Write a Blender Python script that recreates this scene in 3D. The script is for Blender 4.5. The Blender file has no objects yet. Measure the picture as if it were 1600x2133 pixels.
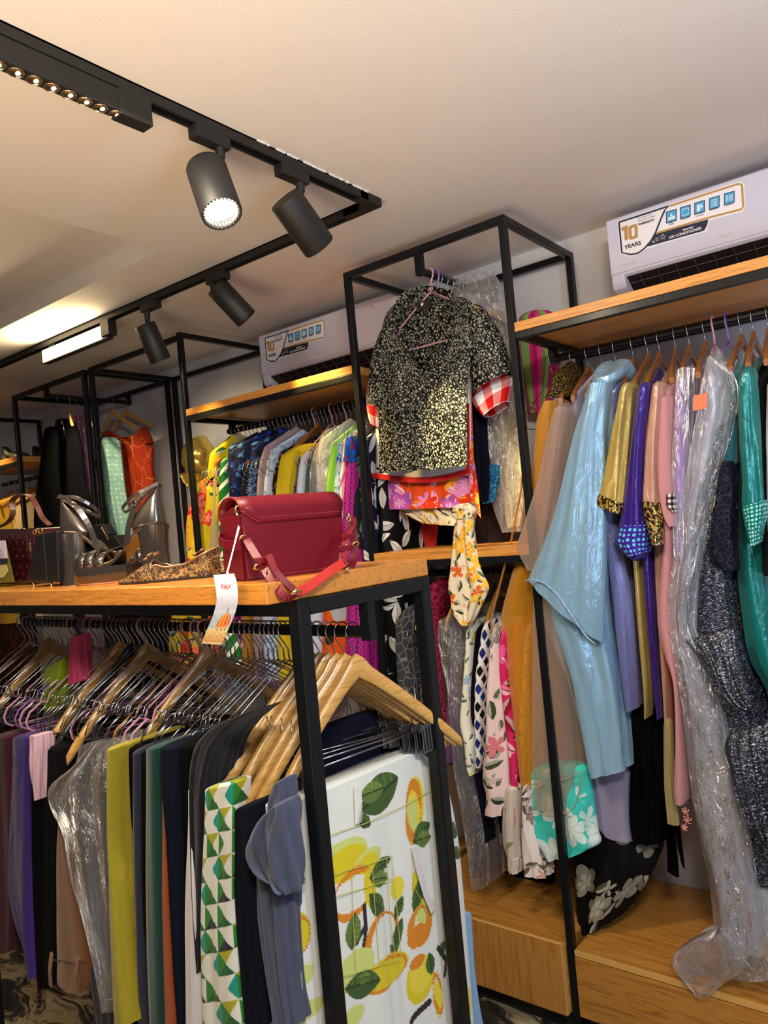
import bpy, bmesh, math, random
import numpy as np
from mathutils import Vector, Matrix, noise as mnoise

sc = bpy.context.scene
COL = sc.collection
PI = math.pi
random.seed(7)

# ------------------------------------------------------------------ camera
FPX = 1554.93
CAM = np.array([0.0, 0.0, 1.75])
yaw, pitch, roll, gang = [math.radians(a) for a in (37.787, 0.951, -5.284, -1.997)]
_f = np.array([-math.sin(yaw) * math.cos(pitch), math.cos(yaw) * math.cos(pitch), math.sin(pitch)])
_r0 = np.array([math.cos(yaw), math.sin(yaw), 0.0])
_u0 = np.cross(_r0, _f)
_r = math.cos(roll) * _r0 + math.sin(roll) * _u0
_u = -math.sin(roll) * _r0 + math.cos(roll) * _u0
MC = np.array([_r, _u, -_f])
cam = bpy.data.cameras.new('camera')
cam.sensor_fit = 'VERTICAL'; cam.sensor_height = 36.0
cam.lens = FPX / 2133 * 36.0
cam.clip_start = 0.02
camo = bpy.data.objects.new('camera', cam); COL.objects.link(camo)
camo.matrix_world = Matrix([list(MC.T[i]) + [CAM[i]] for i in range(3)] + [[0, 0, 0, 1]])
sc.camera = camo

# ------------------------------------------------------------------ view, world, big lights
vs = sc.view_settings
sc.display_settings.display_device = 'sRGB'
vs.view_transform = 'Standard'; vs.look = 'None'; vs.gamma = 1.0; vs.use_curve_mapping = False
vs.exposure = 0.0
wd = bpy.data.worlds.new('world'); sc.world = wd; wd.use_nodes = True
wd.node_tree.nodes['Background'].inputs[0].default_value = (0.80, 0.82, 1.0, 1)
wd.node_tree.nodes['Background'].inputs[1].default_value = 0.08
sc.cycles.max_bounces = 8
sc.cycles.transparent_max_bounces = 24
sc.cycles.sample_clamp_indirect = 4.0
sc.cycles.use_denoising = True

def light(name, kind, loc, target, power, color, size=0.2, size_y=None, spot=60, blend=0.5):
    l = bpy.data.lights.new(name, kind)
    l.energy = power; l.color = color
    if kind == 'AREA':
        l.size = size
        if size_y:
            l.shape = 'RECTANGLE'; l.size_y = size_y
    elif kind == 'SPOT':
        l.spot_size = math.radians(spot); l.spot_blend = blend; l.shadow_soft_size = size
    else:
        l.shadow_soft_size = size
    o = bpy.data.objects.new(name, l); COL.objects.link(o)
    o.location = loc
    d = Vector(target) - Vector(loc)
    o.rotation_euler = d.to_track_quat('-Z', 'Y').to_euler()
    return o

WARM = (1.0, 0.70, 0.40)
# the shop's other ceiling lamps (behind and to the side of the photographer), the daylight of the shopfront on the right, and two added upward fills standing in for bounced lamp light and daylight
light('shop_ceiling_lamp', 'AREA', (0.30, -0.05, 2.72), (-0.80, 1.2, 0.9), 40, (1.0, 0.92, 0.80), 0.45, 0.2)
light('shopfront_daylight', 'AREA', (1.5, 0.5, 2.1), (-0.6, 2.3, 1.1), 22, (0.64, 0.78, 1.0), 0.3, 1.0)
o = light('shop_bounce_fill', 'AREA', (-0.6, -0.7, 1.0), (-0.75, 0.1, 2.81), 37, (1.0, 0.75, 0.46), 1.3, 0.9); o.data.spread = math.radians(105)
o = light('daylight_bounce_fill', 'AREA', (1.0, 0.2, 1.2), (0.3, 1.2, 2.81), 13, (0.66, 0.78, 1.0), 0.8, 0.8); o.data.spread = math.radians(105)

# two further track lamps of the same long track towards the left edge, and an added wall fill
light('left_beam', 'SPOT', (-3.95, 1.93, 2.66), (-4.05, 2.75, 1.9), 34, (1.0, 0.80, 0.52), 0.03, spot=62, blend=.7)
light('left_beam', 'SPOT', (-4.9, 1.93, 2.66), (-4.75, 2.35, 2.1), 34, (1.0, 0.72, 0.30), 0.03, spot=56, blend=.6)
light('left_beam', 'SPOT', (-3.0, 1.80, 2.66), (-3.2, 2.83, 2.0), 26, (1.0, 0.82, 0.55), 0.03, spot=70, blend=.8)  # added spot that brightens the wall; no lamp hangs here

# ------------------------------------------------------------------ point helpers (a pixel of the photograph -> a point on a real plane)
def ray(x, y):
    return MC.T @ np.array([(x - 800) / FPX, (1066.5 - y) / FPX, -1.0])
GU = np.array([math.cos(gang), math.sin(gang), 0.0])       # along the centre rack
GV = np.array([-math.sin(gang), math.cos(gang), 0.0])      # across the centre rack, towards the wall
GA = np.array([-0.9733, 0.8999, 0.0])                      # near right corner of the centre rack's top (floor level)
TOP = 1.6657                                               # height of the centre rack's top
def P(x, y, X=None, Y=None, Z=None, u=None, v=None):
    d = ray(x, y)
    if Y is not None: n, k = np.array([0, 1.0, 0]), Y
    elif X is not None: n, k = np.array([1.0, 0, 0]), X
    elif Z is not None: n, k = np.array([0, 0, 1.0]), Z
    elif v is not None: n, k = GV, v + GV @ GA
    else: n, k = GU, u + GU @ GA
    t = (k - n @ CAM) / (n @ d)
    return CAM + t * d
def G(u, v, z): return GA + u * GU + v * GV + np.array([0, 0, z])

# ------------------------------------------------------------------ objects, parents, tags
ROOT = {}
def thing(name, label, cat, loc=(0, 0, 0), group=None):
    o = bpy.data.objects.new(name, None); COL.objects.link(o)
    o.empty_display_size = 0.05
    o.location = loc; ROOT[o.name] = np.array(loc, float)
    o['label'] = label; o['category'] = cat
    if group: o['group'] = group
    return o
def tag(o, label=None, cat=None, group=None, kind=None):
    if label: o['label'] = label
    if cat: o['category'] = cat
    if group: o['group'] = group
    if kind: o['kind'] = kind
    return o
def link(name, me, mat, parent=None, smooth=True, loc=None, mats=None):
    """links a mesh given in world coordinates as one object, its origin moved to its thing's base (or its own base)"""
    n = len(me.vertices)
    co = np.empty(n * 3, np.float32); me.vertices.foreach_get('co', co); co = co.reshape(-1, 3)
    o = bpy.data.objects.new(name, me); COL.objects.link(o)
    if parent is not None:
        base = ROOT[parent.name]; ROOT[o.name] = base
        o.parent = parent
        co = co - base
    else:
        if loc is None:
            loc = np.array([(co[:, 0].min() + co[:, 0].max()) / 2, (co[:, 1].min() + co[:, 1].max()) / 2, co[:, 2].min()], float)
        ROOT[o.name] = np.array(loc, float); o.location = [float(c) for c in loc]
        co = co - ROOT[o.name]
    me.vertices.foreach_set('co', co.astype(np.float32).ravel())
    if mats:
        for m in mats: me.materials.append(m)
    elif mat: me.materials.append(mat)
    if smooth and len(me.polygons):
        me.polygons.foreach_set('use_smooth', [True] * len(me.polygons))
    me.update()
    return o
def copy_tree(o, parent=None):
    c = o.copy(); COL.objects.link(c)
    if parent is not None: c.parent = parent
    for ch in list(o.children): copy_tree(ch, c)
    return c

class MB:
    """collects shapes for ONE mesh object"""
    def __init__(s): s.v = []; s.f = []; s.m = []; s.uv = None; s.mi = 0
    def add(s, vs, fs):
        b = len(s.v); s.v += [tuple(map(float, p)) for p in vs]
        s.f += [tuple(i + b for i in f) for f in fs]; s.m += [s.mi] * len(fs); return s
    def box(s, a, b, M=None):
        x0, y0, z0 = a; x1, y1, z1 = b
        vs = [(x0, y0, z0), (x1, y0, z0), (x1, y1, z0), (x0, y1, z0), (x0, y0, z1), (x1, y0, z1), (x1, y1, z1), (x0, y1, z1)]
        if M: vs = [M(p) for p in vs]
        return s.add(vs, [(0, 3, 2, 1), (4, 5, 6, 7), (0, 1, 5, 4), (1, 2, 6, 5), (2, 3, 7, 6), (3, 0, 4, 7)])
    def bar(s, p, q, w, h=None, up=(0, 0, 1)):
        """square tube from p to q"""
        h = h or w
        p = np.array(p, float); q = np.array(q, float); d = q - p; L = np.linalg.norm(d); d /= L
        up = np.array(up, float)
        if abs(d @ up) > .95: up = GV if abs(d @ np.array([0, 1, 0])) < .9 else np.array([1.0, 0, 0])
        a = np.cross(d, up); a /= np.linalg.norm(a); b = np.cross(a, d)
        vs = []
        for c in (p, q):
            for i, j in ((-1, -1), (1, -1), (1, 1), (-1, 1)):
                vs.append(c + a * i * w / 2 + b * j * h / 2)
        return s.add(vs, [(0, 3, 2, 1), (4, 5, 6, 7), (0, 1, 5, 4), (1, 2, 6, 5), (2, 3, 7, 6), (3, 0, 4, 7)])
    def tube(s, pts, r, n=8, closed=False, cap=True, flat=None):
        """round tube along a path; flat=(vector, scale) squashes it"""
        pts = [np.array(p, float) for p in pts]; k = len(pts)
        rs = r if hasattr(r, '__len__') else [r] * k
        T = []
        for i in range(k):
            a = pts[(i - 1) % k] if (closed or i > 0) else pts[i]
            b = pts[(i + 1) % k] if (closed or i < k - 1) else pts[i]
            t = b - a; T.append(t / (np.linalg.norm(t) + 1e-12))
        ref = np.array([0, 0, 1.0]) if abs(T[0][2]) < .9 else np.array([1.0, 0, 0])
        A = np.cross(T[0], ref); A /= np.linalg.norm(A)
        vs = []
        for i in range(k):
            A = A - T[i] * (A @ T[i]); A /= np.linalg.norm(A) + 1e-12
            B = np.cross(T[i], A)
            for j in range(n):
                th = 2 * PI * j / n
                o = (A * math.cos(th) + B * math.sin(th)) * rs[i]
                if flat is not None:
                    fv = np.array(flat[0], float); o = o - fv * (o @ fv) * (1 - flat[1])
                vs.append(pts[i] + o)
        fs = []
        for i in range(k if closed else k - 1):
            for j in range(n):
                a = i * n + j; b = i * n + (j + 1) % n; i2 = (i + 1) % k
                fs.append((a, b, i2 * n + (j + 1) % n, i2 * n + j))
        if cap and not closed:
            fs.append(tuple(range(n - 1, -1, -1))); fs.append(tuple((k - 1) * n + j for j in range(n)))
        return s.add(vs, fs)
    def strap(s, pts, nrm, w, t):
        """flat band along pts; nrm = band width direction per point (or one)"""
        pts = [np.array(p, float) for p in pts]; k = len(pts)
        N = [np.array(nrm, float)] * k if np.ndim(nrm) == 1 else [np.array(q, float) for q in nrm]
        vs = []
        for i in range(k):
            d = pts[min(i + 1, k - 1)] - pts[max(i - 1, 0)]; d /= np.linalg.norm(d) + 1e-12
            a = N[i] - d * (N[i] @ d); a /= np.linalg.norm(a) + 1e-12
            b = np.cross(d, a)
            for p_, q_ in ((-1, -1), (1, -1), (1, 1), (-1, 1)):
                vs.append(pts[i] + a * p_ * w / 2 + b * q_ * t / 2)
        fs = [(3, 2, 1, 0), tuple((k - 1) * 4 + j for j in range(4))]
        for i in range(k - 1):
            for j in range(4):
                a = i * 4 + j; b = i * 4 + (j + 1) % 4
                fs.append((a, b, b + 4, a + 4))
        return s.add(vs, fs)
    def lathe(s, prof, M, n=24, cap0=True, cap1=True):
        vs = []; k = len(prof)
        for (r, z) in prof:
            for j in range(n):
                th = 2 * PI * j / n
                vs.append(M(np.array([r * math.cos(th), r * math.sin(th), z])))
        fs = []
        for i in range(k - 1):
            for j in range(n):
                a = i * n + j; b = i * n + (j + 1) % n
                fs.append((a, b, b + n, a + n))
        if cap0: fs.append(tuple(range(n - 1, -1, -1)))
        if cap1: fs.append(tuple((k - 1) * n + j for j in range(n)))
        return s.add(vs, fs)
    def prism(s, poly, M, h0, h1):
        """polygon (2-D points) extruded between h0 and h1; M maps (x, y, h)"""
        n = len(poly)
        vs = [M(np.array([p[0], p[1], h0])) for p in poly] + [M(np.array([p[0], p[1], h1])) for p in poly]
        fs = [tuple(range(n - 1, -1, -1)), tuple(range(n, 2 * n))]
        for i in range(n):
            j = (i + 1) % n; fs.append((i, j, j + n, i + n))
        return s.add(vs, fs)
    def loft(s, rings, closed=True, cap0=False, cap1=False):
        n = len(rings[0]); k = len(rings); vs = [p for r in rings for p in r]; fs = []
        for i in range(k - 1):
            for j in range(n if closed else n - 1):
                a = i * n + j; b = i * n + (j + 1) % n
                fs.append((a, b, b + n, a + n))
        if cap0: fs.append(tuple(range(n - 1, -1, -1)))
        if cap1: fs.append(tuple((k - 1) * n + j for j in range(n)))
        return s.add(vs, fs)
    def build(s, name, mat, parent=None, smooth=False, bevel=0, sub=0, fix=True, mats=None, auto=None):
        me = bpy.data.meshes.new(name); me.from_pydata(s.v, [], s.f)
        if mats:
            me.polygons.foreach_set('material_index', s.m)
        if fix:
            bm = bmesh.new(); bm.from_mesh(me); bmesh.ops.recalc_face_normals(bm, faces=bm.faces); bm.to_mesh(me); bm.free()
        nl = len(me.loops); vi = np.empty(nl, np.int32); me.loops.foreach_get('vertex_index', vi); co = np.array(s.v, float)[vi]
        pn = np.empty(len(me.polygons) * 3, np.float32); me.polygons.foreach_get('normal', pn); lt_ = np.empty(len(me.polygons), np.int32); me.polygons.foreach_get('loop_total', lt_)
        nx = np.abs(np.repeat(pn.reshape(-1, 3), lt_, 0)); flat_ = nx[:, 2] > .8
        uv = np.stack([np.where(flat_, co[:, 0], co[:, 0] + co[:, 1]), np.where(flat_, co[:, 1], co[:, 2])], 1)
        me.uv_layers.new(name='UVMap').data.foreach_set('uv', uv.astype(np.float32).ravel())
        o = link(name, me, mat, parent, smooth, mats=mats)
        if bevel:
            b = o.modifiers.new('bevel', 'BEVEL'); b.width = bevel; b.segments = 2; b.limit_method = 'ANGLE'; b.angle_limit = math.radians(40)
        if sub:
            b = o.modifiers.new('subd', 'SUBSURF'); b.levels = sub; b.render_levels = sub
        if auto and smooth:
            try: me.set_sharp_from_angle(angle=math.radians(auto))
            except Exception: pass
        return o

def spline(pts, m):
    """Catmull-Rom resample of rows (k, d) to m rows"""
    pts = np.asarray(pts, float); k = len(pts)
    if k == 2:
        t = np.linspace(0, 1, m)[:, None]; return pts[0] * (1 - t) + pts[1] * t
    seg = np.linalg.norm(np.diff(pts, axis=0), axis=1) ** .5 + 1e-9
    T = np.concatenate([[0], np.cumsum(seg)])
    q = np.linspace(0, T[-1], m); out = np.empty((m, pts.shape[1]))
    tan = np.empty_like(pts)
    for i in range(k):
        if i == 0: tan[i] = (pts[1] - pts[0]) / seg[0]
        elif i == k - 1: tan[i] = (pts[-1] - pts[-2]) / seg[-1]
        else:
            tan[i] = .5 * ((pts[i] - pts[i - 1]) / seg[i - 1] + (pts[i + 1] - pts[i]) / seg[i])
    for a, t in enumerate(q):
        i = min(max(int(np.searchsorted(T, t) - 1), 0), k - 2)
        h = seg[i]; x = (t - T[i]) / h
        out[a] = ((2 * x ** 3 - 3 * x ** 2 + 1) * pts[i] + (x ** 3 - 2 * x ** 2 + x) * h * tan[i] + (-2 * x ** 3 + 3 * x ** 2) * pts[i + 1] + (x ** 3 - x ** 2) * h * tan[i + 1])
    return out

# ------------------------------------------------------------------ materials
class NT:
    def __init__(s, name):
        s.mat = bpy.data.materials.new(name); s.mat.use_nodes = True
        s.t = s.mat.node_tree; s.n = s.t.nodes; s.b = s.n['Principled BSDF']; s.out = s.n['Material Output']
    def new(s, typ, **kw):
        n = s.n.new(typ)
        for k, v in kw.items():
            if k.startswith('i_'): n.inputs[int(k[2:])].default_value = v
            else: setattr(n, k, v)
        return n
    def l(s, a, b):
        s.t.links.new(a if not hasattr(a, 'outputs') else a.outputs[0], b)
    def set(s, **kw):
        names = dict(color='Base Color', rough='Roughness', metal='Metallic', spec='Specular IOR Level', sheen='Sheen Weight', coat='Coat Weight',
                     trans='Transmission Weight', alpha='Alpha', aniso='Anisotropic', coatr='Coat Roughness', sss='Subsurface Weight')
        for k, v in kw.items():
            i = s.b.inputs[names[k]]
            if hasattr(v, 'outputs') or hasattr(v, 'is_linked'): s.l(v, i)
            else: i.default_value = (*v, 1) if k == 'color' and len(v) == 3 else v
        return s
    def math(s, op, a, b=None, c=None):
        n = s.new('ShaderNodeMath', operation=op)
        for i, x in enumerate((a, b, c)):
            if x is None: continue
            if isinstance(x, (int, float)): n.inputs[i].default_value = x
            else: s.l(x, n.inputs[i])
        return n
    def coord(s, kind='UV', scale=(1, 1, 1), rot=(0, 0, 0), loc=(0, 0, 0)):
        tc = s.new('ShaderNodeTexCoord'); mp = s.new('ShaderNodeMapping')
        mp.inputs['Scale'].default_value = scale; mp.inputs['Rotation'].default_value = rot; mp.inputs['Location'].default_value = loc
        s.l(tc.outputs[kind], mp.inputs[0]); return mp
    def noise(s, co, scale=5, detail=3, rough=.5, dist=0):
        n = s.new('ShaderNodeTexNoise'); n.inputs['Scale'].default_value = scale; n.inputs['Detail'].default_value = detail
        n.inputs['Roughness'].default_value = rough; n.inputs['Distortion'].default_value = dist
        if co is not None: s.l(co, n.inputs['Vector'])
        return n
    def voro(s, co, scale=5, feature='F1', rnd=1.0):
        n = s.new('ShaderNodeTexVoronoi', feature=feature); n.inputs['Scale'].default_value = scale; n.inputs['Randomness'].default_value = rnd
        if co is not None: s.l(co, n.inputs['Vector'])
        return n
    def ramp(s, fac, stops, interp='LINEAR'):
        n = s.new('ShaderNodeValToRGB'); cr = n.color_ramp; cr.interpolation = interp
        while len(cr.elements) < len(stops): cr.elements.new(0.5)
        for e, (p, c) in zip(cr.elements, stops): e.position = p; e.color = (*c, 1) if len(c) == 3 else c
        s.l(fac, n.inputs[0]); return n
    def mix(s, fac, a, b):
        n = s.new('ShaderNodeMix', data_type='RGBA')
        if isinstance(fac, (int, float)): n.inputs[0].default_value = fac
        else: s.l(fac, n.inputs[0])
        for i, x in ((6, a), (7, b)):
            if isinstance(x, tuple): n.inputs[i].default_value = (*x, 1)
            else: s.l(x, n.inputs[i])
        return n.outputs[2]
    def bump(s, h, strength=.3, dist=.01):
        n = s.new('ShaderNodeBump'); n.inputs['Strength'].default_value = strength; n.inputs['Distance'].default_value = dist
        s.l(h, n.inputs['Height']); s.l(n, s.b.inputs['Normal']); return n
    def warp(s, co, scale, amt):
        n = s.noise(co, scale, 2); a = s.new('ShaderNodeVectorMath', operation='SUBTRACT'); s.l(n.outputs['Color'], a.inputs[0]); a.inputs[1].default_value = (.5, .5, .5)
        m = s.new('ShaderNodeVectorMath', operation='SCALE'); s.l(a, m.inputs[0]); m.inputs['Scale'].default_value = amt
        d = s.new('ShaderNodeVectorMath', operation='ADD'); s.l(co, d.inputs[0]); s.l(m, d.inputs[1]); return d

def srgb(*c):
    """0-255 display colour -> linear"""
    o = []
    for x in c:
        x = x / 255; o.append(x / 12.92 if x <= .04045 else ((x + .055) / 1.055) ** 2.4)
    return tuple(o)
def plain(name, color, rough=.5, metal=0, spec=.5, coat=0, bump=None):
    t = NT(name); t.set(color=color, rough=rough, metal=metal, spec=spec, coat=coat, coatr=.14)
    if bump: t.bump(t.noise(t.coord('Object'), bump[0], 3), bump[1], .005)
    return t.mat
def emit(name, color, strength):
    t = NT(name); t.set(color=(0, 0, 0)); t.b.inputs['Emission Color'].default_value = (*color, 1); t.b.inputs['Emission Strength'].default_value = strength; return t.mat
def wood(name, c1, c2, axis=0, scale=1.0, rough=.38, coat=.25, sp=1.0):
    t = NT(name); sca = [16 * scale] * 3; sca[axis] = .75 * scale
    co = t.coord('Object', tuple(sca)); wv = t.warp(co, 1.0, .5)
    n = t.noise(wv, 5 * sp, 6, .62, .6); n2 = t.noise(co, 34 * sp, 3, .6)
    f = t.math('MULTIPLY_ADD', n2, .35, t.math('MULTIPLY', n, .75))
    r = t.ramp(f, [(.36, tuple(x * .93 for x in c2)), (.47, c2), (.54, c1), (.60, tuple(min(1, x * 1.06) for x in c1)), (.68, c2), (.80, c1)])
    t.set(color=r, rough=rough, coat=coat * .6, coatr=.22); t.bump(n2, .06, .002); return t.mat
def cloth(name, color, rough=.85, sheen=.15, weave=900, wrinkle=0, color2=None, spec=.25):
    t = NT(name); co = t.coord('UV')
    n = t.noise(co, weave, 2)
    if color2 is None: color2 = tuple(x * .78 for x in color)
    c = t.mix(n, color2, color)
    t.set(color=c, rough=rough, sheen=sheen, spec=spec)
    h = n
    if wrinkle:
        w = t.noise(t.coord('UV', (1, .5, 1)), 22, 4, .6, 1.0); h = t.math('MULTIPLY_ADD', w, wrinkle * 6, n)
        t.bump(h, .35, .004)
    else: t.bump(h, .18, .002)
    return t.mat
def satin(name, color, rough=.30, spec=.7, wr=.5, metal=.15, streak=1.0):
    t = NT(name); co = t.warp(t.coord('UV', (1, 1, 1)), 5, .06); mp = t.new('ShaderNodeMapping'); mp.inputs['Scale'].default_value = (34, 2.6, 1); t.l(co, mp.inputs[0])
    n = t.noise(mp, 1.0 * streak, 5, .58, .5); t2 = t.noise(t.coord('UV', (1, .6, 1)), 13, 3, .5, .6); fine = t.noise(t.coord('UV', (420, 30, 1)), 1.0, 2)
    h = t.math('MULTIPLY_ADD', t2, 1.6, t.math('MULTIPLY_ADD', fine, .10, n))
    t.set(color=t.mix(n, tuple(x * .72 for x in color), tuple(min(1, x * 1.12) for x in color)), rough=rough * .85, spec=1.0, sheen=.1, metal=metal + .22, aniso=.55)
    tg = t.new('ShaderNodeTangent', direction_type='UV_MAP'); t.l(tg, t.b.inputs['Tangent']); t.bump(h, min(1, wr * 1.5), .010); return t.mat
def sheer(name, color, alpha=.55, rough=.35, streak=True):
    t = NT(name); co = t.coord('UV', (30, 2.0, 1)); n = t.noise(co, 1.2, 4, .6, 1.0)
    t.set(color=color, rough=rough, spec=.7, sheen=.4, metal=.1); t.bump(n, .5, .006)
    tr = t.new('ShaderNodeBsdfTransparent'); tr.inputs[0].default_value = (*[.5 + .5 * x for x in color], 1)
    lw = t.new('ShaderNodeLayerWeight'); lw.inputs[0].default_value = .45
    f = t.math('MULTIPLY_ADD', lw.outputs['Facing'], .35, alpha); f.use_clamp = True
    mx = t.new('ShaderNodeMixShader'); t.l(f, mx.inputs[0]); t.l(tr, mx.inputs[1]); t.l(t.b, mx.inputs[2]); t.l(mx, t.out.inputs[0])
    return t.mat
def film(name, tint=(.94, .94, .96), body=.07, crinkle=1.0, scale=1.0, vert=.30, gloss=1.0):
    """clear crinkled garment film: mostly see-through, sharp broken highlights along its creases"""
    t = NT(name); co = t.coord('UV', (1, vert, 1))
    wv = t.warp(co, 10 * scale, .05)
    n = t.noise(wv, 34 * scale, 6, .62, 1.2); n2 = t.noise(wv, 75 * scale, 4, .6, .8); big = t.noise(co, 7 * scale, 2)
    ridge = t.math('ABSOLUTE', t.math('SUBTRACT', n, .5)); ridge2 = t.math('ABSOLUTE', t.math('SUBTRACT', n2, .5))
    h = t.math('SUBTRACT', t.math('MULTIPLY_ADD', n2, .4, n), t.math('MULTIPLY', ridge, 1.6))
    t.set(color=(.75, .76, .82), rough=.35, spec=.6); t.bump(h, .6 * crinkle, .012)
    bn = t.new('ShaderNodeBump'); bn.inputs['Strength'].default_value = crinkle; bn.inputs['Distance'].default_value = .03; t.l(h, bn.inputs['Height'])
    tr = t.new('ShaderNodeBsdfTransparent'); tr.inputs[0].default_value = (*tint, 1)
    gl = t.new('ShaderNodeBsdfGlossy'); gl.inputs['Roughness'].default_value = .16; gl.inputs[0].default_value = (1, 1, 1, 1); t.l(bn, gl.inputs['Normal'])
    lw = t.new('ShaderNodeLayerWeight'); lw.inputs[0].default_value = .12
    zone = t.math('MULTIPLY', t.math('GREATER_THAN', big, .46), 1.0)
    pat = t.math('MULTIPLY', t.math('MAXIMUM', t.math('LESS_THAN', ridge, .020), t.math('MULTIPLY', t.math('LESS_THAN', ridge2, .016), .8)), t.math('MULTIPLY_ADD', zone, .66, .16))
    f = t.math('MULTIPLY_ADD', lw.outputs['Fresnel'], .55, t.math('ADD', pat, .045)); f = t.math('MULTIPLY', f, gloss); f.use_clamp = True
    m1 = t.new('ShaderNodeMixShader'); m1.inputs[0].default_value = body; t.l(tr, m1.inputs[1]); t.l(t.b, m1.inputs[2])
    m2 = t.new('ShaderNodeMixShader'); t.l(f, m2.inputs[0]); t.l(m1, m2.inputs[1]); t.l(gl, m2.inputs[2]); t.l(m2, t.out.inputs[0])
    return t.mat
def _fin(t, c, rough=.8, sheen=.1):
    t.set(color=c, rough=rough, sheen=0.0, spec=.14); w = t.noise(t.coord('UV', (1, .5, 1)), 20, 3); t.bump(w, .25, .005); return t.mat
def print_blobs(name, base, cols, scale=16, warp=.05, cover=.55, rough=.8, stretch=(1, 1, 1), seed=0, rot=0):
    """scattered motifs of several colours on a ground"""
    t = NT(name); co = t.coord('UV', stretch, (0, 0, rot), (seed * .37, seed * .71, 0)); wv = t.warp(co, scale * .9, warp)
    v = t.voro(wv, scale); sep = t.new('ShaderNodeSeparateColor'); t.l(v.outputs['Color'], sep.inputs[0])
    k = len(cols); cr = t.ramp(sep.outputs[0], [(i / k, c) for i, c in enumerate(cols)], 'CONSTANT')
    g = t.math('GREATER_THAN', sep.outputs[1], 1 - cover)
    d = t.math('LESS_THAN', v.outputs['Distance'], .42)
    c = t.mix(t.math('MULTIPLY', g, d), base, cr.outputs[0])
    v2 = t.voro(wv, scale * 2.3); s2 = t.new('ShaderNodeSeparateColor'); t.l(v2.outputs['Color'], s2.inputs[0])
    cr2 = t.ramp(s2.outputs[0], [(i / k, c_) for i, c_ in enumerate(cols[::-1])], 'CONSTANT')
    g2 = t.math('MULTIPLY', t.math('GREATER_THAN', s2.outputs[1], 1 - cover * .6), t.math('LESS_THAN', v2.outputs['Distance'], .36))
    return _fin(t, t.mix(g2, c, cr2.outputs[0]), rough)
def print_floral(name, base, petals, leaves, scale=9, cover=.75, leaf_cover=.6, seed=0, warp=.012, rough=.7, size=.50, k=5, stretch=1.0, heart=None):
    """printed flowers with petals and pointed leaves"""
    t = NT(name); co = t.warp(t.coord('UV', (1, stretch, 1), (0, 0, .3 * seed), (seed * 1.37, seed * .71, 0)), 30, warp)
    def cell(sc_, rnd, off):
        mp = t.new('ShaderNodeMapping'); mp.inputs['Scale'].default_value = (sc_, sc_, 1); mp.inputs['Location'].default_value = (off, off * 1.7, 0); t.l(co, mp.inputs[0])
        v = t.voro(mp, 1.0, 'F1', rnd); d = t.new('ShaderNodeVectorMath', operation='SUBTRACT'); t.l(mp, d.inputs[0]); t.l(v.outputs['Position'], d.inputs[1])
        q = t.new('ShaderNodeSeparateXYZ'); t.l(d, q.inputs[0]); c = t.new('ShaderNodeSeparateColor'); t.l(v.outputs['Color'], c.inputs[0]); return q, c, v
    lq, lc, lv = cell(scale * 1.45, .85, 3.3)
    an = t.math('MULTIPLY', lc.outputs[0], 6.283); cs, sn = t.math('COSINE', an), t.math('SINE', an)
    x = t.math('ADD', t.math('MULTIPLY', lq.outputs[0], cs), t.math('MULTIPLY', lq.outputs[1], sn)); y = t.math('SUBTRACT', t.math('MULTIPLY', lq.outputs[1], cs), t.math('MULTIPLY', lq.outputs[0], sn))
    lf = t.math('SUBTRACT', .235, t.math('MULTIPLY_ADD', t.math('MULTIPLY', x, x), .85, t.math('MULTIPLY', t.math('ABSOLUTE', y), 1.15)))
    lm = t.math('MULTIPLY', t.math('GREATER_THAN', lf, 0), t.math('LESS_THAN', lc.outputs[1], leaf_cover))
    vein = t.math('LESS_THAN', t.math('ABSOLUTE', y), .018)
    kk = len(leaves); lcol = t.ramp(lc.outputs[2], [(i / kk, c) for i, c in enumerate(leaves)], 'CONSTANT')
    lcol2 = t.mix(t.math('GREATER_THAN', y, 0), lcol.outputs[0], t.mix(.35, lcol.outputs[0], (.9, .9, .8))); lcol2 = t.mix(vein, lcol2, tuple(q_ * .35 for q_ in leaves[0]))
    c = t.mix(lm, base, lcol2)
    q, fc, v = cell(scale, .75, 0)
    ang = t.new('ShaderNodeMath', operation='ARCTAN2'); t.l(q.outputs[1], ang.inputs[0]); t.l(q.outputs[0], ang.inputs[1])
    wob = t.math('ABSOLUTE', t.math('COSINE', t.math('MULTIPLY_ADD', ang, k / 2, t.math('MULTIPLY', fc.outputs[0], 6.0))))
    R = t.math('MULTIPLY', t.math('MULTIPLY_ADD', wob, .42, .58), t.math('MULTIPLY_ADD', fc.outputs[1], .3 * size, .75 * size))
    r = t.math('DIVIDE', v.outputs['Distance'], R)
    kp = len(petals); pc = t.ramp(fc.outputs[2], [(i / kp, c_) for i, c_ in enumerate(petals)], 'CONSTANT')
    dk = t.mix(.45, pc.outputs[0], tuple(x_ * .4 for x_ in petals[0]))
    pcol = t.mix(t.math('GREATER_THAN', r, .52), t.mix(t.math('MULTIPLY', t.math('LESS_THAN', wob, .30), 1.0), t.mix(.22, pc.outputs[0], (1, .95, .85)), dk), pc.outputs[0])
    pcol = t.mix(t.math('LESS_THAN', wob, .13), pcol, dk); pcol = t.mix(t.math('LESS_THAN', r, .20), pcol, heart or petals[-1])
    fm = t.math('MULTIPLY', t.math('LESS_THAN', r, 1.0), t.math('LESS_THAN', fc.outputs[0], cover))
    return _fin(t, t.mix(fm, c, pcol), rough)
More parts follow.
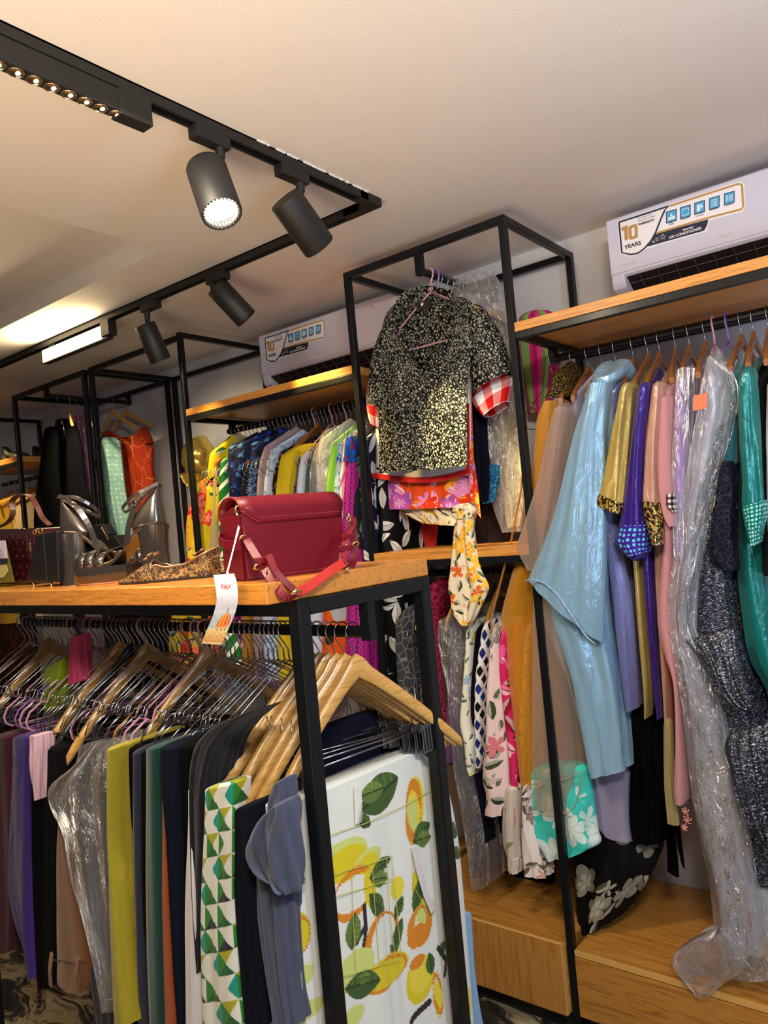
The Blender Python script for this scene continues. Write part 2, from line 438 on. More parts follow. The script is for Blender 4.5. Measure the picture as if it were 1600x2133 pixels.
def print_cells(name, c_in, c_gap, scale=90, gap=.06, warp=.004, stretch=(1, 1, 1), rough=.8):
    t = NT(name); co = t.coord('UV', stretch); wv = t.warp(co, scale * .8, warp)
    v = t.voro(wv, scale, 'DISTANCE_TO_EDGE'); f = t.math('GREATER_THAN', v, gap)
    return _fin(t, t.mix(f, c_gap, c_in), rough)
def print_dots(name, base, dot, scale=40, r=.27, rough=.6):
    t = NT(name); v = t.voro(t.coord('UV'), scale, 'F1', .25); f = t.math('LESS_THAN', v.outputs['Distance'], r)
    return _fin(t, t.mix(f, base, dot), rough)
def print_check(name, a, b, c, scale=20, rot=0, rough=.7):
    """gingham: two crossed half-tone stripes"""
    t = NT(name); co = t.coord('UV', (scale, scale, 1), (0, 0, rot)); s = t.new('ShaderNodeSeparateXYZ'); t.l(co, s.inputs[0])
    fx = t.math('GREATER_THAN', t.math('FRACT', s.outputs[0]), .5); fy = t.math('GREATER_THAN', t.math('FRACT', s.outputs[1]), .5)
    return _fin(t, t.ramp(t.math('MULTIPLY', t.math('ADD', fx, fy), .5), [(0, a), (.4, b), (.8, c)], 'CONSTANT').outputs[0], rough)
def print_stripes(name, cols, scale=10, rot=0, warp=0, rough=.7):
    t = NT(name); co = t.coord('UV', (scale, scale, 1), (0, 0, rot))
    if warp: co = t.warp(co, 2, warp)
    s = t.new('ShaderNodeSeparateXYZ'); t.l(co, s.inputs[0]); k = len(cols)
    return _fin(t, t.ramp(t.math('FRACT', s.outputs[0]), [(i / k, c) for i, c in enumerate(cols)], 'CONSTANT').outputs[0], rough)
def print_veins(name, base, line, scale=14, lw=.10, rough=.6, k=1.0):
    """herring-bone leaf veins"""
    t = NT(name); co = t.coord('UV', (scale, scale, 1)); s = t.new('ShaderNodeSeparateXYZ'); t.l(t.warp(co, 1.2, .25), s.inputs[0])
    zx = t.math('ABSOLUTE', t.math('SUBTRACT', t.math('FRACT', s.outputs[0]), .5))
    y = t.math('FRACT', t.math('ADD', t.math('MULTIPLY', s.outputs[1], 3.0 * k), t.math('MULTIPLY', zx, 3.2)))
    f1 = t.math('LESS_THAN', y, lw * 1.6); f2 = t.math('LESS_THAN', zx, .035); f3 = t.math('GREATER_THAN', zx, .475)
    return _fin(t, t.mix(t.math('MAXIMUM', t.math('MAXIMUM', f1, f2), f3), base, line), rough)
def print_leaves(name, base, leaf, vein, scale=14, stretch=(1.0, .42, 1), rot=.5, thr=.36, rough=.7, cover=1.0):
    """pointed leaves, lighter mid-rib"""
    t = NT(name); co = t.coord('UV', (1, 1, 1), (0, 0, rot)); wv = t.warp(co, scale * .5, .03)
    mp = t.new('ShaderNodeMapping'); mp.inputs['Scale'].default_value = stretch; t.l(wv, mp.inputs[0])
    v = t.voro(mp, scale, 'F1', .8); e = t.voro(mp, scale, 'DISTANCE_TO_EDGE', .8)
    s = t.new('ShaderNodeSeparateColor'); t.l(v.outputs['Color'], s.inputs[0])
    f = t.math('MULTIPLY', t.math('GREATER_THAN', e, .085), t.math('LESS_THAN', s.outputs[0], cover))
    vn = t.noise(mp, scale * 3.0, 1); vf = t.math('GREATER_THAN', vn, .62)
    return _fin(t, t.mix(f, base, t.mix(vf, leaf, vein)), rough)
def painted(name, rough=.75, sheen=.1, weave=900):
    """cloth printed with the artwork stored in the mesh's colour attribute 'print'"""
    t = NT(name); a = t.new('ShaderNodeAttribute', attribute_name='print')
    n = t.noise(t.coord('UV'), weave, 2); m = t.new('ShaderNodeMix', data_type='RGBA', blend_type='MULTIPLY'); m.inputs[0].default_value = .25
    t.l(a.outputs['Color'], m.inputs[6]); t.l(n.outputs['Color'], m.inputs[7])
    t.set(color=m.outputs[2], rough=rough, sheen=sheen, spec=.3); w = t.noise(t.coord('UV', (1, .6, 1)), 16, 3); t.bump(w, .25, .006); return t.mat
def paint(o, fn):
    """fn(uv array) -> rgb array; stored per vertex"""
    me = o.data; uvl = me.uv_layers[0].data; nl = len(me.loops)
    uv = np.empty(nl * 2, np.float32); uvl.foreach_get('uv', uv); uv = uv.reshape(-1, 2)
    ca = me.color_attributes.new('print', 'FLOAT_COLOR', 'CORNER')
    c = np.ones((nl, 4), np.float32); c[:, :3] = fn(uv)
    ca.data.foreach_set('color', c.ravel())

# ------------------------------------------------------------------ cloth builders
def _pt(frame, off):
    if frame == 'W': return lambda x, y: P(x, y, Y=off)
    if frame == 'G': return lambda x, y: P(x, y, v=off)
    return lambda x, y: P(x, y, u=off)
FD = dict(W=np.array([0, 1.0, 0]), G=GV, E=-GU)
def _rows(rows):
    out = []
    for r in rows:
        if len(r) == 3: out.append((r[1], r[0], r[2], r[0]))
        else: out.append(r)
    return out
def _grid_mesh(name, pts, uvs, close, cap=False):
    """pts (M, N, 3); uvs (M, N+close, 2)"""
    M, N = pts.shape[:2]; nn = N if close else N - 1
    i, j = np.meshgrid(np.arange(M - 1), np.arange(nn), indexing='ij')
    a = i * N + j; b = i * N + (j + 1) % N; quads = np.stack([a, b, b + N, a + N], -1).reshape(-1, 4)
    W = uvs.shape[1]
    ua = (i * W + j); ub = i * W + j + 1; uq = np.stack([ua, ub, ub + W, ua + W], -1).reshape(-1, 4)
    me = bpy.data.meshes.new(name)
    me.vertices.add(M * N); me.vertices.foreach_set('co', pts.astype(np.float32).ravel())
    nq = len(quads); me.loops.add(nq * 4); me.polygons.add(nq)
    me.loops.foreach_set('vertex_index', quads.ravel().astype(np.int32))
    me.polygons.foreach_set('loop_start', np.arange(nq, dtype=np.int32) * 4)
    uvl = me.uv_layers.new(name='UVMap'); uvl.data.foreach_set('uv', uvs.reshape(-1, 2)[uq.ravel()].astype(np.float32).ravel())
    me.update(calc_edges=True); me.validate()
    if cap:
        bm = bmesh.new(); bm.from_mesh(me); bm.verts.ensure_lookup_table()
        f = bm.faces.new([bm.verts[k] for k in range(N - 1, -1, -1)]); f.smooth = True
        if cap == 2: bm.faces.new([bm.verts[(M - 1) * N + k] for k in range(N)])
        bm.to_mesh(me); bm.free()
    return me
def drape(name, rows, mat, parent=None, frame='W', off=2.3, depth=.3, N=40, M=34, fold=.006, k=5, seed=0, ex=.8, cap=True, offs=None, deps=None, twist=1.5, grow=True, scallop=0.0, rnd=.07, sh=0.0):
    """hanging cloth: rows (y, xl, xr) or (xl, yl, xr, yr) trace its front in the plane of `frame` at `off`; it is a closed tube `depth` deep"""
    rows = _rows(rows); pt = _pt(frame, off)
    dat = []
    for i, r in enumerate(rows):
        pf = _pt(frame, offs[i]) if offs else pt
        dat.append(np.concatenate([pf(r[0], r[1]), pf(r[2], r[3]), [deps[i] if deps else depth]]))
    S = spline(dat, M); D = FD[frame]; TL = np.linalg.norm(S[-1, :6] - S[0, :6]) / 1.414 + 1e-6
    if cap and rnd:                                       # a few extra rows near the top
        tt_ = np.concatenate([np.array([0, .15, .4, .7, 1.0]) * min(rnd, .045 / TL), np.linspace(0, 1, M)[1:]]); tt_ = np.unique(np.round(tt_, 5)); src = np.linspace(0, 1, M)
        S = np.stack([np.interp(tt_, src, S[:, k_]) for k_ in range(7)], 1); M = len(tt_)
    else: tt_ = np.linspace(0, 1, M)
    rs = np.random.RandomState(seed + 11)
    ph = rs.rand(8) * 6.28
    w0 = np.median(np.linalg.norm(S[:, 3:6] - S[:, :3], axis=1)) / 2; d0 = np.median(S[:, 6]) / 2
    tt = PI / 2 + 2 * PI * np.linspace(0, 1, 1441); q = lambda f: np.sign(f) * np.abs(f) ** ex
    arc = np.concatenate([[0], np.cumsum(np.hypot(np.diff(q(np.cos(tt))) * w0, np.diff(q(np.sin(tt))) * d0))])
    th = np.interp(arc[-1] * np.arange(N) / N, arc, tt); c, s = np.cos(th), np.sin(th); fa = PI / 2 + 2 * PI * np.arange(N) / N
    ce = q(c); se = q(s)
    pts = np.empty((M, N, 3)); vv = 0; uvs = np.empty((M, N + 1, 2)); per0 = None
    for m in range(M):
        L, R, d = S[m, :3], S[m, 3:6], S[m, 6]; t = tt_[m]
        h = (R - L) / 2; C = (L + R) / 2 + D * d / 2
        if cap and rnd:                                   # shoulders: the closed top is rounded over
            rt = min(rnd, .045 / TL); f = 1.0 if t >= rt else .25 + .75 * math.sqrt(max(0, 1 - (1 - t / rt) ** 2)); h = h * f; d = d * (.5 + .5 * f)
        hw = np.linalg.norm(h) + 1e-9
        A = fold * (min(1, t * 2.2 + .12) if grow else 1)
        A = min(A, hw * .45)
        sh_ = lambda q_: np.sign(np.sin(q_)) * np.abs(np.sin(q_)) ** .8 * .8 + .2 * np.sin(3 * q_)
        w = A * (.6 * sh_(k * fa + ph[0] + twist * t + .4 * math.sin(3 * t + ph[5])) + .4 * np.sin((2 * k - 1) * fa + ph[1] - 2.2 * twist * t + ph[2]) + .35 * math.sin(5 * t + ph[3]) * np.sin(2 * fa + ph[4]))
        dirv = h[None] / hw * c[:, None] + D[None] * s[:, None]
        p = C + h[None] * ce[:, None] + D[None] * (se * d / 2)[:, None] + dirv * w[:, None]
        if sh:                                            # the shoulder line climbs towards the hanger's neck in the middle of the depth
            q_ = np.clip((se + 1) / 2, 0, 1); p[:, 2] += sh * (1 - np.abs(2 * q_ - 1)) ** .9 * max(0, 1 - t * TL / .22) ** 1.5
        if m == M - 1 and scallop: p[:, 2] += scallop * np.sin(k * 2 * th)
        pts[m] = p
        per = 2 * (2 * hw + d) * .85
        if per0 is None or per > per0: per0 = per
        if m: vv += np.linalg.norm(pts[m].mean(0) - pts[m - 1].mean(0))
        uvs[m, :, 1] = -vv
    uvs[:, :, 0] = np.linspace(0, per0, N + 1)[None]
    return link(name, _grid_mesh(name, pts, uvs, True, cap), mat, parent)
def panel(name, rows, mat, parent=None, frame='W', off=2.3, offr=None, N=24, M=30, bulge=.02, fold=.004, k=3, seed=0, thick=.0, twist=1.0, offs=None, slant=0):
    """a single sheet traced by its left and right edges; bulges towards the viewer"""
    rows = _rows(rows); dat = []
    for i, r in enumerate(rows):
        o1 = offs[i] if offs else off
        o2 = o1 if offr is None else offr
        dat.append(np.concatenate([_pt(frame, o1)(r[0], r[1]), _pt(frame, o2)(r[2], r[3])]))
    S = spline(dat, M); D = FD[frame]; ph = np.random.RandomState(seed + 5).rand(6) * 6.28
    s = np.linspace(0, 1, N); pts = np.empty((M, N, 3)); uvs = np.empty((M, N, 2)); vv = 0
    W0 = max(np.linalg.norm(S[m, 3:] - S[m, :3]) for m in range(M))
    for m in range(M):
        L, R = S[m, :3], S[m, 3:]; t = m / (M - 1)
        b = bulge * np.sin(PI * s) + fold * min(1, .2 + 2 * t) * (np.sin(2 * PI * k * s + ph[0] + twist * t * 2) * .6 + .4 * np.sin(2 * PI * (k * 1.7) * s + ph[1] - twist * t * 3))
        pts[m] = L[None] * (1 - s)[:, None] + R[None] * s[:, None] - D[None] * b[:, None]
        if m: vv += np.linalg.norm(pts[m].mean(0) - pts[m - 1].mean(0))
        uvs[m, :, 1] = -vv; uvs[m, :, 0] = s * W0
    o = link(name, _grid_mesh(name, pts, uvs, False), mat, parent)
    if thick:
        md = o.modifiers.new('solid', 'SOLIDIFY'); md.thickness = thick; md.offset = 0
    return o

# ================================================================== base materials
M_ceil = NT('ceiling_paint'); _c = M_ceil.coord('Object')
M_ceil.set(color=(.74, .71, .69), rough=.9, spec=.2); M_ceil.bump(M_ceil.math('ADD', M_ceil.noise(_c, 1.6, 3), M_ceil.math('MULTIPLY', M_ceil.noise(_c, 160, 3), .12)), .25, .02); M_ceil = M_ceil.mat
M_wall = NT('wall_paint'); _c = M_wall.coord('Object')
M_wall.set(color=(.62, .61, .63), rough=.75, spec=.3); M_wall.bump(M_wall.noise(_c, 3, 4), .12, .02); M_wall = M_wall.mat
_t = NT('floor_marble'); _c = _t.warp(_t.coord('Object', (1.0, 2.2, 1)), 2.2, .8); _n = _t.noise(_c, 3.2, 8, .68, 1.4)
_t.set(color=_t.ramp(_n, [(.36, (.012, .012, .014)), (.47, (.05, .04, .03)), (.52, (.33, .26, .15)), (.58, (.50, .43, .29)), (.66, (.06, .05, .04)), (.8, (.02, .02, .02))]), rough=.18, coat=.3); M_floor = _t.mat
M_steel = plain('black_steel', (.006, .007, .009), .33, 0, .22, .03, (60, .10))
M_black = plain('matt_black', (.013, .013, .014), .48, 0, .4)
M_track = plain('track_black', (.012, .012, .013), .55, 0, .35)
M_oak = wood('oak_laminate', srgb(204, 140, 66), srgb(176, 112, 46), 0, 1.0, .42, .06)
M_oakg = wood('oak_laminate_table', srgb(194, 130, 54), srgb(168, 106, 38), 0, 1.4, .26, .5)
M_oakd = wood('oak_drawer', srgb(188, 132, 62), srgb(164, 108, 44), 2, 1.0, .34, .3)
M_oakb = wood('oak_bench', srgb(186, 130, 58), srgb(160, 104, 42), 0, .8, .30, .35)
M_chrome = plain('chrome_wire', (.34, .34, .36), .2, 1)
M_gold = plain('gold_metal', (.86, .64, .26), .16, 1)
M_white = plain('white_plastic', (.57, .56, .68), .38, 0, .4)
M_vent = plain('vent_black', (.006, .006, .010), .5)
M_grey = plain('grey_plastic', (.05, .05, .06), .5)

# ================================================================== setting
ZC, YW, YF = 2.81, 2.83, 2.248
mb = MB()
rx, ry, rz = -2.20, 1.675, 2.885            # the raised ceiling tray
for a, b in (((rx, -4), (4, YW)), ((-9, ry), (rx, YW)), ((-9, -4), (rx, -2.6)), ((-9, -2.6), (-8, ry))):
    mb.add([(a[0], a[1], ZC), (b[0], a[1], ZC), (b[0], b[1], ZC), (a[0], b[1], ZC)], [(3, 2, 1, 0)])
q = [(-8, -2.6), (rx, -2.6), (rx, ry), (-8, ry)]
for i in range(4):
    a, b = q[i], q[(i + 1) % 4]
    mb.add([(a[0], a[1], ZC), (b[0], b[1], ZC), (b[0], b[1], rz), (a[0], a[1], rz)], [(0, 1, 2, 3)])
q = [(-8.04, -2.64), (rx + .05, -2.64), (rx + .05, ry + .05), (-8.04, ry + .05)]
mb.add([(x, y, rz) for x, y in q], [(3, 2, 1, 0)])
tag(mb.build('ceiling', M_ceil, fix=False), kind='structure')
mb = MB(); mb.add([(-9, YW, 0), (4, YW, 0), (4, YW, ZC + .1), (-9, YW, ZC + .1)], [(0, 1, 2, 3)])
tag(mb.build('wall_back', M_wall, fix=False), kind='structure')
mb = MB(); mb.add([(-7.5, -4, 0), (-7.5, YW, 0), (-7.5, YW, ZC + .1), (-7.5, -4, ZC + .1)], [(0, 1, 2, 3)])
tag(mb.build('wall_left', M_wall, fix=False), kind='structure')
mb = MB(); mb.add([(-9, -4, 0), (4, -4, 0), (4, YW, 0), (-9, YW, 0)], [(0, 1, 2, 3)])
tag(mb.build('floor', M_floor, fix=False), kind='structure')

# ================================================================== wall racks
BW = .025; YB = 2.80                        # tube width, centre line of the rear posts
yf = YF + BW / 2
def post(par, x, y, z1, z0=0.0):
    MB().bar((x, y, z0), (x, y, z1), BW).build('post', M_steel, par, bevel=.0025)
def rail_(par, p, q, name='top_bar', w=BW, h=None):
    MB().bar(p, q, w, h).build(name, M_steel, par, bevel=.0025)
def rod(par, pts, r=.0135, name='hanging_rail'):
    MB().tube(pts, r, 10).build(name, M_steel, par, smooth=True, auto=40)
# central tower
tw = thing('clothes_tower', 'tall black steel tower holding the black patterned blouse, between the two air conditioners', 'display rack', (-1.4825, 2.53, 0))
xl, xr, zt = -1.8255, -1.1395, 2.7305
for x in (xl, xr):
    for y in (yf, YB): post(tw, x, y, 2.743)
    rail_(tw, (x, yf + BW / 2, zt), (x, YB - BW / 2, zt))
for y in (yf, YB): rail_(tw, (xl + BW / 2, y, zt), (xr - BW / 2, y, zt))
xm = -1.485
mbx = MB(); mbx.tube([(xm, yf + .004, 2.655), (xm, YB, 2.655)], .0135, 10); mbx.bar((xm, yf, 2.72), (xm, yf, 2.638), .026); mbx.bar((xm, YB, 2.72), (xm, YB, 2.638), .026)
mbx.build('hanging_rail', M_steel, tw)
MB().box((xl + .0125, YF + .001, 1.606), (xr - .0125, YB + .012, 1.641)).build('shelf', M_oak, tw, bevel=.0015)
for y in (yf, YB): rail_(tw, (xl, y, 1.593), (xr, y, 1.593), 'shelf_bar')
rod(tw, [(xl, 2.52, 1.535), (xr, 2.52, 1.535)])
# right bay
rb = thing('clothes_rack', 'black steel rack with oak top shelf under the right air conditioner, full of satin dresses', 'clothes rack', (-.45, 2.53, 0))
x0, x1 = -1.127, .30
MB().box((x0, YF + .001, 2.346), (x1, YB + .012, 2.377)).build('shelf', M_oak, rb, bevel=.0015)
for y in (yf, YB): rail_(rb, (x0, y, 2.333), (x1, y, 2.333), 'shelf_bar')
for x in (x0 + .0125, x1): rail_(rb, (x, yf, 2.333), (x, YB, 2.333), 'side_bar')
post(rb, x1, yf, 2.32); post(rb, x1, YB, 2.32)
mbx = MB(); mbx.tube([(x0 + .01, 2.505, 2.283), (x1, 2.505, 2.283)], .0145, 10); mbx.bar((x0 + .014, 2.505, 2.325), (x0 + .014, 2.505, 2.266), .027)
mbx.build('hanging_rail', M_steel, rb)
# left bay
lb = thing('clothes_rack', 'black steel rack with oak top shelf under the left air conditioner, full of printed clothes', 'clothes rack', (-2.37, 2.53, 0))
x0, x1 = -2.898, -1.838
for y in (yf, YB): post(lb, x0 + BW / 2, y, 2.754)
rail_(lb, (x0 + BW / 2, yf + BW / 2, 2.7415), (x0 + BW / 2, YB, 2.7415))
MB().box((x0 + BW - .004, YF + .001, 2.349), (x1, YB + .012, 2.381)).build('shelf', M_oak, lb, bevel=.0015)
for y in (yf, YB): rail_(lb, (x0 + BW, y, 2.336), (x1, y, 2.336), 'shelf_bar')
rail_(lb, (x0 + BW / 2, yf, 2.336), (x0 + BW / 2, YB, 2.336), 'side_bar')
mbx = MB(); mbx.tube([(x0 + .02, 2.505, 2.286), (x1, 2.505, 2.286)], .0145, 10); mbx.bar((x0 + .05, 2.505, 2.33), (x0 + .05, 2.505, 2.268), .027)
mbx.build('hanging_rail', M_steel, lb)
# open frame left of it, with the gold cap on the wall behind
fr = thing('open_frame', 'empty black steel frame in front of the wall with the gold cap', 'display rack', (-3.27, 2.53, 0))
x0, x1 = -3.665, -2.9
for y in (yf, YB): post(fr, x0, y, 2.743); rail_(fr, (x0, y, 2.7305), (x1, y, 2.7305))
rail_(fr, (x0, yf, 2.7305), (x0, YB, 2.7305))
# narrow tower with the black jackets
nt = thing('clothes_tower', 'far black steel tower holding the black jackets and the orange leaf dress', 'display rack', (-4.12, 2.53, 0))
x0, x1 = -4.525, -3.735
for x in (x0, x1):
    for y in (yf, YB): post(nt, x, y, 2.743)
    rail_(nt, (x, yf, 2.7305), (x, YB, 2.7305))
for y in (yf, YB): rail_(nt, (x0, y, 2.7305), (x1, y, 2.7305))
xa = -4.145
mbx = MB(); mbx.tube([(xa, yf, 2.675), (xa, YB, 2.675)], .0135, 10); mbx.bar((xa, yf, 2.72), (xa, yf, 2.66), .024); mbx.bar((xa, YB, 2.72), (xa, YB, 2.66), .026)
mbx.build('hanging_rail', M_steel, nt)
# farthest bay
fb = thing('clothes_rack', 'farthest black steel rack at the left edge, oak shelf holding dark shoes', 'clothes rack', (-5.0, 2.53, 0))
x0, x1 = -5.28, -4.54
for y in (yf, YB): post(fb, x0, y, 2.743)
rail_(fb, (x0, yf, 2.7305), (x0, YB, 2.7305))
MB().box((x0, YF + .001, 2.340), (x1, YB, 2.375)).build('shelf', M_oak, fb, bevel=.0015)
for y in (yf, YB): rail_(fb, (x0, y, 2.327), (x1, y, 2.327), 'shelf_bar')
rod(fb, [(x0, 2.505, 2.27), (x1, 2.505, 2.27)])
# drawer cabinet and bench along the floor
dc = thing('drawer_cabinet', 'low oak drawer unit on the floor under the tower, left of the bench', 'drawer unit', (-1.49, 2.53, 0))
MB().box((-1.81, YF + .004, .09), (-1.158, YB + .02, .310)).build('carcass', M_oakb, dc, bevel=.001)
MB().box((-1.81, YF - .018, .088), (-1.164, YF + .003, .322)).build('drawer', M_oakd, dc, bevel=.0015)
MB().box((-1.1645, YF - .0175, .0885), (-1.1625, YF + .0025, .3215)).build('edge_highlight_strip', plain('oak_side_highlight', srgb(222, 176, 104), .4), dc)  # paler strips on the drawer's side and top: edge highlights painted as colour
MB().box((-1.81, YF - .0175, .3215), (-1.164, YF - .010, .3228)).build('edge_highlight_strip', plain('oak_top_highlight', srgb(222, 176, 104), .4), dc)
MB().box((-1.80, YF + .05, 0), (-1.165, YB, .089)).build('plinth', M_black, dc)
bn = thing('bench', 'long low oak bench on the floor under the satin dresses', 'bench', (-.4, 2.53, 0))
MB().box((-1.125, YF + .001, .288), (.3, YB + .02, .307)).build('top_board', M_oakb, bn, bevel=.0012)
MB().box((-1.125, YF - .004, .092), (.3, YF + .018, .2845)).build('front_board', M_oakb, bn, bevel=.0015)
M_edge = plain('oak_edge_highlight', srgb(212, 164, 92), .4)
MB().box((-1.125, YF - .0015, .2885), (.3, YF + .0015, .3065)).build('edge_highlight_strip', M_edge, bn)  # light line along the bench edge, a highlight put into the colour
MB().box((-1.10, YF + .05, 0), (.3, YB, .286)).build('carcass', M_black, bn)
lc = thing('drawer_cabinet', 'low oak unit on the floor behind the centre rack, under the printed clothes', 'drawer unit', (-2.37, 2.53, 0))
MB().box((-2.87, YF + .004, .09), (-1.842, YB + .02, .310)).build('carcass', M_oakb, lc, bevel=.001)
MB().box((-2.87, YF - .018, .088), (-1.842, YF + .003, .322)).build('drawer', M_oakd, lc, bevel=.0015)
MB().box((-2.86, YF + .05, 0), (-1.85, YB, .089)).build('plinth', M_black, lc)

# ================================================================== air conditioners
M_navy = plain('sticker_navy', srgb(24, 34, 62), .35); M_tan = plain('sticker_tan', srgb(182, 140, 78), .35)
M_stick = plain('sticker_white', srgb(232, 230, 234), .3); M_blue = plain('sticker_blue', srgb(74, 160, 212), .3); M_pale = plain('sticker_pale', srgb(214, 234, 244), .35)
M_goldp = plain('gold_print', srgb(206, 192, 140), .4)
def text(body, name, loc, size, mat, parent, rotx=PI / 2, rotz=0, shear=0, sx=1.0, align='LEFT', ext=.0004, bold=0.0):
    c = bpy.data.curves.new(name, 'FONT'); c.body = body; c.size = size; c.extrude = ext; c.shear = shear; c.align_x = align; c.offset = bold
    o = bpy.data.objects.new(name, c); COL.objects.link(o); c.materials.append(mat)
    if parent is not None:
        o.parent = parent; loc = np.array(loc, float) - ROOT[parent.name]; ROOT[o.name] = ROOT[parent.name]
    o.location = loc; o.rotation_euler = (rotx, 0, rotz); o.scale = (sx, 1, 1)
    dg = bpy.context.evaluated_depsgraph_get(); me = bpy.data.meshes.new_from_object(o.evaluated_get(dg)); me.name = name
    n = bpy.data.objects.new('tmp', me); COL.objects.link(n); n.parent = parent; n.location = o.location; n.rotation_euler = o.rotation_euler; n.scale = o.scale
    ROOT.pop(o.name, None); bpy.data.objects.remove(o); bpy.data.curves.remove(c); n.name = name; ROOT[n.name] = ROOT[parent.name] if parent is not None else np.array(loc, float)
    return n
AX0, AZ0, AY = -.915, 2.747, 2.60
def sk(zx, zy):
    p = P(1270 + zx * .20625, 350 + zy * .20625, Y=AY); return (p[0] - AX0, p[2] - AZ0)
def air_con(x0, label):
    W_ = .88
    a = thing('air_conditioner', label, 'air conditioner', (x0 + W_ / 2, 2.72, 2.43))
    prof = [(2.828, 2.752), (2.66, 2.752), (2.622, 2.750), (2.606, 2.742), (AY, 2.725), (AY, 2.552), (2.602, 2.540), (2.609, 2.534), (2.72, 2.462), (2.828, 2.440)]
    cheek = [(AY + .002, 2.56), (AY + .002, 2.515), (2.608, 2.496), (2.630, 2.484), (2.72, 2.452), (2.80, 2.445), (2.80, 2.56)]
    for xa_, xb_ in ((x0 + .002, x0 + .050), (x0 + W_ - .030, x0 + W_ - .002)): MB().prism(cheek, lambda p: (p[2], p[0], p[1]), xa_, xb_).build('end_cheek', M_white, a, bevel=.006)
    MB().prism(prof, lambda p: (p[2], p[0], p[1]), x0, x0 + W_).build('body', M_white, a, bevel=.010)
    MB().box((x0 + .004, AY - .0025, 2.548), (x0 + W_ - .004, AY + .003, 2.738)).build('front_panel', M_white, a, bevel=.002)
    vo = MB().add([(x0 + .055, 2.640, 2.4772), (x0 + W_ - .055, 2.640, 2.4772), (x0 + W_ - .055, 2.70, 2.4342), (x0 + .055, 2.70, 2.4342)], [(0, 1, 2, 3)])
    vo = MB(); vo.prism([(2.612, 2.534), (2.610, 2.5305), (2.715, 2.4615), (2.718, 2.466)], lambda p: (p[2], p[0], p[1]), x0 + .055, x0 + W_ - .034)
    ve = vo.build('air_vent', M_vent, a)
    sl = MB()
    for k in range(13):
        xx = x0 + .10 + k * .06; sl.bar((xx, 2.613, 2.5255), (xx, 2.712, 2.4600), .0025, .008)
    for k in range(2):
        sl.bar((x0 + .06, 2.632 + k * .034, 2.512 - k * .0225), (x0 + W_ - .04, 2.632 + k * .034, 2.512 - k * .0225), .0022)
    sl.build('vent_slats', M_grey, ve)
    yk = AY - .0032
    def Q(zx, zy, d=0): dx, dz = sk(zx, zy); return (x0 + dx, yk - d, AZ0 + dz)
    def poly(mb_, pts, d=0): mb_.add([Q(x, y, d) for x, y in pts], [tuple(range(len(pts)))])
    def path(mb_, pts, w, d):
        pts = [np.array(Q(x, y, d)) for x, y in pts]; mb_.strap(pts, (0, 0, 1), w, .0003) if False else mb_.tube(pts, w, 6, flat=((0, 1, 0), .06))
    m = MB(); poly(m, [(80, 540), (600, 375), (1320, 135), (1362, 165), (1372, 400), (1345, 445), (1010, 530), (985, 640), (380, 815), (300, 870), (220, 900), (110, 870)])
    st = m.build('warranty_sticker', M_stick, a, fix=False)
    m = MB(); poly(m, [(468, 668), (1000, 520), (990, 575), (960, 635), (375, 800), (430, 735)], .0004); m.build('ribbon', M_navy, st, fix=False)
    m = MB(); path(m, [(98, 550), (300, 486), (600, 388), (560, 430), (520, 520), (470, 650), (420, 740), (350, 820), (290, 862), (220, 876), (128, 858), (98, 550)], .0034, .0006); m.build('shield_outline', M_navy, st)
    m = MB(); path(m, [(610, 388), (1000, 260), (1310, 162), (1340, 175), (1352, 390), (1335, 420), (1000, 505), (470, 662)], .0036, .0006); m.build('frame_line', M_tan, st)
    for i, (cx, cy) in enumerate(((627, 490), (768, 446), (912, 400), (1060, 354), (1212, 307))):
        w, h = 54, 60
        m = MB(); sq = [(cx - w, cy - h + 16), (cx + w, cy - h - 16), (cx + w, cy + h - 16), (cx - w, cy + h + 16)]
        poly(m, sq, .0005); ic = m.build('icon', M_navy, st, fix=False)
        m = MB(); poly(m, [(cx + (x - cx) * .86, cy + (y - cy) * .86) for x, y in sq], .0009); m.build('icon_face', M_blue, ic, fix=False)
        m = MB()
        if i == 0:
            poly(m, [(cx - 34, cy + 44), (cx + 38, cy + 24), (cx + 38, cy - 8), (cx - 30, cy + 12)], .0013); poly(m, [(cx - 12, cy), (cx, cy - 34), (cx + 16, cy - 8)], .0014)
        elif i == 1:
            path(m, [(cx - 34, cy + 2), (cx - 28, cy - 24), (cx + 30, cy - 40), (cx + 36, cy - 14)], .0011, .0012); path(m, [(cx - 34, cy + 16), (cx - 28, cy + 42), (cx + 28, cy + 26), (cx + 36, cy + 2)], .0011, .0012)
        elif i == 2:
            poly(m, [(cx - 28, cy + 44), (cx + 6, cy + 36), (cx + 8, cy - 30), (cx - 26, cy - 22)], .0013); poly(m, [(cx + 12, cy + 20), (cx + 34, cy - 6), (cx + 22, cy - 36), (cx + 12, cy - 30)], .0014)
        elif i == 3:
            for k in (-30, -10, 10, 30): path(m, [(cx - 32, cy + k + 9), (cx + 34, cy + k - 9)], .0012, .0012)
        else:
            for k in range(5): path(m, [(cx - 30 + k * 15, cy + 36 - k * 4), (cx - 30 + k * 15, cy - 24 - k * 4)], .0010, .0012)
        m.build('icon_drawing', M_pale, ic, fix=False)
    dm = 0.0
    def tx(body, zx, zy, size, mat, sx=1.0, shear=0, bold=0.0, name='lettering', ext=.0003):
        p = Q(zx, zy, .0012); text(body, name, p, size, mat, st, sx=sx, shear=shear, bold=bold, ext=ext)
    m = MB(); poly(m, [(124, 604), (186, 580), (192, 724), (156, 736), (152, 634), (126, 643)], .0010); m.build('lettering', M_tan, st, fix=False)
    ou = [(204, 590), (264, 566), (280, 574), (286, 590), (290, 690), (282, 706), (222, 728), (204, 722), (198, 706), (194, 606)]; cxo, cyo = 242, 648
